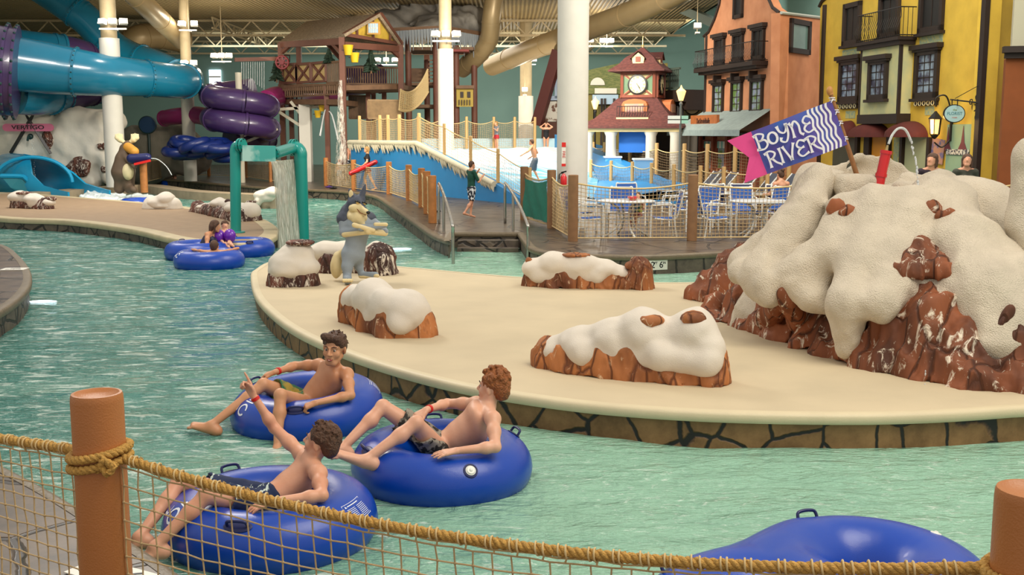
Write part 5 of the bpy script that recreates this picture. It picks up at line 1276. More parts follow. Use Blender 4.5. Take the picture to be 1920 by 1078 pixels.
mk('woman in a dark swimsuit leaning over her tube beside the child in purple floats', dict(head=(404, 424, DA+.1), neck=(398, 434, DA+.1), shl=(405, 444, DA+.25), shr=(389, 440, DA-.05), ell=(418, 452, DA+.3), wrl=(428, 462, DA+.3), elr=(388, 458, DA-.2), wrr=(402, 466, DA-.2), pel=(384, 466, DA), hpl=(386, 468, DA+.1), hpr=(386, 469, DA-.1), knl=(410, 470, DA+.2), knr=(408, 472, DA-.1), anl=(430, 476, DA+.3), anr=(428, 478, DA)),
   (.9, .2, -.2), (.2, 0, 1), 1.0, M_skin2, M_brown, 'long', seed=3, female=True, clothes=[('suit', M_suit, {})])
DC_ = DA+.25
rk, bk, Jk, Pk, hk = mk('small child in a pink swimsuit and puffy purple arm floats on the tube', dict(head=(422, 423, DC_+.2), neck=(421, 432, DC_+.2), shl=(429, 438, DC_+.1), shr=(415, 438, DC_+.15), ell=(433, 446, DC_), wrl=(430, 452, DC_-.15), elr=(410, 446, DC_), wrr=(416, 452, DC_-.15), pel=(421, 457, DC_+.15), hpl=(424, 458, DC_+.1), hpr=(418, 458, DC_+.1), knl=(431, 456, DC_-.15), knr=(423, 458, DC_-.15), anl=(438, 462, DC_-.3), anr=(430, 464, DC_-.3)),
   (.5, -.8, 0), (0, 0, 1), .85, M_skin3, M_brown, 'short', seed=5, thin=.72, clothes=[('suit', mat('pink_suit', '#e86a8c', .6), {})])
M_float = mat('purple_float', '#6a1fa8', .25, coat=.4)
for (x, y, d, r) in ((410, 444, DC_, .13), (431, 442, DC_-.02, .12)):
    mb = MB(); mb.sph(W(x, y, d-.05), (r, r, r*1.15), 16, 12); mb.build('arm_float', M_float, bk, True, None)
DE = tc_.y+.6
mk('child seen from behind with both arms over the nearest family tube', dict(head=(402, 462, DE), neck=(402, 470, DE), shl=(416, 474, DE-.05), shr=(388, 474, DE-.05), ell=(428, 470, DE-.05), wrl=(440, 467, DE+.1), elr=(378, 471, DE-.05), wrr=(366, 469, DE+.1), pel=(402, 490, DE+.1), hpl=(406, 490, DE+.1), hpr=(398, 490, DE+.1), knl=(410, 486, DE+.45), knr=(396, 486, DE+.45), anl=(412, 490, DE+.6), anr=(394, 490, DE+.6)),
   (0, 1, 0), (0, 0, 1), .95, M_skin2, M_brown, 'short', seed=6, thin=.8)
# person just showing behind the snow mound in the splash pool
DM = G(268, 390, 0).y+.4
tube_obj('inner_tube', 'dark blue tube half hidden behind the pale snow mound', (W(262, 388, DM).x, DM, .1), handles=(), valve=None, n=36, sub=False)
mk('rider with a red float lying in the tube behind the pale snow mound', dict(head=(257, 381, DM-.05), neck=(261, 383, DM), shl=(264, 386, DM-.1), shr=(264, 383, DM+.15), ell=(268, 388, DM-.2), wrl=(272, 387, DM-.2), elr=(270, 385, DM+.25), wrr=(272, 384, DM+.2), pel=(275, 389, DM), hpl=(277, 389, DM-.1), hpr=(277, 388, DM+.1), knl=(284, 384, DM-.1), knr=(284, 384, DM+.1), anl=(290, 389, DM-.1), anr=(290, 389, DM+.1)),
   (1, 0, .5), (-.5, 0, 1), 1, M_skin2, M_brown, 'short', h=.02, clothes=[('shirt', mat('red_vest', '#c81f2c', .6), {'name': 'red_vest'})])
# ============================================================ TOWN FACADES ON THE RIGHT
M_trim = mat('dark_brown_trim', '#2a1c14', .6, var=.2, scale=6); M_iron = mat('wrought_iron', '#15120f', .45)
M_glass = mat('window_glass', '#5f6f6c', .12, var=.4, scale=2.2, spec=.8); M_gdark = mat('dark_opening', '#191817', .5)
M_gpaint = mat('painted_window', '#5f7a3c', .4, col2='#8d93a8', scale=5, contrast=(.4, .6)); M_gblue = mat('curtained_window', '#3c3c52', .4, col2='#8fa3b5', scale=4, contrast=(.42, .6))
class Plane:
    """a facade standing on the ground line P-Q, outward normal towards the visitor"""
    def __init__(s, P, Q):
        s.P = Vector((P[0], P[1], 0)); s.e = (Vector((Q[0], Q[1], 0))-s.P); s.L = s.e.length; s.e.normalize()
        s.n = Vector((s.e.y, -s.e.x, 0)); 
        if s.n.dot(-s.P) < 0: s.n = -s.n
        s.M = Matrix((s.e, -s.n, Vector((0, 0, 1)))).transposed().to_4x4(); s.M.translation = s.P
    def at(s, px, py):
        d = ray(px, py); t = (s.P-O0).dot(s.n)/d.dot(s.n); q = O0+d*t; return (q-s.P).dot(s.e), q.z
    def w(s, u, d, z): return s.P+s.e*u+s.n*d+Vector((0, 0, z))
    def rect(s, x0, y0, x1, y1):
        u0, _ = s.at(x0, (y0+y1)/2); u1, _ = s.at(x1, (y0+y1)/2); _, z1 = s.at((x0+x1)/2, y0); _, z0 = s.at((x0+x1)/2, y1); return u0, z0, u1, z1
    def box(s, mb, u0, z0, u1, z1, d0, d1): mb.box((min(u0, u1), -max(d0, d1), z0), (max(u0, u1), -min(d0, d1), z1), s.M)
    def wall(s, name, poly, m, th=.3, parent=None, d=0):
        """poly in (u,z)"""
        n = len(poly); A = sum(poly[i-1][0]*poly[i][1]-poly[i][0]*poly[i-1][1] for i in range(n))
        if A < 0: poly = poly[::-1]
        vs = [s.w(u, d, z) for u, z in poly]+[s.w(u, d-th, z) for u, z in poly]
        fs = [tuple(range(n)), tuple(range(n, 2*n))[::-1]]+[(i, i+n, (i+1) % n+n, (i+1) % n) for i in range(n)]
        return mkobj(name, vs, fs, m, parent, recalc=True)
def fwin(P, r, root, glass, fw=.09, cornice=True, sill=True, mull=(2, 3), d=.05, frame=None, lintel=.12, nm='window'):
    u0, z0, u1, z1 = P.rect(*r); mb = MB(); fm = frame or M_trim
    P.box(mb, u0, z0, u0+fw, z1, 0, d+.04); P.box(mb, u1-fw, z0, u1, z1, 0, d+.04); P.box(mb, u0, z1-fw, u1, z1, 0, d+.04); P.box(mb, u0, z0, u1, z0+fw, 0, d+.04)
    if cornice: P.box(mb, u0-.12, z1, u1+.12, z1+lintel, 0, d+.14); P.box(mb, u0-.06, z1-.06, u1+.06, z1, 0, d+.08)
    if sill: P.box(mb, u0-.06, z0-.08, u1+.06, z0, 0, d+.1)
    w = mb.build(nm, fm, root)
    mb = MB(); P.box(mb, u0+fw, z0+fw, u1-fw, z1-fw, 0, .02); pn = mb.build('pane', glass, w)
    if mull:
        mb = MB(); W_, H_ = u1-u0-2*fw, z1-z0-2*fw
        for i in range(1, mull[0]): P.box(mb, u0+fw+W_*i/mull[0]-.012, z0+fw, u0+fw+W_*i/mull[0]+.012, z1-fw, .02, .035)
        for i in range(1, mull[1]): P.box(mb, u0+fw, z0+fw+H_*i/mull[1]-.012, u1-fw, z0+fw+H_*i/mull[1]+.012, .02, .035)
        mb.build('glazing_bars', fm, w)
    return w
def iron_balcony(P, u0, u1, z0, h, dep, root, slabm=None, belly=.08, slab=.14, nm='balcony'):
    mb = MB(); P.box(mb, u0, z0-slab, u1, z0, 0, dep); P.box(mb, u0+.05, z0-slab*1.6, u1-.05, z0-slab, 0, dep*.7); b = mb.build(nm, slabm or M_trim, root)
    mb = MB(); n = int((u1-u0)/.11)
    def pt(u, d, z): return P.w(u, d, z)
    for zz in (.03, h): mb.tube([pt(u0, .02, z0+zz), pt(u0, dep-.04, z0+zz), pt(u1, dep-.04, z0+zz), pt(u1, .02, z0+zz)], .016, 5)
    for i in range(n+1):
        u = u0+(u1-u0)*i/n; mb.tube([pt(u, dep-.04, z0), pt(u, dep-.04+belly, z0+h*.3), pt(u, dep-.04-belly*.3, z0+h*.7), pt(u, dep-.04, z0+h)], .009, 4)
    for uu in (u0, u1):
        for k in range(1, 4): mb.tube([pt(uu, dep*k/4, z0), pt(uu, dep*k/4, z0+h)], .009, 4)
    mb.build('railing', M_iron, b); return b
# ---- orange building
M_or = mat('orange_stucco', '#c98a62', .8, col2='#b0714c', scale=2.2, contrast=(.2, .75), bump=.2, bscale=60, detail=8)
cA = W(1463, 250, 35.0); lA = W(1321, 250, 41.0)
PO = Plane((lA.x, lA.y), (cA.x, cA.y)); rA_ = W(1538, 250, 37.5); PS = Plane((cA.x, cA.y), (rA_.x, rA_.y))
ob = empty('orange_building', (lA.x, lA.y, ZD), 'orange stepped-gable house front with iron balcony and grey awning', 'building')
zt = lambda P, x, y: P.at(x, y)
poly = [(0, -.2), zt(PO, 1321, 68), zt(PO, 1330, 60), zt(PO, 1341, 36), zt(PO, 1350, 8), zt(PO, 1354, -20), zt(PO, 1360, -60), zt(PO, 1410, -70), zt(PO, 1432, -40), zt(PO, 1440, -8), zt(PO, 1450, 14), zt(PO, 1463, 24), (PO.L, -.2)]
fo = PO.wall('front_wall', poly, M_or, .3, ob)
edge = poly[1:-1]
mb = MB(); mb.tube([PO.w(u, .03, z) for u, z in edge], .055, 6); mb.tube([PO.w(PO.L-.06, .03, 0), PO.w(PO.L-.06, .03, poly[-2][1])], .07, 6); mb.tube([PO.w(.03, .03, 0), PO.w(.03, .03, poly[1][1])], .05, 6); mb.build('edge_trim', M_trim, ob)
ps = [(0, -.2), PS.at(1463, 24), PS.at(1538, 33), (PS.L, -.2)]; PS.wall('side_wall', ps, M_or, .3, ob)
mb = MB(); mb.tube([PS.w(u, .03, z) for u, z in ps[1:3]], .05, 6); mb.build('edge_trim', mat('pale_coping', '#a6aca4', .7), ob)
fwin(PS, (1479, 37, 1517, 101), ob, mat('teal_reflection', '#6d8a83', .2, var=.2, scale=2), cornice=False, sill=False, mull=None, fw=.16)
for r in [(1342, 70, 1360, 122), (1376, 62, 1395, 114), (1413, 52, 1435, 110)]: fwin(PO, r, ob, M_gdark, fw=.1, mull=(2, 1))
for r in [(1339, 156, 1358, 214), (1373, 151, 1393, 213), (1409, 148, 1432, 211)]: fwin(PO, r, ob, M_gpaint, fw=.1, mull=(2, 4))
fwin(PO, (1378, -25, 1395, 34), ob, M_gdark, cornice=False, sill=False, mull=None, fw=.12)
u0, z0 = PO.at(1327, 130); u1, _ = PO.at(1440, 118); iron_balcony(PO, u0, u1, z0, .62, .55, ob)
for (x, y) in ((1352, 130), (1385, 126), (1420, 121)):
    u, z = PO.at(x, y+6); mb = MB(); PO.box(mb, u-.04, z-.35, u+.04, z-.1, 0, .3); mb.build('bracket', M_trim, ob)
# awning (sloping corrugated, curved) and sign
M_awn = mat('corrugated_awning', '#8d9a96', .5, var=.2, scale=6); 
ua, za = PO.at(1318, 213); ub, _ = PO.at(1448, 213); zb_ = PO.at(1385, 247)[1]
vs = []; fs = []; NX = 90
for i in range(NX+1):
    t = i/NX
    for j in range(7):
        v = j/6; d = 1.25*v**.8; z = za+.05-(za-zb_)*v**.75; spread = .35*v
        u = ua-spread+(ub-ua+2*spread)*t; vs.append(PO.w(u, d+.02, z+.03*math.sin(i*math.pi*1.0)*1+(.02 if i % 2 else 0)))
    u = ua-.35+(ub-ua+.7)*t; vs.append(PO.w(u, 1.28, zb_-.14))
for i in range(NX):
    for j in range(7): fs.append((i*8+j, i*8+j+1, i*8+j+9, i*8+j+8))
k = len(vs); 
aw = mkobj('awning', vs, fs, M_awn, ob)
for uu in (ua-.0, ub):
    pass
M_sign = mat('wood_sign', '#a85f2c', .6, var=.3, scale=8)
c = W(1361, 227, 39.3-.9); us, zs = PO.at(1361, 227)
mb = MB(); r = PO.rect(1336, 216, 1387, 238); PO.box(mb, r[0], r[1], r[2], r[3], .75, .85); sg = mb.build('sign_board', M_sign, ob)
text_obj('DasStrudelhaffe', 'lettering', mat('sign_ink', '#3a1c0c', .7), .26, frame_mat(PO.w((r[0]+r[2])/2, .86, (r[1]+r[3])/2), PO.e, (0, 0, 1)), .004, sg, sx=.72)
# shop front below
M_shop = mat('shop_red_wood', '#9a4c30', .6, var=.3, scale=6)
mb = MB(); r = PO.rect(1312, 249, 1450, 256); PO.box(mb, r[0]+.3, r[1], r[2], r[3], 0, .25); mb.build('fascia', M_trim, ob)
for x in (1318, 1342, 1368, 1398, 1428, 1452):
    u, _ = PO.at(x, 290); mb = MB(); PO.box(mb, u-.09, .3, u+.09, PO.at(x, 254)[1], 0, .16); mb.build('shop_pilaster', M_shop, ob)
for r in [(1321, 262, 1341, 318), (1346, 262, 1366, 318), (1372, 262, 1395, 325), (1402, 262, 1425, 325)]:
    wv_ = fwin(PO, r, ob, M_gdark if r[0] > 1370 else M_gpaint, fw=.05, cornice=False, sill=False, mull=None, frame=M_shop, nm='shop_window')
    if r[0] < 1370:
        u0, z0, u1, z1 = PO.rect(*r); mb = MB()
        for i in range(5):
            if i % 2 == 0: PO.box(mb, u0+.06+(u1-u0-.12)*i/5, z1-.3, u0+.06+(u1-u0-.12)*(i+1)/5, z1-.06, .03, .06)
        mb.build('striped_valance', mat('valance', '#7fb5a8', .7), wv_); mb = MB()
        for i in range(5):
            if i % 2: PO.box(mb, u0+.06+(u1-u0-.12)*i/5, z1-.3, u0+.06+(u1-u0-.12)*(i+1)/5, z1-.06, .03, .06)
        mb.build('striped_valance', mat('valance_white', '#ded8c8', .7), wv_)
# ---- yellow building
M_ye = mat('yellow_stucco', '#dfbb44', .8, col2='#c2a038', scale=2, contrast=(.2, .75), bump=.2, bscale=60, detail=8)
lY = W(1538, 250, 35.0); cY = W(1842, 250, 26.2); PY = Plane((lY.x, lY.y), (cY.x, cY.y))
yb = empty('yellow_building', (cY.x, cY.y, ZD), 'bright yellow house front with bay window, maroon arched awnings and balcony', 'building')
poly = [(0, -.2), PY.at(1538, 12), PY.at(1543, 2), PY.at(1560, -12), PY.at(1560, -60), (PY.L, PY.at(1842, -160)[1]), (PY.L, -.2)]
PY.wall('front_wall', poly, M_ye, .3, yb)
mb = MB(); PY.box(mb, PY.L-.16, 0, PY.L+.02, poly[-2][1], 0, .12); mb.build('corner_post', M_trim, yb); mb = MB(); PY.box(mb, -.02, 0, .12, poly[1][1], 0, .08); mb.build('corner_post', M_trim, yb)
mb = MB(); mb.tube([PY.w(u, .03, z) for u, z in poly[1:5]], .06, 6); mb.build('edge_trim', M_trim, yb)
sY = W(1900, 250, 27.5); PZ = Plane((cY.x, cY.y), (sY.x+.6, sY.y)); PZ.wall('side_wall', [(0, -.2), (0, poly[-2][1]), (PZ.L, poly[-2][1]), (PZ.L, -.2)], M_ye, .3, yb)
M_gteal = mat('teal_reflection', '#6d8a83')
for r in [(1584, 5, 1616, 84), (1651, -12, 1689, 70), (1727, -25, 1772, 60)]:
    fwin(PY, r, yb, M_gdark, fw=.14, cornice=False, mull=(2, 1))
for r in [(1576, 112, 1614, 190), (1718, 92, 1762, 184)]: 
    fwin(PY, r, yb, M_gblue, fw=.15, mull=(3, 5))
    u0, z0, u1, z1 = PY.rect(r[0]+2, r[3]+2, r[2]-2, r[3]+14); mb = MB(); PY.box(mb, u0, z0, u1, z1, 0, .1); pn = mb.build('sill_panel', M_trim, yb)
    mb = MB(); n = 5
    for i in range(n):
        uc = u0+(u1-u0)*(i+.5)/n; mb.tube([PY.w(uc+.07*math.cos(a), .11, (z0+z1)/2-.02+.06*math.sin(a)) for a in [k*6.283/10 for k in range(10)]], .012, 4, closed=True)
    mb.build('scroll_ornament', mat('cream_ornament', '#d9cfa0', .6), pn)
M_patt = mat('stencil_green', '#b7b57a', .75, col2='#93a58a', scale=14, contrast=(.45, .55))
for r in [(1580, 92, 1612, 106), (1725, 64, 1768, 82), (1586, 208, 1604, 222), (1735, 199, 1752, 216)]:
    u0, z0, u1, z1 = PY.rect(*r); mb = MB(); PY.box(mb, u0, z0, u1, z1, 0, .012); mb.build('stencil_panel', M_patt, yb)
# bay
PB = Plane(PY.w(0, .36, 0)[:2], PY.w(PY.L, .36, 0)[:2])
u0, z0, u1, z1 = PB.rect(1613, 90, 1686, 214); mb = MB(); PY.box(mb, u0, z0, u1, z1, 0, .36); M_bay = mat('bay_cream_green', '#cfc98e', .75, col2='#b4ba90', scale=3, contrast=(.3, .7)); by = mb.build('bay_window', M_bay, yb)
mb = MB(); PY.box(mb, u0-.1, z1, u1+.1, z1+.12, 0, .46); PY.box(mb, u0-.16, z1+.12, u1+.16, z1+.2, 0, .54); PY.box(mb, u0-.03, z0-.26, u1+.03, z0, 0, .4); PY.box(mb, u1-.06, z0, u1+.02, z1, .3, .38); PY.box(mb, u0-.02, z0, u0+.06, z1, .3, .38); mb.build('bay_cornice', M_trim, by)
w_o = fwin(PB, (1631, 112, 1666, 186), by, M_gblue, fw=.13, mull=(3, 4))
iron_balcony(PY, u0-.1, u1+.1, z1+.22, .75, .5, yb, slab=.04)
# arched awnings
M_mar = mat('maroon_canvas', '#5c2018', .8, var=.25, scale=4)
def arch_awning(r, dep=.55):
    u0, z0, u1, z1 = PY.rect(*r); uc, ru, h = (u0+u1)/2, (u1-u0)/2, z1-z0; vs = []; fs = []
    for i in range(17):
        a = math.pi*i/16
        for j in range(6):
            t = j/5; k = math.cos(t*math.pi/2); vs.append(PY.w(uc-ru*math.cos(a)*(1-0*.2*t), dep*math.sin(t*math.pi/2)*(1 if True else 0)*(.25+.75*math.sin(a))if False else dep*math.sin(t*math.pi/2)*math.sin(a)**.5+.03, z0+h*math.sin(a)*(k*.75+.25)*1.0 if j < 5 else z0-.0))
    for i in range(16):
        for j in range(5): fs.append((i*6+j, i*6+j+1, i*6+j+7, i*6+j+6))
    return mkobj('arched_awning', vs, fs, M_mar, yb, True, 60, recalc=True)
arch_awning((1583, 226, 1609, 256)); arch_awning((1611, 229, 1672, 257)); arch_awning((1681, 227, 1743, 257))
def frect(r, m, nm, parent=yb, d=.02, P=PY):
    u0, z0, u1, z1 = P.rect(*r); mb = MB(); P.box(mb, u0, z0, u1, z1, 0, d); return mb.build(nm, m, parent)
M_door = mat('grey_green_door', '#4e5548', .5, var=.2, scale=3); M_ydoor = mat('amber_door', '#d98f14', .5)
frect((1562, 258, 1606, 345), M_door, 'double_door'); frect((1606, 257, 1611, 380), M_trim, 'door_post', d=.1); frect((1623, 257, 1633, 380), M_trim, 'door_post', d=.1)
frect((1634, 257, 1665, 380), M_ydoor, 'amber_door'); frect((1665, 257, 1670, 380), M_trim, 'door_post', d=.1); frect((1676, 258, 1686, 330), M_patt, 'painted_panel'); frect((1691, 257, 1695, 380), M_trim, 'door_post', d=.1)
frect((1696, 257, 1741, 385), mat('pale_green_door', '#a9b088', .6), 'pale_door'); frect((1742, 257, 1747, 385), M_trim, 'door_post', d=.12)
# mural with dark pointed trees and a poster
mu = frect((1774, 233, 1826, 400), mat('mural_green', '#8fae90', .7, var=.1, scale=2), 'mural', d=.03)
for (x0, x1, yt) in ((1772, 1786, 238), (1798, 1816, 236)):
    u0, z0 = PY.at(x0, 282); u1, _ = PY.at(x1, 282); _, zt_ = PY.at((x0+x1)/2, yt); PY.wall('painted_spire', [(u0, z0), ((u0*2+u1)/3, (z0*2+zt_)/3), ((u0+u1)/2, zt_), ((u0+2*u1)/3, (z0*2+zt_)/3), (u1, z0)], mat('mural_maroon', '#6a3038', .7), .01, mu, .045)
frect((1777, 280, 1820, 290), mat('mural_band', '#d8d6c8', .7, col2='#3c3c4a', scale=20, contrast=(.45, .55)), 'mural_band', mu, d=.06)
PP = PY.rect(1748, 260, 1775, 306); mb = MB(); M_po = mat('blue_poster', '#4a5a94', .5, col2='#b78a72', scale=5, contrast=(.5, .62))
uc, zc = (PP[0]+PP[2])/2, (PP[1]+PP[3])/2; hw, hh = (PP[2]-PP[0])/2*.85, (PP[3]-PP[1])/2; rt_ = Matrix.Rotation(-.12, 2)
PY.wall('tilted_poster', [tuple(Vector((uc, zc))+rt_ @ Vector(v)) for v in ((-hw, -hh), (hw, -hh), (hw, hh), (-hw, hh))], M_po, .02, yb, .06)
# wall lantern
def lantern(c, s, parent, lit=True, nm='lantern'):
    mb = MB(); c = Vector(c)
    mb.lathe(c, [(.02*s, .34*s), (.05*s, .3*s), (.14*s, .2*s), (.16*s, .17*s), (.13*s, .16*s)], 6); mb.lathe(c, [(.1*s, -.16*s), (.08*s, -.2*s), (.02*s, -.26*s)], 6)
    for k in range(6): a = k*math.pi/3; mb.bar(c+Vector((math.cos(a)*.1*s, math.sin(a)*.1*s, -.16*s)), c+Vector((math.cos(a)*.13*s, math.sin(a)*.13*s, .17*s)), .016*s)
    l = mb.build(nm, M_iron, parent); mb = MB(); mb.lathe(c, [(.085*s, -.15*s), (.115*s, .16*s)], 6); mb.build('lamp_glass', mat('lamp_warm_glass', '#ffdca0', .3, emit='#ffc070', estr=1.3), l); return l
PQ = Plane(PY.w(0, .38, 0)[:2], PY.w(PY.L, .38, 0)[:2]); PX = Plane((0, 42.2), (1, 42.2)); sc_l = PY.w(PQ.at(1753, 240)[0], .38, PQ.at(1753, 238)[1]); wl = empty('wall_lantern', PY.w(PY.at(1768, 243)[0], 0, PY.at(1768, 243)[1]), 'lit black iron wall lantern on the yellow building', 'wall lamp')
lantern(sc_l, 1.15, wl); mb = MB(); q = PY.w(sc_l.dot(PY.e)-PY.P.dot(PY.e)+.15, .03, sc_l.z); mb.bar(q+Vector((0, 0, -.35)), q+Vector((0, 0, .4)), .09, .05)
mb.tube(spline([q+Vector((0, 0, .3)), q+(sc_l-q)*.4+Vector((0, 0, .75)), sc_l+Vector((0, 0, .72)), sc_l+Vector((0, 0, .5))], 6, closed=False), .022, 6); mb.tube(spline([q+Vector((0, 0, -.3)), q+(sc_l-q)*.5+Vector((0, 0, -.5)), sc_l+Vector((0, 0, -.38))], 6, closed=False), .02, 6); mb.build('bracket', M_iron, wl, True)
l = bpy.data.lights.new('lantern_bulb', 'POINT'); l.energy = 25; l.color = (1, .62, .25); l.shadow_soft_size = .05; lo = bpy.data.objects.new('lantern_bulb', l); COL.objects.link(lo); lo.location = sc_l+PY.n*.25
# florist sign on scroll bracket
fs_ = empty('florist_sign', PY.w(PY.L, 0, PY.at(1830, 200)[1]), 'oval pale blue hanging FLORIST sign on a scrolled iron bracket', 'sign')
ctr = PY.w(PQ.at(1789, 213)[0], .38, PQ.at(1789, 213)[1]); RX, RZ = .24, .2
def oval(c, rx, rz, y0, y1, m, nm, parent, P=PX, n=28):
    vs = [];
    for dv in (y0, y1): vs += [c+P.e*rx*math.cos(2*math.pi*k/n)+Vector((0, 0, rz*math.sin(2*math.pi*k/n)))+P.n*dv for k in range(n)]
    return mkobj(nm, vs, [tuple(range(n))[::-1], tuple(range(n, 2*n))]+[(k, (k+1) % n, (k+1) % n+n, k+n) for k in range(n)], m, parent, recalc=True)
o1 = oval(ctr, RX*1.1, RZ*1.1, -.03, .02, M_iron, 'sign_rim', fs_); o2 = oval(ctr, RX, RZ, .02, .03, mat('pale_blue_sign', '#a9cfd0', .5), 'sign_face', fs_)
text_obj('FLORIST', 'lettering', mat('sign_teal', '#3f7f8c', .6), .1, frame_mat(ctr+PX.n*.034, PX.e, (0, 0, 1)), .002, o2); text_obj('the', 'lettering', mat('sign_green', '#8a9a4c', .6), .07, frame_mat(ctr+PX.n*.034+Vector((0, 0, .09)), PX.e, (0, 0, 1)), .002, o2); text_obj('roses', 'lettering', mat('sign_pink', '#cf8a7c', .6), .06, frame_mat(ctr+PX.n*.034-Vector((0, 0, .09)), PX.e, (0, 0, 1)), .002, o2)
mb = MB(); q = PY.w(PY.L-.05, .1, PY.at(1835, 193)[1]); e = ctr+Vector((0, 0, RZ+.14))-PY.e*.2
mb.tube([q, e], .02, 6); mb.tube([q+Vector((0, 0, .42)), ctr+Vector((0, 0, RZ+.16))], .008, 4)
def scroll(c, r, a0, a1, P=PY): return [c+P.e*(r*(1-.6*t))*math.cos(a0+(a1-a0)*t)+Vector((0, 0, (r*(1-.6*t))*math.sin(a0+(a1-a0)*t))) for t in [i/18 for i in range(19)]]
for (du, dz, r, a0, a1) in ((-.18, -.1, .12, 1.5, 9), (-.34, .02, .08, 0, 7), (-.06, -.35, .09, 1, 8), (-.1, .12, .09, -1, 6)): mb.tube(scroll(q+PY.e*du+Vector((0, 0, dz)), r, a0, a1), .014, 5)
for du in (-.12, .12): mb.tube([ctr+PY.e*du+Vector((0, 0, RZ*.9)), ctr+PY.e*du+Vector((0, 0, RZ+.14))], .012, 5)
mb.build('scroll_bracket', M_iron, fs_, True)
# ---- brown building on the far right
M_br = mat('rust_brown_wall', '#8a4a1e', .8, var=.15, scale=3)
bb = empty('brown_building', (W(1880, 300, 25.0).x, 25.0, ZD), 'rust brown wall with dark cornice at the right edge of the picture', 'building')
PR = Plane(W(1878, 250, 25.2)[:2], (W(1878, 250, 25.2).x+6, 23.6)); PR.wall('front_wall', [(0, -.2), (0, PR.at(1885, 110)[1]), (PR.L, PR.at(1885, 110)[1]), (PR.L, -.2)], M_br, .3, bb)
zc_ = PR.at(1885, 110)[1]; mb = MB(); PR.box(mb, -.05, zc_, PR.L, zc_+.12, 0, .12); PR.box(mb, -.1, zc_+.12, PR.L, zc_+.26, 0, .25); mb.build('cornice', M_trim, bb); PR.wall('upper_wall', [(.1, zc_), (.1, zc_+4), (PR.L, zc_+4), (PR.L, zc_)], mat('pale_upper_wall', '#b5b19a', .8), .2, bb)
# ---- clock tower
M_roof = mat('maroon_shingle', '#45201c', .8, col2='#5e302a', scale=9, contrast=(.35, .65), stretch=(1, 1, 3)); M_beam = mat('red_brown_beam', '#7a3a24', .6); M_cr = mat('cream_panel', '#d6c08a', .7); M_gp = mat('sage_panel', '#8fae8a', .7); M_wh = mat('white_column', '#dcd6c6', .6)
DT = 42.0; tc0 = W(1204, 160, DT); tx = tc0.x
ct = empty('clock_tower', (tx, DT, ZD), 'clock tower pavilion with flared maroon roofs and two round clock faces', 'clock tower')
ang = -R_(20); s2 = .66
def zz(y, D=DT): return W(1204, y, D).z
z0, z1 = zz(184), zz(136)
RT = Matrix.Translation((tx, DT, 0)) @ Matrix.Rotation(ang, 4, 'Z')
mb = MB(); mb.box((-s2, -s2, z0), (s2, s2, z1), RT); cb = mb.build('clock_box', M_cr, ct)
def tface(side):
    R4 = RT @ Matrix.Rotation(side, 4, 'Z') @ Matrix.Translation((0, -s2, (z0+z1)/2)); h = (z1-z0)/2
    mb = MB()
    for (a, b_) in (((-s2, -h), (s2, h)), ((-s2, h), (s2, -h))): mb.bar(R4 @ Vector((a[0], -.03, a[1])), R4 @ Vector((b_[0], -.03, b_[1])), .1, .05)
    for x in (-s2+.05, s2-.05): mb.bar(R4 @ Vector((x, -.04, -h)), R4 @ Vector((x, -.04, h)), .12, .1)
    for z in (-h+.05, h-.05): mb.bar(R4 @ Vector((-s2, -.04, z)), R4 @ Vector((s2, -.04, z)), .1, .1)
    mb.build('timber_frame', M_beam, cb)
    mb = MB(); 
    for sx in (-1, 1): mb.add([(sx*s2*.9, -.015, -h*.75), (sx*s2*.9, -.015, h*.75), (sx*.1, -.015, 0)], [(0, 1, 2), (2, 1, 0)], R4)
    mb.build('sage_infill', M_gp, cb)
    R5 = R4 @ Matrix.Translation((0, -.06, 0)) @ Matrix.Rotation(math.pi/2, 4, 'X'); r = .37
    mb = MB(); mb.lathe((0, 0, 0), [(r, -.02), (r, .05), (r-.06, .055), (r-.06, .02)], 40, R5); cf = mb.build('clock', M_iron, ct)
    mb = MB(); mb.lathe((0, 0, 0), [(r-.055, .0), (r-.055, .045)], 40, R5); fc = mb.build('clock_face', mat('clock_dial', '#e6d9a6', .5), cf)
    rom = ['XII', 'I', 'II', 'III', 'IIII', 'V', 'VI', 'VII', 'VIII', 'IX', 'X', 'XI']
    for k in range(12):
        a = math.pi/2-k*math.pi/6; Mx = R5 @ Matrix.Translation((math.cos(a)*.25, math.sin(a)*.25, .05)) @ Matrix.Rotation(a-math.pi/2, 4, 'Z'); text_obj(rom[k], 'numeral', M_iron, .105, Mx, .002, fc, sx=.8)
    mb = MB(); 
    for (a, L, wd) in ((math.pi/2-R_(150), .25, .022), (math.pi/2-R_(142), .17, .035)): mb.bar(R5 @ Vector((-math.cos(a)*.05, -math.sin(a)*.05, .06)), R5 @ Vector((math.cos(a)*L, math.sin(a)*L, .06)), wd, .012)
    mb.build('clock_hands', M_iron, fc)
tface(0); tface(math.pi/2)
def sq_roof(prof, nm, m, parent, Mx=RT):
    vs = []; fs = []; 
    for (r, z) in prof: vs += [Mx @ Vector((sx*r, sy*r, z)) for sx, sy in ((-1, -1), (1, -1), (1, 1), (-1, 1))]
    n = len(prof)
    for i in range(n-1):
        for k in range(4): fs.append((i*4+k, i*4+(k+1) % 4, (i+1)*4+(k+1) % 4, (i+1)*4+k))
    fs += [(3, 2, 1, 0), tuple(range((n-1)*4, n*4))]; return mkobj(nm, vs, fs, m, parent)
sq_roof([(1.06, z1+.0), (1.06, z1+.05), (.74, z1+.28), (.52, z1+.55), (.28, zz(100)), (.02, zz(88))], 'upper_roof', M_roof, ct)
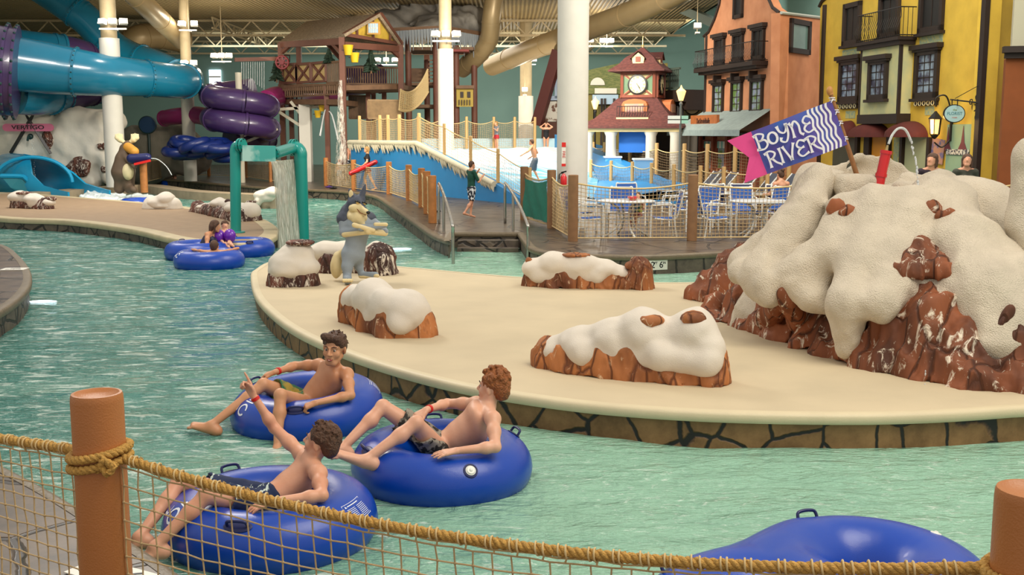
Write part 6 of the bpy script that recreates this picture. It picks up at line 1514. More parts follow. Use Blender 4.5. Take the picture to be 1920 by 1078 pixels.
mb = MB(); mb.tube([(tx, DT, zz(90)), (tx, DT, zz(68))], [.04, .01], 8); mb.sph((tx, DT, zz(86)), .05); mb.build('finial', mat('gold_finial', '#c9a95c', .35, metal=.6), ct, True)
for a in (0, math.pi/2):
    R4 = RT @ Matrix.Rotation(a, 4, 'Z'); zd0, zd1, zd2 = zz(122), zz(110), zz(101)
    mb = MB(); mb.add([(-.2, -.72, zd0), (.2, -.72, zd0), (.24, -.72, zd1), (0, -.72, zd2), (-.24, -.72, zd1), (-.2, -.1, zd0), (.2, -.1, zd0), (.24, -.1, zd1), (0, -.1, zd2), (-.24, -.1, zd1)], [(4, 3, 2, 1, 0), (5, 6, 7, 8, 9), (0, 1, 6, 5), (1, 2, 7, 6), (4, 0, 5, 9)], R4); dm = mb.build('dormer', M_cr, ct)
    mb = MB(); mb.add([(.3, -.8, zd1-.06), (0, -.8, zd2+.05), (-.3, -.8, zd1-.06), (.3, 0, zd1-.06), (0, 0, zd2+.05), (-.3, 0, zd1-.06)], [(0, 1, 4, 3), (1, 2, 5, 4), (3, 4, 1, 0), (4, 5, 2, 1)], R4); mb.build('dormer_roof', M_roof, dm)
    mb = MB(); mb.box((-.09, -.75, zd0+.08), (.09, -.71, zd1+.03), R4); mb.build('dormer_window', M_beam, dm)
zl, ze = zz(184), zz(240)
sq_roof([(1.95, ze-.02), (1.95, ze+.06), (1.45, ze+.35), (1.05, ze+.75), (.78, zl-.05), (.7, zl)], 'lower_roof', M_roof, ct)
mb = MB(); mb.box((-1.85, -1.85, ze-.14), (1.85, 1.85, ze-.02), RT); mb.build('eave_beam', M_cr, ct)
for (x, y) in ((-1.65, -1.65), (-.75, -1.65), (.75, -1.65), (1.65, -1.65), (1.65, .0), (1.65, 1.65), (-1.65, 1.65)):
    mb = MB(); mb.lathe(RT @ Vector((x, y, 0)), [(.26, ZD), (.26, ZD+.15), (.2, ZD+.2), (.19, ze-.3), (.26, ze-.15)], 16); mb.build('column', M_wh, ct, True, 40)
mb = MB(); mb.box((-.5, -1.45, ze-.9), (.75, -1.35, ze-.15), RT); mb.build('blue_banner', mat('blue_banner', '#1763b8', .6), ct)
mb = MB(); mb.box((-1.0, .6, ZD), (1.2, .8, ze-.15), RT); mb.build('inner_counter', mat('dark_interior', '#2a1d16', .7), ct)
# little alcove with balcony in the lower roof
for a in (0, math.pi/2):
    R4 = RT @ Matrix.Rotation(a, 4, 'Z'); za_, zb2 = zz(221), zz(192); vs = [(-.48, -1.2, za_), (.48, -1.2, za_), (.48, -1.2, zb2-.1)]+[(.48*math.cos(t), -1.2, zb2-.1+.2*math.sin(t)) for t in (.5, 1.05, 1.57, 2.1, 2.64)]+[(-.48, -1.2, zb2-.1)]
    n = len(vs); vs2 = [(x, -.4, z) for x, y, z in vs]; mb = MB(); mb.add(vs+vs2, [tuple(range(n))[::-1]]+[(i, (i+1) % n, (i+1) % n+n, i+n) for i in range(n)], R4); al = mb.build('alcove', mat('alcove_orange', '#b5673a', .7), ct, recalc=True)
    mb = MB(); mb.box((-.36, -1.23, za_+.05), (.36, -1.19, zb2-.08), R4); mb.build('alcove_picture', mat('alcove_paint', '#a9788a', .7, col2='#c9a06a', scale=6), al)
    mb = MB(); mb.box((-.6, -1.5, za_-.06), (.6, -1.15, za_), R4)
    mb.build('balcony_floor', M_cr, al); mb = MB()
    for i in range(13): x = -.58+1.16*i/12; mb.bar(R4 @ Vector((x, -1.48, za_)), R4 @ Vector((x, -1.48, za_+.4)), .018)
    mb.bar(R4 @ Vector((-.58, -1.48, za_+.4)), R4 @ Vector((.58, -1.48, za_+.4)), .03); mb.build('railing', M_iron, al)
# ---- green shingled building behind the tower
M_gsh = mat('olive_shingle', '#7d7f4a', .75, col2='#5f6a3a', scale=7, contrast=(.4, .6), stretch=(1, 1, 3))
gP = Plane(W(1098, 200, 50)[:2], W(1262, 200, 50)[:2]); gb = empty('green_building', gP.w(0, 0, ZD), 'olive shingled building with white arch window behind the clock tower', 'building')
r = gP.rect(1098, 128, 1262, 330); gP.wall('front_wall', [(r[0], 0), (r[0], gP.at(1100, 140)[1]), (r[2]-.3, gP.at(1200, 118)[1]), (r[2], 0)], mat('olive_wall', '#8a7c3c', .8, var=.2, scale=2), .3, gb)
r = gP.rect(1098, 120, 1175, 176); gP.wall('shingle_roof', [(r[0], r[1]), (r[0], r[3]-.3), (r[2], r[3]+.1), (r[2], r[1])], M_gsh, .1, gb, .2)
u0, z0_ = gP.at(1106, 160); u1, _ = gP.at(1133, 160); h_ = gP.at(1120, 146)[1]-z0_; aw_ = gP.wall('arch_window', [(u0, z0_), (u1, z0_)]+[((u0+u1)/2+(u1-u0)/2*math.cos(t), z0_+h_*math.sin(t)) for t in [math.pi*i/12 for i in range(1, 12)]], M_wh, .05, gb, .3)
frect((1114, 166, 1155, 176), M_wh, 'white_trim', gb, .35, gP); frect((1110, 178, 1158, 196), mat('pale_blue_glass', '#a9c3d6', .3), 'window_band', gb, .3, gP)
for x in (1127, 1133, 1150): mb = MB(); u, _ = gP.at(x, 200); gP.box(mb, u-.05, ZD, u+.05, gP.at(x, 185)[1], .3, .4); mb.build('porch_post', M_trim, gb)
iron_balcony(gP, gP.at(1112, 220)[0], gP.at(1150, 220)[0], gP.at(1130, 226)[1], .7, .6, gb)
# ---- upper gallery between tower and orange building
gal = Plane(W(1234, 170, 45)[:2], W(1322, 170, 42)[:2]); gg = empty('gallery', gal.w(0, 0, ZD), 'upper gallery with cut-out wooden railing between the clock tower and orange house', 'gallery')
u0, zg = gal.at(1236, 172); u1 = gal.L; zr = gal.at(1240, 140)[1]; zl2 = gal.at(1300, 170)[1]
mb = MB(); gal.box(mb, -.4, zl2-.45, u1+.1, zl2, 0, 1.2); gal.box(mb, -.4, zl2-.75, u1+.1, zl2-.45, 0, .9); mb.build('gallery_beam', M_trim, gg)
M_rail = mat('green_grey_rail', '#3f4a40', .6); n = 5
for i in range(n):
    a, b_ = -.4+(u1+.4)*i/n, -.4+(u1+.4)*(i+1)/n; mb = MB(); gal.box(mb, a, zl2, a+.07, zl2+.82, 1.1, 1.18); gal.box(mb, a, zl2+.74, b_, zl2+.82, 1.1, 1.18); gal.box(mb, a, zl2+.02, b_, zl2+.1, 1.1, 1.18)
    m_ = int((b_-a)/.14)
    for k in range(m_): q = a+.09+(b_-a-.12)*k/m_; gal.box(mb, q, zl2+.1, q+.05, zl2+.74, 1.12, 1.16); gal.box(mb, q-.02, zl2+.3, q+.07, zl2+.38, 1.12, 1.16); gal.box(mb, q-.02, zl2+.5, q+.07, zl2+.56, 1.12, 1.16)
    mb.build('railing', M_rail, gg)
gal.wall('lower_wall', [(-.6, 0), (-.6, zl2-.5), (u1, zl2-.5), (u1, 0)], mat('ochre_wall', '#a88a4a', .8, col2='#7f8258', scale=1.2, contrast=(.35, .6)), .3, gg, -.6)
mb = MB(); gal.box(mb, .4, ZD, u1-.1, gal.at(1290, 232)[1], -.6, -.55); mb.build('dark_passage', M_gdark, gg)
st = empty('stair_flight', gal.w(u1-1.6, 0, ZD), 'stair flight with sloping handrail beside the orange house', 'stairs')
for i in range(7): mb = MB(); gal.box(mb, u1-1.9+i*.22, ZD+i*.2, u1-1.9+(i+1)*.22+.1, ZD+.06+i*.2, .0, .9); mb.build('tread', mat('grey_tread', '#6d6a60', .6), st)
mb = MB(); mb.tube([gal.w(u1-1.9, .9, ZD+.9), gal.w(u1-.3, .9, ZD+2.3)], .03, 6); mb.build('handrail', mat('grey_rail', '#8a8a84', .4), st)
# cafe sign
cs = empty('cafe_sign', W(1299, 200, 42.6), 'round wrought iron Cafe sign hanging from the gallery', 'sign'); c = W(1298, 200, 42.2)
mb = MB()
mb.tube([c+Vector((.3*math.cos(a), 0, .3*math.sin(a))) for a in [k*6.283/28 for k in range(28)]], .025, 5, closed=True); mb.tube([c+Vector((.3, 0, 0)), c+Vector((.55, 0, 0))], .02, 5)
for (x, z) in ((.42, .12), (.42, -.12)): mb.tube([c+Vector((x+.08*math.cos(a), 0, z+.08*math.sin(a))) for a in [k*6.283/12 for k in range(12)]], .014, 4, closed=True)
mb.build('iron_ring', M_iron, cs)
mb = MB(); mb.lathe((0, 0, 0), [(.26, -.02), (.26, .02)], 24, Matrix.Translation(c) @ Matrix.Rotation(math.pi/2, 4, 'X')); mb.build('sign_disc', mat('cream_disc', '#c9bb8c', .6), cs); text_obj('Cafe', 'lettering', M_iron, .26, frame_mat(c+Vector((0, -.03, -.02)), (1, 0, 0), (0, 0, 1)), .003, cs, bold=.008)
# street lamps
def street_lamp(px, ytop, D, label, arms=None):
    p = W(px, ytop, D); root = empty('street_lamp', (p.x, D, ZD), label, 'street lamp', 'street lamps near the clock tower'); mb = MB()
    mb.lathe((p.x, D, 0), [(.13, ZD), (.12, ZD+.15), (.06, ZD+.3), (.045, ZD+.8), (.035, p.z-.25), (.06, p.z-.2), (.03, p.z-.12)], 12); mb.build('pole', mat('lamp_pole_grey', '#6d6f68', .4) if arms else M_iron, root, True, 40)
    mb = MB(); mb.lathe((p.x, D, p.z), [(.07, -.1), (.16, .2), (.15, .22), (.05, .3), (.01, .4)], 8); mb.build('lamp_head', mat('lamp_warm_glass', '#ffc06a', .3), root)
    if arms:
        for k, (dy, dx, m) in enumerate(arms): mb = MB(); q = W(px, ytop, D); zq = W(px, dy, D).z; mb.box((p.x+dx[0], D-.06, zq-.07), (p.x+dx[1], D-.02, zq+.07)); mb.build('direction_board', m, root)
street_lamp(1116, 200, 44, 'street lamp with lit lantern left of the clock tower')
M_dw = mat('white_board', '#e6ebe2', .5); M_dg = mat('mint_board', '#9ccdb8', .5)
street_lamp(1277, 183, 36, 'street lamp carrying white and mint direction boards', [(221, (-.42, -.02), M_dw), (227.5, (-.42, -.02), M_dw), (221, (.02, .24), M_dg), (227.5, (.02, .24), M_dg)])
# dark red A-frame chalet behind the big column
ch = empty('chalet', W(1012, 300, 51), 'dark red steep-roofed chalet front half hidden by the big white column', 'building'); cP = Plane(W(1005, 200, 51)[:2], W(1084, 200, 50)[:2])
cP.wall('front_wall', [(cP.at(1012, 300)[0], 0), cP.at(1016, 235), cP.at(1050, 100), (cP.L, cP.at(1060, 80)[1]), (cP.L, 0)], mat('chalet_wall', '#4a2a1e', .7), .3, ch)
mb = MB(); a, b_ = cP.at(1012, 234), cP.at(1052, 96); mb.bar(cP.w(a[0], .3, a[1]), cP.w(b_[0], .3, b_[1]), .3, .5); mb.build('roof_edge', mat('dark_red_roof', '#4e1f18', .6), ch)
fwin(cP, (1028, 145, 1046, 185), ch, M_gteal, fw=.12, cornice=False, mull=(2, 2), frame=mat('dusty_blue_frame', '#8f9cae', .6)); frect((1024, 190, 1046, 228), mat('timber_white', '#b8b2a6', .7, col2='#5a3a2a', scale=4, contrast=(.42, .5)), 'timber_panel', ch, .05, cP)
# ============================================================ SLIDES AND SNOW WALL ON THE LEFT
M_sb = mat('slide_blue', '#11708f', .25, coat=.3, var=.08, scale=2); M_sbi = mat('slide_blue_bright', '#1f9ccb', .2, coat=.3); M_spu = mat('slide_purple', '#3f2a58', .3, coat=.3, var=.15, scale=2); M_smg = mat('slide_magenta', '#8a2560', .3, coat=.3)
M_steel = mat('cream_steel', '#c9c2ae', .5, var=.12, scale=3); M_wcol = mat('white_column_paint', '#d8d4c9', .65, var=.06, scale=3, bump=.08, bscale=100); M_tcol = mat('tan_steel', '#b3a07c', .55, var=.15, scale=3)
def slide(name, label, paths, mats, fl_m=None, n=28, joint=6, bolts_=True, parent=None, group=None):
    """closed body slide: each path a list of (px, py, D, radius)"""
    P = [W(a, b, c) for a, b, c, r in paths]; Rr = [r for *_, r in paths]
    S = spline(P, 8, closed=False); RR = [float(np.interp(i/8, range(len(Rr)), Rr)) for i in range(len(S))]
    root = parent or empty(name, P[0], label, 'water slide', group); k = 0; i = 0
    while i < len(S)-1:
        j = min(len(S)-1, i+joint*2); mb = MB(); mb.tube(S[i:j+1], RR[i:j+1], n, cap=(i == 0 or j == len(S)-1)); sct = mb.build('slide_section', mats[k % len(mats)], root, True, 60)
        t = (S[j]-S[j-1]).normalized(); mb = MB(); mb.tube([S[j]-t*.05, S[j]+t*.05], RR[j]*1.07, n); f_ = mb.build('flange', fl_m or mats[k % len(mats)], sct, True, 40)
        if bolts_:
            mb = MB(); a = t.orthogonal().normalized(); b_ = t.cross(a)
            for q in range(26): o_ = S[j]+(a*math.cos(q*6.283/26)+b_*math.sin(q*6.283/26))*RR[j]*1.07; mb.sph(o_, RR[j]*.035, 5, 4)
            mb.build('bolts', M_bolt, f_)
        i = j; k += 1
    return root
DS = 44
slide('tube_slide', 'large blue bolted tube slide sweeping across the upper left', [(18, 118, DS-2, 1.05), (90, 128, DS-1.5, .98), (195, 141, DS-1, .8), (275, 147, DS, .7), (330, 152, DS+1.2, .68), (352, 150, DS+3, .68), (335, 142, DS+4.6, .68), (290, 122, DS+5.5, .68), (240, 104, DS+6, .68), (200, 78, DS+6, .7), (165, 40, DS+6, .7), (120, 5, DS+6, .72), (70, -30, DS+6, .75)], [M_sb])
sl = slide('bowl_slide', 'blue and purple flared slide at the left edge below the tube slide', [(-60, 130, DS-3, 1.75), (-10, 132, DS-3, 1.65), (30, 136, DS-2.8, 1.6)], [M_spu])
mb = MB(); 
def wavy(c, r0, r1, n=60, depth=.5): 
    return
slide('', '', [(30, 176, DS-1.0, .8), (70, 180, DS-.2, .75), (112, 178, DS+1.2, .7)], [M_sb], parent=sl); slide('', '', [(112, 178, DS+1.2, .72), (150, 172, DS+2, .66), (182, 166, DS+3, .6)], [M_spu, M_sb], parent=sl)
slide('', '', [(20, 80, DS+3, .6), (80, 88, DS+3, .6), (118, 92, DS+3.5, .6)], [M_sb], parent=sl, bolts_=False); slide('', '', [(116, 92, DS+3.5, .6), (150, 98, DS+4, .55), (165, 104, DS+4.5, .5)], [M_spu], parent=sl, bolts_=False)
# purple spiral
cx, DP = 449, 47.0; c = W(cx, 200, DP); root = empty('spiral_slide', (c.x, DP, ZD), 'purple and magenta spiral slide coiled round a cream post', 'water slide')
zT, zB = W(cx, 172, DP).z, W(cx, 236, DP).z; pts = []; n = 64
for i in range(n+1):
    a = 1.3+2*math.pi*2.15*i/n; pts.append((c.x+1.2*math.cos(a), DP+1.2*math.sin(a), zT+.15-(zT-zB+.6)*i/n))
for i in range(0, n, 6):
    mb = MB(); mb.tube(pts[i:min(n, i+6)+1], .47, 20); s_ = mb.build('slide_section', M_spu, root, True, 60)
    t = (Vector(pts[min(n, i+6)])-Vector(pts[min(n, i+6)-1])).normalized(); q = Vector(pts[min(n, i+6)]); mb = MB(); mb.tube([q-t*.05, q+t*.05], .51, 20); mb.build('flange', M_spu, s_, True, 40)
slide('', '', [(500, 190, DP+.4, .47), (520, 182, DP+2, .47), (560, 180, DP+6, .47), (620, 176, DP+9, .47)], [M_smg], parent=root, bolts_=False)
slide('', '', [(402, 224, DP+.8, .4), (370, 216, DP+1.5, .38), (330, 218, DP+2, .36), (308, 222, DP+2.5, .34)], [M_smg], parent=root, bolts_=False)
slide('', '', [(430, 255, DP, .47), (470, 262, DP+1, .47), (500, 262, DP+3, .47)], [M_spu], parent=root, bolts_=False)
mb = MB(); mb.cyl((c.x, DP, ZD), (c.x, DP, zT+.8), .14, 12); sp_ = mb.build('post', M_steel, root, True, 40); mb = MB()
for (x, y) in ((400, 268), (520, 242)): mb.bar((c.x, DP, W(cx, 270, DP).z), W(x, y, DP-.3), .1)
mb.build('brace', M_steel, root)
# snow wall
sw = empty('snow_wall', (W(100, 300, 45).x, 45, ZD), 'white painted snow wall with rusty patches behind the blue slide mouth', 'fake rock wall')
fd = Field(.08); DV = 45.5
for (x, y, r) in [(-40, 260, 1.5), (20, 262, 1.4), (20, 235, .9), (80, 262, 1.4), (80, 232, .8), (130, 270, 1.4), (140, 232, .75), (175, 248, 1.0), (195, 235, .7), (180, 290, 1.0), (205, 300, .8), (160, 310, 1.1), (120, 315, 1.2), (215, 320, .7), (60, 300, 1.3), (0, 320, 1.3)]:
    p = W(x, y, DV); fd.ell((p.x, DV, p.z), (r, .9, r), None, .12)
fd.plane((0, 0, ZD-.3), (0, 0, -1))
fd.build('snow_face', mat('stained_snow', '#d8d2c4', .75, col2='#b89a70', scale=.55, contrast=(.27, .36), bump=.6, bscale=6, detail=6), sw, disp=(lambda Q: .16*fbm(Q*1.0+5, 3), .4))
for (x, y, rx, rz) in [(92, 262, .28, .4), (148, 312, .5, .42), (192, 274, .2, .12), (195, 317, .18, .12)]:
    p = W(x, y, DV-.75); f2 = Field(.05); f2.ell(p, (rx, .22, rz), None, .03); f2.build('rusty_patch', M_rock2, sw, disp=(facet(x, .08, (5, 5, 3)), .12))
# sign with crossed skis
vs_ = empty('vertigo_sign', W(52, 238, 44.2), 'pink snowboard sign reading VERTIGO with two crossed skis', 'sign'); DZ = 44.35
mb = MB(); a, b_ = W(12, 239, DZ), W(94, 239, DZ); pts = []
h = .15
pl_ = [(a.x+h*math.cos(t)-0, a.z+h*math.sin(t)) for t in [math.pi/2+math.pi*i/8 for i in range(9)]]+[(b_.x+h*math.cos(t), b_.z+h*math.sin(t)) for t in [-math.pi/2+math.pi*i/8 for i in range(9)]]
vsn = [(x, DZ-.03, z) for x, z in pl_]+[(x, DZ+.02, z) for x, z in pl_]; n = len(pl_)
bd = mkobj('snowboard', vsn, [tuple(range(n)), tuple(range(n, 2*n))[::-1]]+[(i, i+n, (i+1) % n+n, (i+1) % n) for i in range(n)], mat('pink_board', '#cf6f8e', .4, var=.15, scale=2), vs_, recalc=True)
text_obj('VERTIGO', 'lettering', M_ink, .22, frame_mat(((a.x+b_.x)/2, DZ-.035, a.z), (1, 0, 0), (0, 0, 1)), .003, bd, sx=1.45, bold=.004)
for (p, q) in (((67, 207), (20, 287)), ((43, 207), (95, 288))):
    mb = MB(); mb.tube([W(p[0], p[1], DZ+.08), W((p[0]*4+q[0])/5, (p[1]*4+q[1])/5, DZ+.02), W(q[0], q[1], DZ+.04)], [.02, .07, .07], 4); mb.build('ski', mat('ski_dark', '#2e2b2a', .4), vs_)
mb = MB(); p = W(57, 256, 44.6); mb.sph(p, (.12, .1, .12)); mb.tube([p, p+Vector((.02, -.25, -.02)), p+Vector((.03, -.35, -.15))], .05, 8); nz = empty('water_spout', p, 'small dark water spout on the snow wall under the pink sign', 'spout'); mb.build('spout_body', M_bolt, nz, True)
mb = MB(); rr = random.Random(8)
for i in range(22): t = i/22; q = W(60+8*t, 262+85*t, 43.9-t*.6); mb.sph(q+Vector((rr.uniform(-.03, .03), 0, 0)), (.014, .014, .03), 5, 4)
mb.build('spout_water', M_jet, nz, True)
# blue slide mouth
sm_ = empty('slide_mouth', W(110, 350, 41.5), 'open bright blue slide mouth pouring into the splash pool', 'water slide')
def trough(name, path, rads, a0, a1, th, m, parent, n=20, sx=1):
    """open channel: path points (world), a0..a1 arc in the cross section, 0 = up"""
    vs = []; fs = []; N = len(path); P = [Vector(p) for p in path]
    for i, p in enumerate(P):
        t = P[min(i+1, N-1)]-P[max(i-1, 0)]; t.z *= .3; t.normalize(); r = t.cross(Vector((0, 0, 1))).normalized(); u = r.cross(t)
        for k in range(n+1):
            a = a0[i]+(a1[i]-a0[i])*k/n; d = (r*math.sin(a)*sx+u*math.cos(a)); vs += [p+d*rads[i], p+d*(rads[i]+th)]
    m_ = 2*(n+1)
    for i in range(N-1):
        for k in range(n):
            q = i*m_+2*k; fs += [(q, q+2, q+2+m_, q+m_), (q+1, q+1+m_, q+3+m_, q+3)]
        q = i*m_; fs.append((q, q+m_, q+m_+1, q+1)); q = i*m_+2*n; fs.append((q, q+1, q+m_+1, q+m_))
    for q0 in (0, (N-1)*m_):
        for k in range(n): q = q0+2*k; fs.append((q, q+1, q+3, q+2))
    return mkobj(name, vs, fs, m, parent, True, 50, recalc=True)
DM_ = 41.5
pth = [W(20, 330, DM_+3), W(45, 335, DM_+1.8), W(75, 342, DM_+.9), W(100, 349, DM_+.3), W(122, 354, DM_), W(150, 358, DM_-.5), W(168, 360, DM_-.9)]
o_ = trough('slide_channel', pth, [.85, .9, .95, .95, .9, .85, .8], [R_(-180), R_(-180), R_(-175), R_(-150), R_(-110), R_(-90), R_(-80)][0:0] or [R_(0), R_(0), R_(20), R_(60), R_(80), R_(85), R_(88)], [R_(360), R_(355), R_(330), R_(300), R_(280), R_(275), R_(272)], .07, M_sbi, sm_)
mb = MB(); cR = W(62, 334, DM_+.5); mb.tube([(cR.x+1.15*math.cos(a)*1.3, cR.y, cR.z-.15+.95*math.sin(a)) for a in [math.pi*i/20 for i in range(21)]], .07, 8); mb.build('mouth_rim', M_sbi, sm_, True)
mb = MB(); pl_ = [W(2, 330, DM_-.2), W(40, 331, DM_-.2), W(52, 338, DM_-.3), W(80, 364, DM_-.5)]; mb.tube(spline(pl_, 4, closed=False), .09, 8); mb.build('near_lip', M_sbi, sm_, True)
vs = [W(2, 330, DM_-.2), W(40, 331, DM_-.2), W(54, 340, DM_-.3), W(80, 366, DM_-.5), W(55, 372, DM_-.4), W(20, 352, DM_-.3)]; vs2 = [v+Vector((0, .08, 0)) for v in vs]; mkobj('near_side', vs+vs2, [(0, 1, 2, 3, 4, 5), (11, 10, 9, 8, 7, 6)]+[(i, i+6, (i+1) % 6+6, (i+1) % 6) for i in range(6)], mat('slide_outer_teal', '#2f7f8c', .4), sm_, recalc=True)
# splash foam
fo_ = empty('splash', W(215, 370, 38), 'white churning splash where the slide meets the pool', 'water'); fo_['kind'] = 'stuff'
fd = Field(.05); rr = random.Random(4)
for i in range(60): t = rr.random(); p = G(165+t*110, 372+rr.uniform(-4, 8), 0); fd.ell((p.x, p.y, .02), (rr.uniform(.12, .4), rr.uniform(.1, .3), rr.uniform(.04, .2*(1-t)+.06)), None, .08)
fd.build('foam', mat('white_foam', '#e4eeee', .6, bump=1, bscale=20), fo_, disp=(lambda Q: .06*fbm(Q*7, 3), .1))
# moose statue with raft on a post
mo = empty('moose_statue', W(233, 344, 39.5), 'brown cartoon moose statue with cream antlers holding a blue raft', 'statue'); DMo = 39.5; m_ = lambda x, y, d=0: W(x, y, DMo+d)
M_mo = mat('moose_brown', '#62503f', .7, var=.15, scale=6); M_ant = mat('antler_cream', '#d8cba0', .7); M_tan = mat('moose_muzzle', '#c98f35', .6)
fd = Field(.035); fd.cap(m_(231, 322), m_(233, 300), .42, .32, k=.1); fd.cap(m_(233, 300), m_(236, 280), .3, .22, k=.08); fd.cap(m_(228, 335), m_(224, 353), .26, .2, k=.08); fd.cap(m_(240, 335), m_(243, 354, -.1), .24, .17, k=.08); fd.cap(m_(243, 354, -.1), m_(250, 356, -.5), .16, .13, k=.05); fd.cap(m_(236, 280), m_(240, 272), .2, .17, k=.06); fd.cap(m_(234, 292, -.2), m_(252, 312, -.5), .12, .09, k=.05); fd.cap(m_(240, 292, .2), m_(258, 306, -.1), .1, .08, k=.05)
mob = fd.build('body', M_mo, mo); fd = Field(.03); fd.cap(m_(240, 276, -.12), m_(252, 284, -.4), .17, .16, k=.05); fd.build('muzzle', M_tan, mob); fd = Field(.03); fd.ell(m_(240, 322, -.25), (.2, .22, .3), None, .05); fd.build('belly', M_ant, mob)
for sx in (-1, 1):
    fd = Field(.022); b0 = m_(238, 270, 0); bx = 238+sx*13; c2 = m_(bx, 262, 0); fd.cap(b0, c2, .06, .08, k=.04)
    fd.cap(c2, m_(bx+sx*6, 258, .1), .1, .08, k=.04)
    for k in range(5): a = k/4; fd.cap(m_(bx+sx*(k*2-2), 261-k*.6), m_(bx+sx*(k*3.4-5), 250+abs(k-2)*.8), .075, .02, k=.03)
    fd.build('antler', M_ant, mob)
mb = MB(); q = W(268, 300, 39.2); mb.cyl((q.x, q.y, ZD), (q.x, q.y, q.z+.1), .13, 14); rp_ = empty('raft_post', (q.x, q.y, ZD), 'brown post under the blue and red squirting raft beside the moose', 'post'); mb.build('post', M_postf, rp_, True, 40)
fd = Field(.03); fd.cap(m_(246, 297, -.5), m_(276, 295, -.5), .16, .15, k=.05); fd.cap(m_(246, 302, -.5), m_(272, 301, -.5), .1, .1, k=.05); fd.build('raft_tube', M_navy, rp_); mb = MB(); mb.bar(m_(252, 308, -.65), m_(282, 301, -.65), .08); mb.build('red_paddle', M_red, rp_)
mb = MB(); mb.tube(spline([m_(282, 297, -.5), m_(296, 299, -.5), m_(312, 312, -.7), m_(322, 328, -1)], 5, closed=False), .018, 5); mb.build('water_squirt', M_jet, rp_, True)
# blue round sign behind
bs = empty('round_sign', W(277, 234, 50), 'round blue sign on the rock behind the moose', 'sign'); c = W(277, 234, 50); mb = MB(); Mx = Matrix.Translation(c) @ Matrix.Rotation(math.pi/2, 4, 'X'); mb.lathe((0, 0, 0), [(.4, -.05), (.4, .06), (.36, .08)], 24, Mx); mb.build('sign_disc', mat('sign_navy', '#1d3f66', .5), bs); mb = MB(); mb.cyl((c.x, 50.1, ZD), (c.x, 50.1, c.z), .06, 8); mb.build('post', M_bolt, bs); mb = MB(); mb.tube([Mx @ Vector((.38*math.cos(a), .38*math.sin(a), .06)) for a in [i*6.283/30 for i in range(30)]], .03, 5, closed=True); mb.build('sign_rim', M_bolt, bs)
rk_ = empty('dark_rock', W(280, 280, 50.5), 'dark grey rock mass behind the moose statue', 'fake rock wall'); fd = Field(.09)
for (x, y, r) in [(260, 275, 1.0), (285, 270, 1.0), (300, 290, 1.1), (270, 300, 1.2), (330, 275, 1.1), (355, 290, 1.0)]: fd.ell(W(x, y, 50.8), (r, .6, r), None, .15)
fd.build('rock_face', mat('dark_rock_face', '#5c564c', .8, col2='#8a8478', scale=1, contrast=(.4, .7), bump=.6, bscale=5), rk_, disp=(lambda Q: .1*fbm(Q*1.3, 3), .25))
# heap of tubes behind the left fence
rr = random.Random(11); lab_ = 'navy inner tube lying in the heap behind the left net fence'
k = 0; proto = None
for (x, y, tl) in [(335, 284, .1), (352, 290, -.1), (372, 283, .15), (395, 286, 0), (415, 284, -.15), (428, 290, .1), (345, 276, .3), (365, 273, -.2), (388, 274, .1), (410, 275, .2), (400, 268, -.1), (350, 268, .25)]:
    p = W(x, y, 45.5+rr.uniform(-.6, .8))
    if proto is None: proto = reg(tube_obj('inner_tube', lab_, p, R=.5, r=.2, tilt=(tl, rr.uniform(-.3, .3)), handles=(), valve=None, group='tube heap behind the left net fence', n=36, sub=False)); proto.children[0].data.materials[0] = mat('navy_vinyl', '#0a2160', .35)
    else: o = copy_tree(proto); o.location = p; o.rotation_euler = (tl, rr.uniform(-.3, .3), rr.random())
# two floating tubes in the queue pool
pf = G(329, 350, 0); tube_obj('inner_tube', 'blue inner tube with a rider under the arc of squirted water', (W(329, 345, pf.y+.6).x, pf.y+.6, .1), rz=.4, handles=(), valve=None, n=36, sub=False)
pf2 = G(388, 350, 0); tube_obj('inner_tube', 'empty blue inner tube floating right of the rider by the dark wall', (W(388, 345, pf2.y+.6).x, pf2.y+.6, .1), rz=.4, handles=(), valve=None, n=36, sub=False)
DR_ = pf.y+.55
mk('rider whose head shows above a far tube below the squirting raft', dict(head=(328, 332, DR_), neck=(329, 337, DR_), shl=(336, 341, DR_), shr=(322, 341, DR_), ell=(342, 342, DR_), wrl=(346, 341, DR_-.2), elr=(316, 342, DR_), wrr=(312, 341, DR_-.2), pel=(329, 348, DR_+.1), hpl=(331, 348, DR_), hpr=(327, 348, DR_), knl=(334, 344, DR_-.3), knr=(324, 344, DR_-.3), anl=(335, 348, DR_-.6), anr=(323, 348, DR_-.6)),
   (0, -1, 0), (0, 0, 1), 1, M_skin1, M_brown, 'short', h=.022)
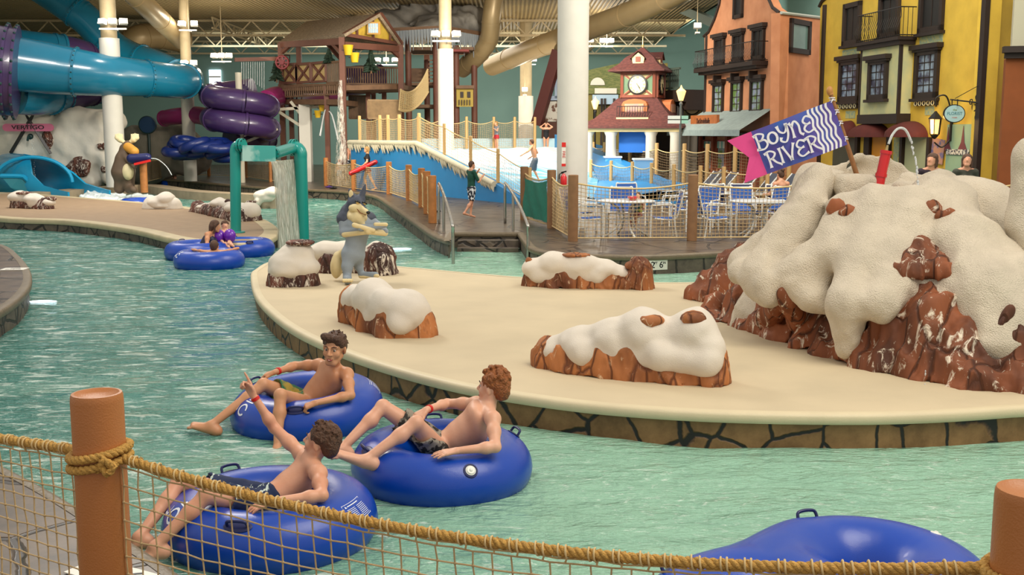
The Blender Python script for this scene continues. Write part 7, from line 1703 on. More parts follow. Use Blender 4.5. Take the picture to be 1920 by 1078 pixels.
# ============================================================ PLAY STRUCTURE
M_wd = mat('weathered_brown_wood', '#75573f', .7, var=.3, scale=4); M_wd2 = mat('red_brown_post', '#6b4030', .6, var=.2, scale=4); M_shing = mat('grey_shingle', '#7d6c58', .8, col2='#99876f', scale=9, contrast=(.4, .6), stretch=(1, 1, 3), bump=.4)
M_slat = mat('tan_slats', '#8e7350', .7, var=.3, scale=5); M_ypan = mat('yellow_ochre_panel', '#c9a63c', .7, var=.2, scale=4); M_cpan = mat('cream_barn_panel', '#c2a56e', .7, var=.25, scale=4)
M_pine = mat('artificial_pine', '#1f3524', .8, var=.3, scale=12)
D5 = 47.0
def V(x, y, d=0): return W(x, y, D5+d)
ps = empty('play_structure', V(640, 330), 'brown wooden water play tower with shingled roof and yellow gable', 'play structure')
ps.location.z = ZD
def post(x, yt, d=0, r=.14, m=None, yb=None, nm='post'):
    p = V(x, yt, d); mb = MB(); mb.cbox((p.x, p.y, (p.z+ZD)/2), (r*1.6, r*1.6, p.z-ZD)) if yb is None else mb.cbox((p.x, p.y, (p.z+V(x, yb, d).z)/2), (r*1.6, r*1.6, p.z-V(x, yb, d).z)); return mb.build(nm, m or M_wd2, ps)
for (x, yt, d) in ((526, 82, 2), (641, 70, -2.2), (751, 84, .4), (640, 82, 4.5), (560, 84, 5)): post(x, yt, d)
# roof: ridge runs from back left to the gable front
rl_, rg = V(574, 40, 5.2), V(712, 25, -1.0); el, er = V(645, 64, -2.4), V(752, 82, .6); ebl = V(522, 79, 2.2); ebr = er+(ebl-el)*.9+Vector((0, .5, 0))
def slab(a, b, c, d, th, m, nm, par=ps):
    n_ = (b-a).cross(d-a).normalized(); n_ = n_ if n_.z > 0 else -n_; vs = [a, b, c, d, a-n_*th, b-n_*th, c-n_*th, d-n_*th]; return mkobj(nm, vs, [(0, 1, 2, 3), (7, 6, 5, 4), (0, 4, 5, 1), (1, 5, 6, 2), (2, 6, 7, 3), (3, 7, 4, 0)], m, par, recalc=True)
slab(el, rg, rl_, ebl, .12, M_shing, 'roof'); slab(rg, er, ebr, rl_, .12, M_shing, 'roof')
gi = Vector((0, .35, 0)); vs = [el+gi, er+gi, rg+gi]; vs2 = [v+Vector((.02, .15, 0)) for v in vs]; g_ = mkobj('gable', vs+vs2, [(0, 1, 2), (5, 4, 3), (0, 3, 4, 1), (1, 4, 5, 2), (2, 5, 3, 0)], M_ypan, ps, recalc=True)
mb = MB(); gg_ = Vector((-.02, .22, 0))
for (a, b_) in ((el, rg), (rg, er), (el, er)): mb.bar(a+gg_, b_+gg_, .2, .14)
for t in (.22, .5, .8): a = el.lerp(er, t)+gg_; top = (el.lerp(rg, t/.62) if t < .62 else rg.lerp(er, (t-.62)/.38))+gg_; mb.bar(a, top, .09)
mb.build('gable_timber', M_wd2, g_)
wc_ = V(701, 53, -1.25); mb = MB(); mb.cbox(wc_, (.55, .08, .5)); wn = mb.build('gable_window', mat('ochre_frame', '#b5873a', .6), g_); mb = MB(); mb.cbox(wc_+Vector((-.02, -.05, 0)), (.4, .03, .38)); pn_ = mb.build('pane', mat('pale_window', '#9db4c6', .3), wn); mb = MB()
for i in (-1, 0, 1): mb.cbox(wc_+Vector((i*.1-.02, -.075, 0)), (.02, .02, .38))
mb.cbox(wc_+Vector((-.02, -.075, 0)), (.4, .02, .02)); mb.build('glazing_bars', M_wh, pn_)
mb = MB(); mb.bar(V(526, 84, 2.1), V(641, 78, -2.1), .22, .25); mb.bar(V(641, 84, -2.1), V(751, 92, .5), .22, .25); mb.build('eave_beam', M_wd2, ps)
for (a, b_) in (((527, 100, 2), (545, 84, 1.4)), ((640, 98, -2), (622, 80, -1.5)), ((642, 98, -2.1), (662, 86, -1.4)), ((750, 108, .4), (730, 90, 0)), ((640, 112, 4.4), (615, 84, 4))): mb = MB(); mb.bar(V(*a), V(*b_), .14); mb.build('knee_brace', M_wd2, ps)
# platform 1 with panels
def fl(x0, y0, d0, x1, y1, d1, dep, th, m, nm, par=ps):
    a, b_ = V(x0, y0, d0), V(x1, y1, d1); c_, d_ = b_+Vector((.4, dep, 0)), a+Vector((.4, dep, 0)); return slab(a, b_, c_, d_, th, m, nm, par)
fl(521, 158, 2, 638, 156, -2, 3.6, .28, M_wd, 'platform'); fl(530, 186, 2, 632, 186, -1.8, 3.4, .22, M_wd, 'platform'); fl(640, 160, -2, 752, 158, .6, 3.4, .2, M_wd, 'platform')
def pan(x0, y0, x1, y1, d0, d1, m, nm, slats=0, X=False, fm=None):
    a, b_ = V(x0, y1, d0), V(x1, y1, d1); h = V(x0, y0, d0).z-a.z; mb = MB(); b_.z = a.z
    if slats:
        for i in range(slats+1): p = a.lerp(b_, i/slats); mb.bar(p, p+Vector((0, 0, h)), .05)
        mb.bar(a, b_, .07); mb.bar(a+Vector((0, 0, h)), b_+Vector((0, 0, h)), .08); return mb.build(nm, m, ps)
    mb.add([a, b_, b_+Vector((0, 0, h)), a+Vector((0, 0, h)), a+Vector((0, .06, 0)), b_+Vector((0, .06, 0)), b_+Vector((0, .06, h)), a+Vector((0, .06, h))], [(0, 1, 2, 3), (7, 6, 5, 4), (0, 4, 5, 1), (1, 5, 6, 2), (2, 6, 7, 3), (3, 7, 4, 0)]); o = mb.build(nm, m, ps)
    mb = MB(); u = Vector((0, -.04, 0))
    for (p, q) in ((a, b_), (a+Vector((0, 0, h)), b_+Vector((0, 0, h))), (a, a+Vector((0, 0, h))), (b_, b_+Vector((0, 0, h)))): mb.bar(p+u, q+u, .1)
    if X: mb.bar(a+u, b_+u+Vector((0, 0, h)), .09); mb.bar(a+u+Vector((0, 0, h)), b_+u, .09)
    mb.build('panel_frame', fm or M_wd2, o); return o
pan(531, 122, 556, 156, 1.6, .8, M_cpan, 'railing_panel', X=True); pan(557, 121, 583, 155, .8, 0, M_cpan, 'railing_panel', X=True); pan(585, 119, 612, 154, -.1, -1, M_cpan, 'railing_panel', X=True)
pan(613, 118, 638, 156, -1, -2, M_wd, 'slat_railing', 8); pan(528, 164, 632, 182, 1.8, -1.8, M_wd, 'slat_railing', 26); pan(645, 126, 752, 157, 1, 1.5, M_wd, 'slat_railing', 24); pan(690, 188, 752, 222, -1, -.5, M_slat, 'slat_fence', 30); pan(655, 180, 690, 222, 1.5, 1.5, M_wd, 'slat_railing', 14)
for (x, d) in ((545, 2), (612, -1), (690, 1), (700, 3), (720, 2)): post(x, 160, d, .12)
# rock roof tower
rk5 = D5+5
rt5 = empty('rock_roof_tower', W(810, 330, rk5), 'tall play tower under a dark grey rock roof fringed with icicles', 'play structure'); rt5.location.z = ZD
fd = Field(.12)
V2 = lambda x, y, d=0: W(x, y, rk5+d)
fd.cap(V2(800, 58), V2(790, 24), 2.3, .55, k=.3); fd.cap(V2(750, 52), V2(765, 22), 1.3, .5, k=.3); fd.cap(V2(850, 54), V2(825, 22), 1.5, .5, k=.3); fd.cap(V2(880, 62), V2(865, 40), .9, .5, k=.3); fd.plane(V2(800, 62), (0, -.05, -1))
fd.build('rock_roof', mat('dark_roof_rock', '#5d5953', .8, col2='#8b857c', scale=1.2, contrast=(.38, .66), bump=1, bscale=4), rt5, disp=(lambda Q: facet(3, .4, (1.3, 1.3, .45))(Q)+.12*fbm(Q*2.2, 2), .7))
mb = MB()
for seg in (((712, 60, -2.5), (830, 55, -3)), ((830, 55, -3), (898, 66, -1))):
    a, b_ = V2(*seg[0]), V2(*seg[1]); mb.bar(a, b_, .22, .3)
mb.build('eave_beam', M_wd, rt5); mb = MB(); rr = random.Random(6)
for seg in (((705, 66, -2.6), (828, 58, -3.1)), ((832, 60, -3.1), (900, 72, -1.1))):
    a, b_ = V2(*seg[0]), V2(*seg[1]); n = int((b_-a).length/.13)
    for i in range(n): p = a.lerp(b_, (i+.5)/n); L = rr.uniform(.3, .95); mb.tube([p+Vector((0, 0, .12)), p, p-Vector((0, 0, L))], [.08, .08, .01], 5)
o = mb.build('icicle_fringe', mat('grey_icicle', '#8b9196', .5), rt5); o['kind'] = 'stuff'
def tpost(x, yt, d=0): p = V2(x, yt, d); mb = MB(); mb.cyl((p.x, p.y, ZD), p, .14, 10); mb.build('post', M_wd2, rt5, True, 40)
for x, y, d in ((765, 68, -2), (817, 70, -2.5), (855, 85, -2), (889, 72, -1), (800, 90, 1)): tpost(x, y, d)
def tbox(x0, y0, x1, y1, d, dep, m, nm, par=rt5):
    a, b_ = V2(x0, y1, d), V2(x1, y0, d); mb = MB(); mb.box((a.x, a.y, a.z), (b_.x, a.y+dep, b_.z)); return mb.build(nm, m, par)
tbox(752, 155, 822, 160, -2, 3, M_wd, 'platform'); tbox(764, 88, 888, 94, -2.2, 3, M_wd, 'platform'); tbox(752, 196, 822, 202, -2, 3, M_wd, 'platform'); tbox(765, 128, 800, 154, -1, .1, M_wd, 'back_panel')
for i in range(7): tbox(803, 112+i*7, 818, 114+i*7, -2.4, .08, M_wd, 'ladder_rung')
yp = tbox(856, 166, 887, 200, -2.4, .1, mat('ochre_hut_panel', '#a8903f', .7), 'hut_panel'); tbox(855, 160, 889, 166, -2.6, .4, M_wd, 'hut_eave', yp)
for x in (863, 876): tbox(x, 172, x+6, 183, -2.45, .05, M_trim, 'hut_window', yp)
for i in range(5): tbox(860+i*5, 187, 861.5+i*5, 197, -2.5, .05, M_trim, 'hut_rail', yp)
mb = MB(); a = V2(855, 92, -2.2); mb.prism([(a.x-.5, a.y-.6), (a.x+.6, a.y-.6), (a.x+.6, a.y+.5), (a.x-.5, a.y+.5)], a.z-.15, a.z-.05); mb.build('red_canopy', mat('canopy_red', '#7a2a22', .6), rt5)
# rope bridge
rb_ = empty('rope_bridge', V(775, 200), 'sagging tan rope net bridge between the two play towers', 'rope bridge'); mb = MB()
a0, a1, b0, b1 = V(748, 205, -.8), V(751, 168, -.8), V(803, 172, 1), V(802, 130, 1)
def sag(a, b_, s): return [a.lerp(b_, t)-Vector((0, 0, s*4*t*(1-t))) for t in [i/14 for i in range(15)]]
lo_, hi_ = sag(a0, b0, .35), sag(a1, b1, .45)
for k in range(12): t = k/11; mb.tube([p.lerp(q, t) for p, q in zip(lo_, hi_)], .028 if k not in (0, 11) else .05, 4)
for p, q in list(zip(lo_, hi_))[::1]: mb.tube([p, q], .02, 4)
mb.build('rope_net', M_netf, rb_)
# purple tube through the tower
slide('tube_slide', 'short dark purple tube slide crossing the play tower', [(645, 154, D5+3, .65), (675, 150, D5+3, .65), (712, 148, D5+3.5, .62)], [M_spu], bolts_=False)
# pines
def pine(x, yt, yb, d, r, lab):
    p = V(x, yb, d); t = V(x, yt, d); root = empty('artificial_pine', p, lab, 'tree'); h = t.z-p.z; mb = MB(); rr = random.Random(int(x))
    for i in range(9):
        z = p.z+h*(.08+.1*i); rad = r*(1-i/9.5); 
        for k in range(9): a = rr.uniform(0, 6.28); mb.tube([(p.x, p.y, z+h*.1), (p.x+rad*.6*math.cos(a), p.y+rad*.6*math.sin(a), z+h*.03), (p.x+rad*math.cos(a), p.y+rad*math.sin(a), z-h*.02)], [.09*r*2, .08*r*2, .015], 5)
    mb.build('foliage', M_pine, root); mb = MB(); mb.cyl(p, (p.x, p.y, t.z), .04, 6); mb.build('trunk', M_wd, root)
pine(617, 92, 120, -1.2, .32, 'small dark artificial pine on the deck railing under the shingled roof'); pine(696, 95, 138, -.6, .42, 'taller dark artificial pine beneath the yellow gable'); pine(519, 105, 155, 1, .35, 'dark pine with snowy tips beside the red water wheel')
# red wheel
wh = empty('red_water_spinner', V(529, 117, .6), 'red water wheel at the left corner of the play tower', 'water wheel'); Mx = Matrix.Translation(V(529, 117, .6)) @ Matrix.Rotation(math.pi/2, 4, 'X'); M_wr = mat('wheel_red', '#7d1a1c', .4)
mb = MB(); mb.tube([Mx @ Vector((.26*math.cos(a), .26*math.sin(a), 0)) for a in [i*6.283/24 for i in range(24)]], .05, 6, closed=True); mb.lathe((0, 0, 0), [(.1, -.1), (.1, .1)], 12, Mx); mb.build('wheel_rim', M_wr, wh)
for i in range(8): a = i*math.pi/4; mb = MB(); mb.bar(Mx @ Vector((.08*math.cos(a), .08*math.sin(a), 0)), Mx @ Vector((.27*math.cos(a), .27*math.sin(a), 0)), .07); mb.build('spoke', M_wr, wh)
mb = MB(); mb.tube([V(529, 117, .7), V(543, 115, .8), V(543, 104, .8), V(533, 103, .8)], .035, 6); mb.build('feed_pipe', M_trim, wh)
# yellow buckets
for i, (x, y, d, r, lab) in enumerate([(653, 94, -2.3, .2, 'upper yellow tipping bucket hanging at the gable post'), (665, 108, -2.2, .19, 'lower yellow tipping bucket beside the gable post'), (603, 203, 0, .13, 'small yellow spinner low under the play tower, right of its twin'), (596, 214, 0, .15, 'lowest yellow spinner under the play tower')]):
    p = V(x, y, d); mb = MB(); mb.lathe(p, [(r*.7, -r), (r*1.0, r*.8), (r*1.05, r), (r*.85, r), (r*.6, -r*.8)], 14, None); rt = empty('tipping_bucket', p, lab, 'bucket'); mb.build('bucket', mat('bucket_yellow', '#d9b020', .4), rt, True, 40); mb = MB(); mb.bar(p+Vector((-r*1.3, 0, 0)), p+Vector((r*1.3, 0, 0)), .04); mb.build('axle', M_trim, rt)
# falling water columns beside post
M_spray = bpy.data.materials.new('water_spray'); M_spray.use_nodes = True; nt = M_spray.node_tree; b = nt.nodes['Principled BSDF']; b.inputs['Base Color'].default_value = lin('#e8e2d6'); tc = nt.nodes.new('ShaderNodeTexCoord'); mp = nt.nodes.new('ShaderNodeMapping'); mp.inputs['Scale'].default_value = (4, 4, 1.5); nt.links.new(tc.outputs['Object'], mp.inputs['Vector'])
n_ = nt.nodes.new('ShaderNodeTexNoise'); n_.inputs['Scale'].default_value = 2.4; n_.inputs['Detail'].default_value = 8; n_.inputs['Roughness'].default_value = .7; nt.links.new(mp.outputs['Vector'], n_.inputs['Vector']); ra = nt.nodes.new('ShaderNodeMapRange'); ra.inputs['From Min'].default_value = .47; ra.inputs['From Max'].default_value = .62; ra.inputs['To Max'].default_value = .55; nt.links.new(n_.outputs['Fac'], ra.inputs['Value']); nt.links.new(ra.outputs['Result'], b.inputs['Alpha']); b.inputs['Roughness'].default_value = .3
sp5 = empty('water_spray', V(636, 230, -3), 'ragged column of falling water beside the gable post of the play tower', 'water'); sp5['kind'] = 'stuff'
mb = MB(); c = V(637, 150, -2.8); zz_ = [c.z, c.z-1, c.z-2.2, c.z-3.4, c.z-4.2]
mb.tube([(c.x, c.y, z) for z in zz_], [.06, .12, .18, .26, .4], 14, cap=False); mb.tube([(c.x+.05, c.y+.1, z) for z in zz_], [.03, .07, .12, .2, .3], 14, cap=False); mb.build('spray', M_spray, sp5, True)
for (x0, y0, x1, y1, xm, ym, lab) in [(612, 205, 600, 255, 608, 212, 'thin white water arc under the play tower, curving left'), (612, 208, 634, 262, 622, 215, 'thin white water arc under the play tower, curving right')]:
    mb = MB(); mb.tube(spline([V(x0, y0, -1), V(xm, ym, -1.2), V(x1, y1, -1.6)], 6, closed=False), [.02+.002*i for i in range(13)], 5); rt = empty('water_arc', V(x0, y0, -1), lab, 'water'); mb.build('stream', M_jet, rt, True)
# thin curtain strings of water left of the tower
dr = empty('drip_curtain', V(480, 120, 0), 'curtain of thin water strings falling above the purple spiral slide', 'water'); dr['kind'] = 'stuff'; mb = MB()
for i in range(11): a = V(453+i*4.2, 116, 0); b_ = V(453+i*4.2, 155+(i*37 % 17), 0); mb.tube([a, b_], .012, 4)
mb.build('water_strings', M_jet, dr)
mb = MB(); mb.bar(V(440, 112, 0), V(524, 110, 1), .16); mb.build('feed_beam', M_wd2, dr)
# things under the tower: white column and ropes
post(572, 196, 1, .3, M_wcol, nm='support_column')
for (a, b_) in (((524, 210, 1), (570, 240, 1)), ((545, 190, 1), (570, 222, 1)), ((600, 190, 1), (574, 200, 1)), ((524, 205, 1), (600, 200, 1))): mb = MB(); mb.bar(V(*a), V(*b_), .12); mb.build('steel_brace', M_steel, ps)
# ============================================================ SURF RIDE
M_wave = mat('surf_blue', '#2f86c4', .35, var=.08, scale=1.5); M_lip_ = mat('icicle_cream', '#cfc7ae', .6, var=.1, scale=5)
sr = empty('surf_ride', (G(820, 362, ZD).x, 37, ZD), 'blue surf wave ride with cream icicle edge and white foaming sheet of water', 'water ride')
A_, B_ = G(659, 351, ZD), G(982, 384, ZD)
SV = Plane(A_[:2], B_[:2])
top = [SV.at(659, 267), SV.at(784, 269), SV.at(870, 314), SV.at(930, 345), SV.at(980, 378)]
top = [(0, top[0][1])]+top[1:-1]+[(SV.L, ZD+.12)]
SV.wall('side_wall', [(0, ZD-.02)]+top+[(SV.L, ZD-.02)], M_wave, .3, sr)
# icicle edging
rr = random.Random(3); mb = MB(); pts = [SV.w(u, .06, z) for u, z in top[:-1]]
mb.tube(pts, .1, 8); edge = mb.build('cream_edge', M_lip_, sr, True, 60); mb = MB()
tot = 0
for (u0, z0), (u1, z1) in zip(top[:-2], top[1:-1]):
    n = int(math.hypot(u1-u0, z1-z0)/.14)
    for i in range(n):
        t = (i+rr.random()*.4)/n; u = u0+(u1-u0)*t; z = z0+(z1-z0)*t; L = rr.choice([.14, .2, .26, .38, .3]); mb.tube([SV.w(u, .06, z+.02), SV.w(u+.03, .09, z-L*.5), SV.w(u+.06, .07, z-L)], [.085, .06, .012], 6)
ic = mb.build('icicles', M_lip_, edge, True); ic['kind'] = 'stuff'
# ride surface
zt_ = top[0][1]
M_foam = bpy.data.materials.new('surf_sheet'); M_foam.use_nodes = True; nt = M_foam.node_tree; b = nt.nodes['Principled BSDF']; tc = nt.nodes.new('ShaderNodeTexCoord'); mp = nt.nodes.new('ShaderNodeMapping'); mp.inputs['Rotation'].default_value = (0, 0, .9); mp.inputs['Scale'].default_value = (.6, 2.2, 1); nt.links.new(tc.outputs['Object'], mp.inputs['Vector'])
n = nt.nodes.new('ShaderNodeTexNoise'); n.inputs['Scale'].default_value = 1.2; n.inputs['Detail'].default_value = 8; nt.links.new(mp.outputs['Vector'], n.inputs['Vector']); sx_ = nt.nodes.new('ShaderNodeSeparateXYZ'); nt.links.new(tc.outputs['Object'], sx_.inputs[0])
mr = nt.nodes.new('ShaderNodeMapRange'); mr.inputs['From Min'].default_value = .5; mr.inputs['From Max'].default_value = 2.1; mr.inputs['To Min'].default_value = -.28; mr.inputs['To Max'].default_value = .38; nt.links.new(sx_.outputs['Z'], mr.inputs['Value'])
ad = nt.nodes.new('ShaderNodeMath'); ad.operation = 'ADD'; nt.links.new(n.outputs['Fac'], ad.inputs[0]); nt.links.new(mr.outputs['Result'], ad.inputs[1])
r = nt.nodes.new('ShaderNodeValToRGB'); r.color_ramp.elements[0].position = .38; r.color_ramp.elements[1].position = .72; r.color_ramp.elements[0].color = lin('#62a8cf'); r.color_ramp.elements[1].color = lin('#f4f5ee'); nt.links.new(ad.outputs[0], r.inputs['Fac']); nt.links.new(r.outputs['Color'], b.inputs['Base Color']); b.inputs['Roughness'].default_value = .2
L0 = SV.w(top[1][0], -.3, top[1][1]-.25); L1 = SV.w(top[2][0], -.3, top[2][1]-.3); L2 = SV.w(top[3][0], -.3, top[3][1]-.28); L3 = SV.w(SV.L, -.3, ZD+.05)
Lp = [L0, L1, L2, L3]; Rp = [Vector((3.9, 47.5, 1.9)), Vector((3.5, 43.5, 1.35)), Vector((3.1, 39.5, .75)), Vector((2.6, 35.0, ZD+.06))]
LS, RS = spline(Lp, 6, closed=False), spline(Rp, 6, closed=False); vs = []; fs = []; NU = 24
for a, b_ in zip(LS, RS):
    for i in range(NU+1): vs.append(a.lerp(b_, i/NU)+Vector((0, 0, .03*math.sin(i*1.7+a.y*2))))
for j in range(len(LS)-1):
    for i in range(NU): q = j*(NU+1)+i; fs.append((q, q+1, q+NU+2, q+NU+1))
wsh = mkobj('water_sheet', vs, fs, M_foam, sr, True)
# right-hand blue wall and its deck end
RP = Plane((Rp[0].x, Rp[0].y), (Rp[3].x, Rp[3].y)); n_ = len(Rp)
e0 = [W(1040, 252, 46), W(1099, 281, 43), W(1160, 306, 39.5), W(1225, 337, 36), W(1285, 352, 34.3)]
mkobj('wave_bank', [Vector((3.9, 47.5, 1.9)), Vector((3.5, 43.5, 1.35)), Vector((3.1, 39.5, .75)), Vector((2.6, 35.0, ZD+.06)), Vector((2.6, 33.8, ZD+.05))]+e0, [(i, i+1, i+6, i+5) for i in range(4)], M_wave, sr, True, None)
vs = e0+[Vector((p.x, p.y, ZD-.02)) for p in e0]+[p+Vector((.5, .5, 0)) for p in e0]+[Vector((p.x+.5, p.y+.5, ZD-.02)) for p in e0]; n_ = len(e0); fs = []
for i in range(n_-1): fs += [(i, i+1, i+1+n_, i+n_), (i+1, i, i+2*n_, i+1+2*n_), (i+2*n_, i+3*n_, i+1+3*n_, i+1+2*n_)]
fs.append((n_-1, 3*n_-1, 4*n_-1, 2*n_-1)); mkobj('side_wall', vs, fs, M_wave, sr, recalc=True)
vs = [W(985, 384, 32.5), W(1100, 372, 33.5), W(1285, 354, 34.2), W(1300, 360, 33.0), W(1100, 388, 31.5), W(985, 392, 31.6)]; vs = [Vector((v.x, v.y, ZD+.05)) for v in vs]; 
mkobj('run_out', vs+[v-Vector((0, 0, .06)) for v in vs], [(0, 1, 2, 3, 4, 5)]+[(i, i+6, (i+1) % 6+6, (i+1) % 6) for i in range(6)], M_wave, sr, recalc=True)
# rear top deck
back = [SV.w(0, -.3, 0), SV.w(top[1][0], -.3, 0), Vector((4.6, 47.5, 0)), Vector((4.0, 53, 0)), Vector((-6.5, 50, 0))]
mb = MB(); mb.prism([(p.x, p.y) for p in back], zt_-.75, zt_-.35); mb.build('upper_deck', mat('pale_deck_top', '#d8d6cc', .5), sr)
mb = MB(); a, b_ = W(790, 265, 46.5), W(1042, 264, 49); mb.bar(Vector((a.x, a.y, zt_-.25)), Vector((b_.x, b_.y, zt_-.25)), .2, .75); mb.build('back_wall', mat('pale_blue_wall', '#bfe0ee', .4), sr)
# far fences --------------------------------------------------
def far_fence(label, posts, ht=1.1, z0=ZD, pr=.085, cell=.085, m=M_postf, netm=M_netf, net_r=.006, rope_r=.018, name='rope_fence', tops=None, sag=.12, lean=0, zs=None, netted=None):
    """posts: list of ground points (Vector); rope and net hang between neighbours"""
    root = empty(name, (posts[0].x, posts[0].y, posts[0].z), label, 'rope fence')
    for p in posts: mb = MB(); mb.lathe((p.x, p.y, p.z), [(pr, 0), (pr, ht-.01), (pr*.8, ht)], 12); po = mb.build('post', m, root, True, 40)
    mb = MB(); nb = MB()
    for i, (a, b_) in enumerate(zip(posts, posts[1:])):
        if netted and not netted[i]: continue
        L = (b_-a).length; top_ = lambda s, a=a, b_=b_: a.z+(b_.z-a.z)*s+ht*.88-sag*4*s*(1-s)*min(1, L/2); bt = lambda s, a=a, b_=b_: a.z+(b_.z-a.z)*s+.06
        mb.tube([a.lerp(b_, s)*1.0+Vector((0, 0, top_(s)-a.lerp(b_, s).z)) for s in [k/10 for k in range(11)]], rope_r, 5)
        mb.tube([a.lerp(b_, s)*1.0+Vector((0, 0, bt(s)-a.lerp(b_, s).z)) for s in [k/4 for k in range(5)]], rope_r*.7, 4)
        net_mesh(nb, Vector((a.x, a.y, 0)), Vector((b_.x, b_.y, 0)), top_, bt, cell, net_r, 3)
    mb.build('rope', M_cord, root, True, 60); nb.build('net', netm, root)
    return root
Gd = lambda x, y: G(x, y, ZD)
# fence along the wolf-side walkway
far_fence('rope fence of thick orange posts along the walkway behind the wolf statue', [Gd(x, y) for x, y in [(612, 348), (664, 356), (730, 364), (767, 376), (791, 389), (801, 401), (811, 418)]], ht=1.12, pr=.1)
far_fence('net fence with thin brown posts by the tube pool on the left', [Gd(x, y) for x, y in [(268, 345), (323, 331), (392, 330), (462, 333), (508, 341), (560, 343)]], ht=1.15, pr=.08, netm=mat('dark_net', '#8a7456', .8))
gf = [Gd(983, 412), Gd(1034, 428), Gd(1074, 452), Gd(1297, 451), Gd(1530, 449), Gd(1760, 452), Gd(1900, 458)]
far_fence('rope fence with brown posts in front of the white tables and chairs', gf, ht=1.3, pr=.1, cell=.08, netm=M_net, m=mat('rust_post', '#8f6844', .6, var=.2, scale=8))
# green tarp on the net beside the steps
a, b_ = gf[0], gf[1]; tp = empty('green_tarp', a.lerp(b_, .5), 'dark green mesh cloth hung on the fence between two posts by the steps', 'cloth'); vs = []; fs = []; nrm = (b_-a).normalized(); nrm = Vector((nrm.y, -nrm.x, 0))
for i in range(13):
    for j in range(7): s = .06+.88*i/12; p = a.lerp(b_, s)+nrm*(.05+.03*math.sin(i*1.3+j)); vs.append((p.x, p.y, ZD+.12+(.95-.1*math.sin(math.pi*s))*j/6))
for i in range(12):
    for j in range(6): q = i*7+j; fs.append((q, q+7, q+8, q+1))
mkobj('cloth', vs, fs, mat('green_mesh', '#1f7a66', .7, var=.2, scale=12), tp, True)
# fences on the surf ride
def atz(x, y, z): return G(x, y, z)
tp_ = []
for x in (668, 706, 721, 742, 779): u = SV.at(x, 266)[0]; q = SV.w(u, -.15, zt_); tp_.append(q)
far_fence('tan rope fence along the top of the blue icicle wall', tp_+[], ht=1.02, pr=.06, netm=M_net, m=mat('tan_post', '#c7a26a', .6))
sl_ = [tp_[-1]]
for x, k in ((826, 1), (875, 2), (926, 3)):
    u, z = SV.at(x, {826: 291, 875: 317, 926: 343}[x]); sl_.append(SV.w(u, -.15, z))
u, z = SV.at(985, 371); sl_.append(SV.w(SV.L+.1, -.15, ZD+.05)); far_fence('rope fence sloping down beside the surf sheet', sl_, ht=1.05, pr=.055, cell=.1, netm=M_net, m=mat('tan_post', '#c7a26a'), sag=.05)
bk_ = [Vector((W(x, 266, D).x, D, zt_-.3)) for x, D in ((784, 46), (826, 46.4), (875, 46.8), (926, 47.2), (965, 47.6), (1003, 48))]; far_fence('bright rope fence across the back of the surf platform', bk_, ht=1.35, pr=.06, netm=M_net, m=mat('tan_post', '#c7a26a'), sag=.25)
rt_ = [Vector((W(x, 300, D).x, D, ZD)) for x, y, D in ((1112, 0, 44), (1134, 0, 43), (1181, 0, 41.5), (1231, 0, 39.5), (1283, 0, 37.5), (1326, 0, 36), (1378, 0, 34.6), (1430, 0, 33.6), (1480, 0, 33))]
far_fence('tall tan rope fence curving in front of the clock tower and loungers', rt_, ht=1.75, pr=.07, netm=mat('dark_net', '#8a7456'), m=mat('tan_post', '#c7a26a'), cell=.1)
rt2 = [Vector((W(x, 300, D).x, D, ZD)) for x, D in ((1108, 40), (1146, 38.5), (1186, 37), (1222, 35.6), (1264, 34), (1314, 32.6), (1358, 31.5), (1440, 30.8))]
far_fence('second lower rope fence of thin tan posts along the wave wall', rt2, ht=1.15, pr=.06, netm=mat('dark_net', '#8a7456'), m=mat('tan_post', '#c7a26a'), cell=.12)
# low plinth under the loungers

# handrails at the steps
def handrail(label, pts): root = empty('handrail', pts[0], label, 'handrail'); mb = MB(); mb.tube(spline(pts, 5, closed=False), .032, 10); mb.build('rail', M_sst, root, True, None); return root
M_sst = mat('stainless_steel', '#b5b2aa', .25, metal=.9)
for (x0, y0, x1, yb, lab) in ((823, 420, 854, 474, 'stainless steel handrail on the wolf side of the entry steps'), (947, 418, 989, 458, 'stainless steel handrail on the table side of the entry steps')):
    p = Gd(x0, y0); q = Gd(x1, 452); q.y -= .9; h = .92
    rt = handrail(lab, [p, p+Vector((0, 0, h*.9)), p+Vector((.03, -.12, h)), p.lerp(q, .55)+Vector((0, 0, .72)), q+Vector((-.02, .1, .42)), q+Vector((0, 0, .25)), q+Vector((0, 0, -.5))])
    m_2 = p.lerp(q, .4); mb = MB(); mb.tube([m_2+Vector((0, 0, .78)), m_2+Vector((0, 0, -.6))], .03, 10); mb.build('upright', M_sst, rt, True)
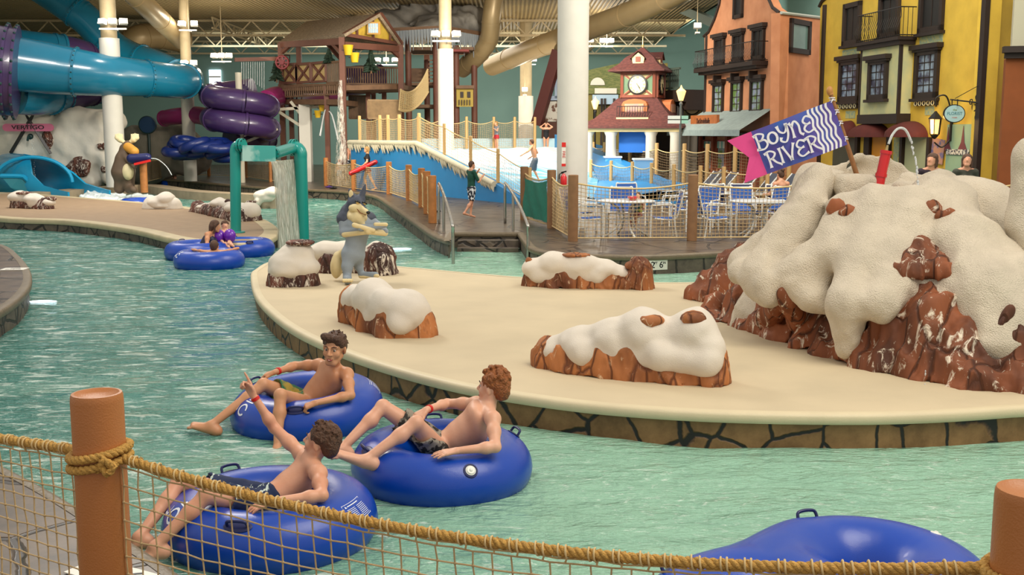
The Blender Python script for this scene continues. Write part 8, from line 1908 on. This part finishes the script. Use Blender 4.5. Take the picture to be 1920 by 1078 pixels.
# fire extinguisher + sign on the big column
BC = W(1072, 430, 24.6)
bc = empty('white_column', (BC.x, BC.y, ZD), 'tall thick white column beside the tables, carrying the fire extinguisher', 'column'); mb = MB(); mb.lathe((BC.x, BC.y, 0), [(.345, ZD), (.345, 9.2)], 40); mb.build('shaft', M_wcol, bc, True, 40)
fx = W(1057, 320, BC.y-.4); fe = empty('fire_extinguisher', (fx.x, fx.y, fx.z), 'red fire extinguisher hanging on the big white column', 'fire extinguisher'); z_b = W(1057, 353, fx.y).z; z_t = W(1057, 328, fx.y).z
mb = MB(); mb.lathe((fx.x, fx.y, 0), [(.05, z_b), (.07, z_b+.03), (.07, z_t-.05), (.04, z_t), (.025, z_t+.03)], 16); mb.build('cylinder', M_cred, fe, True, 40); mb = MB(); mb.bar((fx.x-.06, fx.y, z_t+.05), (fx.x+.06, fx.y, z_t+.08), .03); mb.build('handle', M_blk, fe); mb = MB(); mb.tube(spline([(fx.x, fx.y, z_t+.04), (fx.x-.09, fx.y, z_t+.02), (fx.x-.1, fx.y, z_b+.2)], 4, closed=False), .012, 6); mb.build('hose', M_blk, fe)
es = empty('extinguisher_sign', W(1057, 300, BC.y-.36), 'narrow white and red vertical sign above the fire extinguisher', 'sign'); a, b_ = W(1053, 312, BC.y-.37), W(1061, 267, BC.y-.37); mb = MB(); mb.box((a.x, a.y, a.z), (b_.x, a.y+.02, b_.z)); eb = mb.build('sign_plate', M_tile, es)
mb = MB(); mb.box((a.x, a.y-.005, b_.z-.1), (b_.x, a.y, b_.z)); mb.box((a.x, a.y-.005, a.z), (b_.x, a.y, a.z+.06)); mb.build('red_band', M_red, eb); text_obj('FIRE', 'lettering', M_red, .085, frame_mat(((a.x+b_.x)/2, a.y-.004, (a.z+b_.z)/2), (0, 0, -1), (1, 0, 0)), .001, eb); 
# other columns with floodlight clusters
def column(label, px, D, r, ybreak, upper=True, sq=False):
    p = W(px, 200, D); root = empty('white_column', (p.x, D, ZD), label, 'column'); zb_ = W(px, ybreak, D).z; mb = MB(); mb.lathe((p.x, D, 0), [(r, ZD), (r, zb_)], 28); mb.build('shaft', M_wcol, root, True, 40)
    mb = MB(); mb.lathe((p.x, D, 0), [(r*.8, zb_), (r*.8, 9.5)], 24); mb.build('tan_upper_shaft', M_tcol, root, True, 40); return root
column('white and tan column rising behind the blue tube slide', 211, 43.2, .38, 72); column('tan column behind the end of the blue tube slide', 352, 48.5, .28, 176); column('white column rising through the play tower and surf ride', 836, 43.6, .31, 92); column('white column of the far hall behind the surf ride fence', 986, 60, .4, 180)
def flood(label, px, py, D, n=3, lit=1, sp=.38, grp=None, en=60, hang=True):
    p = W(px, py, D); root = empty('floodlight_cluster', p, label, 'floodlight'); mb = MB(); mb.bar(p+Vector((-sp*(n-1)/2-.1, 0, -.28)), p+Vector((sp*(n-1)/2+.1, 0, -.28)), .06); mb.bar(p+Vector((0, 0, -.28)), p+Vector((0, .5, -.28)), .06); mb.build('bracket', M_wcol, root)
    for i in range(n):
        x = p.x+sp*(i-(n-1)/2); yaw = (i-(n-1)/2)*.5; Mx = Matrix.Translation((x, p.y, p.z)) @ Matrix.Rotation(yaw, 4, 'Z') @ Matrix.Rotation(-.25, 4, 'X'); mb = MB(); mb.box((-.15, -.05, -.1), (.15, .14, .11), Mx); h_ = mb.build('lamp_housing', M_wcol, root); mb = MB(); mb.box((-.13, -.06, -.085), (.13, -.05, .09), Mx); mb.build('lamp_lens', mat('flood_glow', '#fff6e0', .3, emit='#fff2d8', estr=7) if (lit >> i) & 1 else M_wcol, h_)
    if hang: mb = MB(); mb.tube([p+Vector((0, .1, -.28)), p+Vector((0, .1, .0)), (p.x, p.y+.1, ZC+.05)], .02, 6); mb.build('hanger_rod', M_tcol, root)
    l = bpy.data.lights.new('flood_bulb', 'POINT'); l.energy = en; l.color = (1, .93, .8); l.shadow_soft_size = .15; lo = bpy.data.objects.new('flood_bulb', l); COL.objects.link(lo); lo.location = p+Vector((0, -.5, .1))
flood('floodlight cluster on the column behind the blue tube slide', 211, 40, 42.6, 3, 3, .42, hang=False); flood('floodlight cluster high on the tan column right of the blue slide', 352, 44, 47.8, 2, 3, .55); flood('lower floodlights on the tan column at the slide bend', 354, 118, 47.8, 2, 1, .42, en=30, hang=False); flood('three bright floodlights hanging from the roof above the purple spiral', 415, 104, 52, 3, 7, .36); flood('floodlight cluster on the column in front of the rock roof tower', 836, 63, 43.0, 3, 2, .42, hang=False)
flood('distant bright lamps on the far side left of the big column', 984, 112, 66, 3, 7, .55, en=120); flood('distant lamps glowing through the play tower', 724, 112, 62, 3, 7, .5, en=100); flood('bright lamp right of the big column near the duct', 1107, 75, 52, 1, 1); flood('lamp washing the grey wall behind the clock tower', 1138, 76, 55, 2, 3, .4, en=160); flood('small lamp over the far hall column', 984, 168, 59, 1, 1, en=40); flood('lamp at the top right above the orange house', 1308, 48, 46, 1, 0, en=20)
# small bright window in the back wall
wb_ = MB(); a, b_ = W(393, 157, YF-.05), W(414, 131, YF-.05); wb_.box((a.x, a.y-.05, a.z), (b_.x, a.y, b_.z)); o = wb_.build('window_1', mat('daylight_pane', '#e8f2ff', .3, emit='#e6f0ff', estr=2.5)); tag(o, kind='structure'); mb = MB(); zc_ = (a.z+b_.z)/2; mb.box((a.x, a.y-.08, zc_-.05), (b_.x, a.y-.05, zc_+.05)); mb.build('window_frame', M_wcol, o)
# ---- roof: girders, joists, ducts
def truss(label, p, q, h, m=M_tcol, n=14, r=.06, grp='roof trusses'):
    p, q = Vector(p), Vector(q); root = empty('roof_truss', p, label, 'roof truss', grp); mb = MB(); dn = Vector((0, 0, -h)); mb.bar(p, q, r*1.8); mb.build('top_chord', m, root); mb = MB(); mb.bar(p+dn, q+dn, r*1.8); mb.build('bottom_chord', m, root); mb = MB()
    for i in range(n): a = p.lerp(q, i/n); c_ = p.lerp(q, (i+.5)/n)+dn; b_ = p.lerp(q, (i+1)/n); mb.bar(a, c_, r); mb.bar(c_, b_, r)
    mb.build('web_bars', m, root)
tl_ = 'cream steel lattice truss under the tan ribbed roof'
for y in (58, 65, 71): truss(tl_, (-30, y, ZC-.1), (9, y, ZC-.1), .75, n=26)
for x in (-22, -15, -8, -1, 5): truss(tl_, (x, 56, ZC-.15), (x, YF-.5, ZC-.15), .5, n=16, r=.045)
def duct(label, pts, r, m=None): root = empty('air_duct', W(*pts[0]), label, 'duct'); P = spline([W(*p) for p in pts], 8, closed=False); mb = MB(); mb.tube(P, r, 24); d_ = mb.build('duct_body', m or M_duct, root, True, 60); mb = MB(); [mb.tube([P[i]-(P[i]-P[i-1]).normalized()*.04, P[i]+(P[i]-P[i-1]).normalized()*.04], r*1.04, 24) for i in range(4, len(P)-1, 6)]; mb.build('seam_rings', m or M_duct, d_, True, 40)
M_duct = mat('tan_duct', '#9c8660', .38, metal=.25, var=.1, scale=2)
duct('tan air duct slanting down behind the blue slide top left', [(235, -25, 44), (285, 22, 46), (340, 75, 50)], .42); duct('fat tan duct elbow behind the slide column', [(240, 82, 56), (262, 70, 56), (300, 68, 57), (350, 78, 58)], .62)
duct('tan duct coming down right of the rock roof and turning left', [(930, -30, 50), (922, 30, 50), (916, 75, 50.5), (895, 105, 51), (865, 130, 52)], .42); duct('long tan duct running diagonally behind the big white column', [(922, 124, 58), (1000, 92, 54), (1100, 55, 50), (1200, 18, 46), (1290, -25, 42)], .5)
duct('tan vertical duct in front of the roof above the play tower', [(690, -25, 56), (680, 20, 56), (668, 60, 57)], .4)
bm = MB(); bm.bar(W(1230, -5, 60), W(1345, 45, 50), .3, .4); o = bm.build('sloping_beam', mat('grey_teal_beam', '#7f8f88', .7)); tag(o, 'grey sloping roof beam against the teal wall above the gallery', 'beam')
# ============================================================ TABLES, CHAIRS, LOUNGERS
M_alu = mat('white_enamel', '#dcdcd6', .4); M_sling = mat('blue_sling', '#1f55a5', .7, var=.15, scale=20); M_top = mat('pale_table_top', '#cfd6da', .3); M_turq = mat('turquoise_slats', '#1f9fc4', .5); M_nsl = mat('navy_sling', '#1d2a55', .7)
def chair(label, p, rz, m=M_sling, grp='white framed chairs with blue slings', proto=[None]):
    if proto[0] is not None and m is M_sling:
        o = copy_tree(proto[0]); o.location = p; o.rotation_euler = (0, 0, rz); o['label'] = label; o['group'] = grp; return o
    root = empty('patio_chair', (0, 0, 0), label, 'chair', grp)
    for s in (-1, 1):
        mb = MB(); x = .27*s; mb.tube(spline([(x, .25, 0), (x, .2, .4), (x, .22, .64), (x, .1, .67), (x, -.2, .66), (x, -.27, .6), (x, -.28, 0)], 4, closed=False), .018, 7); mb.build('leg_frame', M_alu, root, True)
        mb = MB(); mb.tube(spline([(x*.9, -.2, .4), (x*.9, .2, .38), (x*.9, .3, .6), (x*.9, .38, .92), (x*.7, .4, .95)], 4, closed=False), .016, 7); mb.build('back_frame', M_alu, root, True)
    def sl(pts, wd, nm):
        vs = []; P = spline(pts, 5, closed=False)
        for q in P: vs += [(-wd, q.y, q.z), (wd, q.y, q.z), (wd, q.y+.006, q.z+.008), (-wd, q.y+.006, q.z+.008)]
        fs = [];
        for i in range(len(P)-1):
            for k in range(4): fs.append((i*4+k, i*4+(k+1) % 4, (i+1)*4+(k+1) % 4, (i+1)*4+k))
        fs += [(3, 2, 1, 0), tuple(len(vs)-4+k for k in range(4))]; mkobj(nm, vs, fs, m, root, True, 50)
    sl([(0, -.24, .42), (0, 0, .39), (0, .2, .39)], .235, 'seat'); sl([(0, .22, .44), (0, .3, .62), (0, .38, .92)], .225, 'backrest')
    mb = MB(); mb.tube([(-.27, -.27, .3), (.27, -.27, .3)], .013, 6); mb.build('stretcher', M_alu, root, True); mb = MB(); mb.tube([(-.24, .39, .94), (.24, .39, .94)], .016, 6); mb.build('top_rail', M_alu, root, True)
    bpy.context.view_layer.update()
    if m is M_sling: proto[0] = reg(root)
    root.location = p; root.rotation_euler = (0, 0, rz); return root
def table(label, p, rz=0):
    root = empty('patio_table', p, label, 'table'); mb = MB(); mb.lathe((0, 0, 0), [(.56, .7), (.6, .71), (.6, .73), (.56, .74)], 40); mkobj('table_top', mb.v, mb.f, M_top, root, True, 40, keep=False)
    for k in range(4):
        a = rz+k*math.pi/2+.3; c_, s_ = math.cos(a), math.sin(a); mb = MB(); mb.tube([(c_*r, s_*r, z) for r, z in [(.48, .01), (.42, .03), (.22, .16), (.12, .35), (.18, .58), (.36, .7)]], .024, 8); mkobj('leg', mb.v, mb.f, M_alu, root, True, 60, keep=False)
    mb = MB(); mb.tube([(.12*math.cos(i*.6283), .12*math.sin(i*.6283), .35) for i in range(10)], .014, 6, closed=True); mkobj('ring', mb.v, mb.f, M_alu, root, True, 60, keep=False); return root
DTB = Gd(1176, 444).y; t1p = Vector((W(1176, 400, DTB).x, DTB+.2, ZD)); table('white round table with a red cup on it behind the rope net', t1p)
t2p = Vector((W(1425, 400, DTB).x, DTB+.1, ZD)); table('white round table half hidden by the snow mountain', t2p, .4)
t3p = Vector((W(1330, 380, 25).x, 25.5, ZD)); table('white round table in the second row behind the front chairs', t3p, .2)
C_ = lambda x, D: Vector((W(x, 400, D).x, D, ZD))
fl_ = R_(90)
chair('white chair left of the cup table turned towards it', C_(1104, DTB-.1), R_(-90+180)+R_(0) if 0 else R_(90)); chair('white chair right of the cup table facing left', C_(1243, DTB-.05), R_(-90)); chair('white chair between the two front tables facing right', C_(1341, DTB-.1), R_(90)); chair('blue-backed chair behind the cup table seen from the front', C_(1162, DTB+1.1), R_(180+170)); 
chair('blue chair behind the post left of the cup table', C_(1086, DTB+1.3), R_(60)); chair('blue chair far behind the cup table, nearly touching the blue ride', C_(1182, DTB+3.0), R_(10)); chair('blue chair behind the second front table facing the river', C_(1398, DTB+1.1), R_(5)); chair('blue chair just right of the second fence post', C_(1318, DTB+1.3), R_(-30)); chair('blue chair in the second row near the wave wall', C_(1270, DTB+2.8), R_(-80)); chair('blue chair beside the seated dark-haired woman', C_(1480, DTB+2.0), R_(20)); chair('blue chair tucked behind the mountain flank', C_(1440, DTB+1.5), R_(-60))
for x, D, a, lab in ((1350, 24.8, 10, 'navy-backed chair in the second row, left one'), (1392, 24.9, -5, 'navy-backed chair in the second row, right one'), (1462, 24.5, 0, 'navy-backed chair right of the seated woman')): chair(lab, C_(x, D), R_(a), M_nsl, 'navy-backed chairs')
# turquoise adirondack-like chairs at far right
def slat_chair(label, p, rz):
    root = empty('slatted_chair', p, label, 'chair', 'turquoise slatted chairs'); Mz = Matrix.Rotation(rz, 4, 'Z')
    for nm, rng in (('seat_slat', [((-.3, -.3+.12*i, .38+.0*i), (.3, -.2+.12*i, .41)) for i in range(4)]), ('back_slat', [((-.3+.125*i, .22, .4), (-.19+.125*i, .26, 1.0)) for i in range(5)])):
        for a, b_ in rng: mb = MB(); mb.box(a, b_, Mz); mkobj(nm, mb.v, mb.f, M_turq, root, keep=False)
    for s in (-1, 1):
        for y in (-.28, .22): mb = MB(); mb.box((s*.33-.03, y-.03, 0), (s*.33+.03, y+.03, .62), Mz); mkobj('leg', mb.v, mb.f, M_alu, root, keep=False)
        mb = MB(); mb.box((s*.33-.05, -.34, .62), (s*.33+.05, .28, .65), Mz); mkobj('armrest', mb.v, mb.f, M_alu, root, keep=False)
slat_chair('turquoise slatted chair with white arms right of the mountain, farther one', C_(1872, 21.5), R_(8)); slat_chair('turquoise slatted chair just behind the net at the right edge', C_(1880, 19.2), R_(170)); chair('blue sling chair between the turquoise chairs at the right edge', C_(1898, 20.3), R_(-80))
# cup, bag on table
cp = empty('red_cup', t1p+Vector((.12, -.1, .74)), 'red shallow bowl on the white table behind the net', 'bowl'); mb = MB(); mb.lathe((0, 0, 0), [(.06, 0), (.12, .07), (.11, .075), (.05, .01)], 16); mkobj('bowl', mb.v, mb.f, M_cred, cp, True, 40, keep=False)
# loungers
def lounger(label, p, rz, proto=[None]):
    if proto[0] is not None: o = copy_tree(proto[0]); o.location = p; o.rotation_euler = (0, 0, rz); o['label'] = label; return o
    root = empty('lounge_chair', (0, 0, 0), label, 'lounger', 'loungers in front of the orange house')
    for s in (-1, 1):
        mb = MB(); mb.tube([(-.9, .32*s, .32), (.45, .32*s, .32), (.95, .32*s, .9)], .025, 6); mb.build('side_rail', M_alu, root, True)
        for x in (-.75, .4): mb = MB(); mb.tube([(x, .32*s, .32), (x-.08, .32*s, .0)], .022, 6); mb.build('leg', M_alu, root, True)
        mb = MB(); mb.tube([(.75, .32*s, .68), (.55, .32*s, .32)], .018, 6); mb.build('back_strut', M_alu, root, True)
    mb = MB(); mb.box((-.88, -.3, .31), (.45, .3, .33)); mb.build('seat', M_dsl, root); mb = MB(); mb.add([(.45, -.3, .32), (.45, .3, .32), (.95, .3, .9), (.95, -.3, .9), (.47, -.3, .3), (.47, .3, .3), (.97, .3, .88), (.97, -.3, .88)], [(0, 3, 2, 1), (4, 5, 6, 7), (0, 1, 5, 4), (1, 2, 6, 5), (2, 3, 7, 6), (3, 0, 4, 7)]); mb.build('backrest', M_dsl, root)
    bpy.context.view_layer.update(); proto[0] = reg(root); root.location = p; root.rotation_euler = (0, 0, rz); return root
M_dsl = mat('grey_sling', '#4c5260', .8)
LL = ['leftmost', 'second', 'third', 'fourth', 'fifth', 'sixth']
for i, (x, D) in enumerate(((1290, 34.0), (1322, 33.4), (1362, 32.8), (1398, 32.4), (1436, 32.0), (1305, 35.4))): lounger(['reclined lounger nearest the clock tower in the row by the fence', 'reclined lounger second from the clock tower', 'reclined lounger third from the clock tower, before the shop door', 'reclined lounger fourth from the clock tower, beside the pink flag tip', 'reclined lounger last in the row, behind the pink flag tip', 'reclined lounger behind the row near the street lamp'][i], Vector((W(x, 300, D).x, D, ZD+.02)), R_(8))
# blue bin, cooler
for (x0, y0, x1, y1, D, lab, nm, m) in ((1190, 297, 1224, 322, 37.2, 'pale blue towel bin behind the wave wall', 'towel_bin', mat('pale_blue_bin', '#7fb5e0', .5)), (1135, 293, 1165, 310, 40.5, 'low blue box beside the tower columns', 'storage_box', mat('box_blue', '#5aa0d8', .5))):
    a, b_ = W(x0, y1, D), W(x1, y0, D); root = empty(nm, (a.x, D, ZD), lab, 'bin'); mb = MB(); mb.box((a.x, D, ZD), (b_.x, D+.6, b_.z-.06)); mb.build('body', m, root); mb = MB(); mb.box((a.x-.03, D-.03, b_.z-.06), (b_.x+.03, D+.63, b_.z)); mb.build('lid', mat('white_lid', '#d8dde0', .5), root)
# ============================================================ PEOPLE IN THE BACKGROUND
def stand(label, foot, H, yaw, arms=None, legs=None, skin=M_skin2, hairm=M_brown, style='short', female=False, clothes=(), h=.016, look=None, lean=0, cat='person', thin=1):
    """yaw: heading the person faces, 0 = away along +Y; arms = ((elbow),(wrist)) offsets per side in body frame"""
    s = H/1.75; f = Vector((-math.sin(yaw), math.cos(yaw), 0)); l = Vector((-math.cos(yaw), -math.sin(yaw), 0)); u = Vector((0, 0, 1)); B = lambda a, b_, c: foot+(l*a+f*b_+u*c)*s
    if legs is None: legs = ((.09, 0, .5, .09, 0, .08), (-.09, 0, .5, -.09, 0, .08))
    arms = arms or (((.24, -.03, 1.14), (.27, .06, .88)), ((-.24, -.03, 1.14), (-.27, .06, .88)))
    J = dict(pel=B(0, 0, .95), hpl=B(.09, 0, .9), hpr=B(-.09, 0, .9), neck=B(0, lean*.9, 1.5), shl=B(.18, lean*.8, 1.42), shr=B(-.18, lean*.8, 1.42), head=B(0, .03+lean*1.1, 1.63),
        ell=B(*arms[0][0]), wrl=B(*arms[0][1]), elr=B(*arms[1][0]), wrr=B(*arms[1][1]), knl=B(*legs[0][:3]), anl=B(*legs[0][3:]), knr=B(*legs[1][:3]), anr=B(*legs[1][3:]))
    J['tol'] = J['anl']+(f*.15-u*.05)*s; J['tor'] = J['anr']+(f*.15-u*.05)*s
    r_ = mk(label, J, look or f, (0, 0, 1), s, skin, hairm, style, h=h, female=female, clothes=clothes, bs=s, thin=thin, cat=cat); r_[0].location = r_[0].location; return r_
M_blkf = mat('black_shirt', '#17171b', .8); M_redf = mat('red_shorts', '#b3202e', .7); M_grn = mat('dark_green_shirt', '#12493a', .8); M_olive = mat('olive_coat', '#3f4136', .8); M_drk = mat('dark_purple_top', '#2a1a28', .8); M_grey = mat('grey_shorts', '#5b6168', .8); M_jean = mat('jeans', '#34465c', .8)
M_blond = mat('blond_hair', '#b08850', .6, var=.4, scale=40)
lg = stand('lifeguard in black shirt and red shorts carrying a long red rescue float', Gd(690, 358)+Vector((0, 0, 0)), 1.62, R_(92+6), (((.26, .02, 1.15), (.2, .22, .98)), ((-.24, .0, 1.14), (-.22, .12, .92))), ((.09, -.12, .5, .09, -.32, .1), (-.09, .12, .52, -.09, .05, .08)), M_skin1, M_blond, 'long', True, [('shirt', M_blkf, {}), ('shorts', M_redf, dict(frac=.35))], h=.014)
fd = Field(.014); q = Gd(690, 358).y-.22; fd.cap(W(658, 325, q), W(704, 304, q), .085, .085, k=.02); rf = empty('rescue_float', W(681, 314, q), 'long red rescue float under the lifeguard\'s arm', 'rescue float'); rfo = fd.build('foam_body', M_cred, rf); mb = MB(); mb.tube(spline([W(658, 325, q-.09), W(680, 322, q-.1), W(704, 304, q-.09)], 5, closed=False), .012, 5); mb.build('strap', M_blk, rfo)
stand('boy in dark green shirt and floral shorts walking by the steps', Gd(884, 409), 1.42, R_(-60), (((.22, .12, 1.1), (.06, .26, 1.42)), ((-.22, .14, 1.12), (-.1, .34, 1.28))), ((.09, .06, .52, .1, .02, .08), (-.09, -.05, .5, -.08, -.3, .16)), M_skin1, M_dark, 'short', False, [('shirt', M_grn, {'sleeve': .8}), ('shorts', M_sh_flo, dict(frac=.85))], h=.012)
stand('shirtless man in grey shorts balancing on the surf sheet with an arm out', (BVHTree.FromPolygons([v.co for v in wsh.data.vertices], [p.vertices for p in wsh.data.polygons]).ray_cast(O0, ray(1003, 339).normalized())[0]-Vector((0, 0, .06))), 1.45, R_(70), (((.5, .1, 1.28), (.75, .3, 1.12)), ((-.3, .0, 1.2), (-.25, .3, 1.0))), ((.2, .15, .48, .25, .1, .08), (-.2, .1, .48, -.25, -.1, .08)), M_skin2, M_brown, 'short', False, [('shorts', M_grey, dict(frac=.9))], lean=.12)
stand('woman in a black swimsuit with hands raised to her head at the surf platform', Vector((W(1024, 270, 47.6).x, 47.6, W(1024, 276, 47.6).z-.3)), 1.35, R_(180), (((.34, .05, 1.5), (.14, .05, 1.66)), ((-.34, .05, 1.5), (-.14, .05, 1.66))), None, M_skin1, M_dark, 'bun', True, [('suit', M_blkf, {})])
stand('person in grey top and red shorts standing behind the surf sheet', Vector((W(931, 270, 46.9).x, 46.9, W(931, 276, 46.9).z-.2)), 1.3, R_(120), (((.3, .1, 1.2), (.3, .3, 1.3)), ((-.24, 0, 1.14), (-.27, .06, .88))), None, M_skin1, M_blond, 'long', True, [('shirt', mat('grey_top', '#7a7f88', .8), {}), ('shorts', M_redf, dict(frac=.3))])
stand('shirtless man in patterned shorts by the spray under the play tower', Gd(650, 344), 1.72, R_(165), None, None, M_skin1, M_brown, 'short', False, [('shorts', M_sh_flo, dict(frac=.85))], thin=1.1)
stand('small child in pale blue shorts standing beside the shirtless man', Gd(637, 346), 1.05, R_(150), None, None, M_skin1, M_blond, 'short', False, [('shorts', mat('pale_blue_short', '#a9c6d6', .8), dict(frac=.8))], thin=1)
wp = C_(1742, 19.3); stand('woman in a dark top with brown hair resting an arm behind the mountain', wp, 1.76, R_(160), (((.32, -.05, 1.12), (.36, .12, 1.0)), ((-.24, -.0, 1.14), (-.3, .05, .9))), None, M_skin1, M_brown, 'long', True, [('shirt', M_drk, {'sleeve': 1.3}), ('trousers', M_blkf, {})], look=(-.7, -.6, .05), h=.013)
wp2 = C_(1806, 19.8); stand('long-haired woman in an olive coat standing by the yellow building corner', wp2, 1.74, R_(185), None, None, M_skin1, M_dark, 'long', True, [('shirt', M_olive, {'sleeve': 1.9, 'name': 'coat'}), ('trousers', M_jean, {})], look=(-.3, -.8, .1), h=.013)
b_ = wp+Vector((-.25, -.25, 1.0)); hb = empty('pale_bag', b_, 'pale blue bag held by the woman in the dark top', 'bag'); fd = Field(.02); fd.ell(b_, (.14, .09, .12), None, .02); fd.build('bag_body', mat('pale_bag_cloth', '#b9c4cc', .7), hb, disp=(lambda Q: .01*fbm(Q*12, 2), .03))
stand('person with tied brown hair and bare shoulders walking past the amber door', C_(1640, 22.5), 1.6, R_(100), None, None, M_skin1, M_brown, 'bun', True, [('suit', mat('white_top', '#c9c4be', .7), {})]); stand('dark-haired person just behind the one with tied hair', C_(1651, 23.3), 1.64, R_(110), None, None, M_skin1, M_dark, 'short', False, [('shirt', M_grey, {})])
# seated woman and child at the tables
def sit(label, seat, yaw, H, skin, hairm, style, clothes, female=False, h=.016, thin=1):
    s = H/1.75; f = Vector((-math.sin(yaw), math.cos(yaw), 0)); l = Vector((-math.cos(yaw), -math.sin(yaw), 0)); u = Vector((0, 0, 1)); B = lambda a, b_, c: seat+(l*a+f*b_+u*c)*s
    J = dict(pel=B(0, 0, .1), hpl=B(.09, .03, .09), hpr=B(-.09, .03, .09), neck=B(0, -.02, .64), shl=B(.18, -.03, .56), shr=B(-.18, -.03, .56), head=B(0, .02, .78), ell=B(.25, .05, .32), wrl=B(.22, .28, .3), elr=B(-.25, .05, .32), wrr=B(-.22, .28, .3), knl=B(.1, .44, .08), knr=B(-.1, .44, .08), anl=B(.1, .46, -.34), anr=B(-.1, .46, -.34)); J['tol'] = J['anl']+f*.14*s; J['tor'] = J['anr']+f*.14*s
    return mk(label, J, f, (0, 0, 1), s, skin, hairm, style, h=h, female=female, clothes=clothes, bs=s, thin=thin)
sit('dark-haired woman in a black swimsuit seated with her back to the river', Vector((W(1462, 380, DTB+2.4).x, DTB+2.4, ZD+.44)), R_(25), 1.66, M_skin1, M_dark, 'bun', [('suit', M_blkf, {})], True)
sit('small child in a bright tie-dye shirt on a seat behind the cup table', Vector((W(1196, 420, DTB+.75).x, DTB+.75, ZD+.36)), R_(150), 1.0, M_skin1, M_brown, 'short', [('shirt', mat('tie_dye', '#b8d43a', .7, col2='#2f7fc4', scale=9, contrast=(.42, .58)), {}), ('shorts', mat('red_pattern', '#b0303f', .8, col2='#d8d0c8', scale=20, contrast=(.45, .55)), dict(frac=.9))])
for i, (x, D, yaw) in enumerate(((1268, 43.5, 160), (1283, 44.2, 190), (1297, 43.4, 120))): stand(['person in black standing by the tower column, left of three', 'person in black in the middle of the three by the tower', 'person in black nearest the orange house'][i], C_(x, D), 1.62, R_(yaw), None, None, M_skin1, M_dark, ['bun', 'short', 'long'][i], False, [('shirt', M_blkf, {'sleeve': 1.4}), ('trousers', M_blkf, {})], h=.022)
# flip-flops
for (x, y, lab, m) in ((617, 352, 'purple toy lying beside black sandals on the walkway edge', mat('purple_toy', '#4a2a7a', .5)), (625, 354, 'black sandals left on the walkway behind the wolf', M_blk), (816, 398, 'single dark shoe beside the last walkway post', M_blk)):
    p = Gd(x, y); root = empty('sandals', p, lab, 'sandals'); mb = MB(); mb.sph(p+Vector((0, 0, .03)), (.16, .09, .035), 10, 6); so = mb.build('sole', m, root, True); mb = MB(); mb.tube([p+Vector((-.06, -.07, .04)), p+Vector((.02, 0, .1)), p+Vector((-.06, .07, .04))], .015, 5); mb.build('strap', m, root)
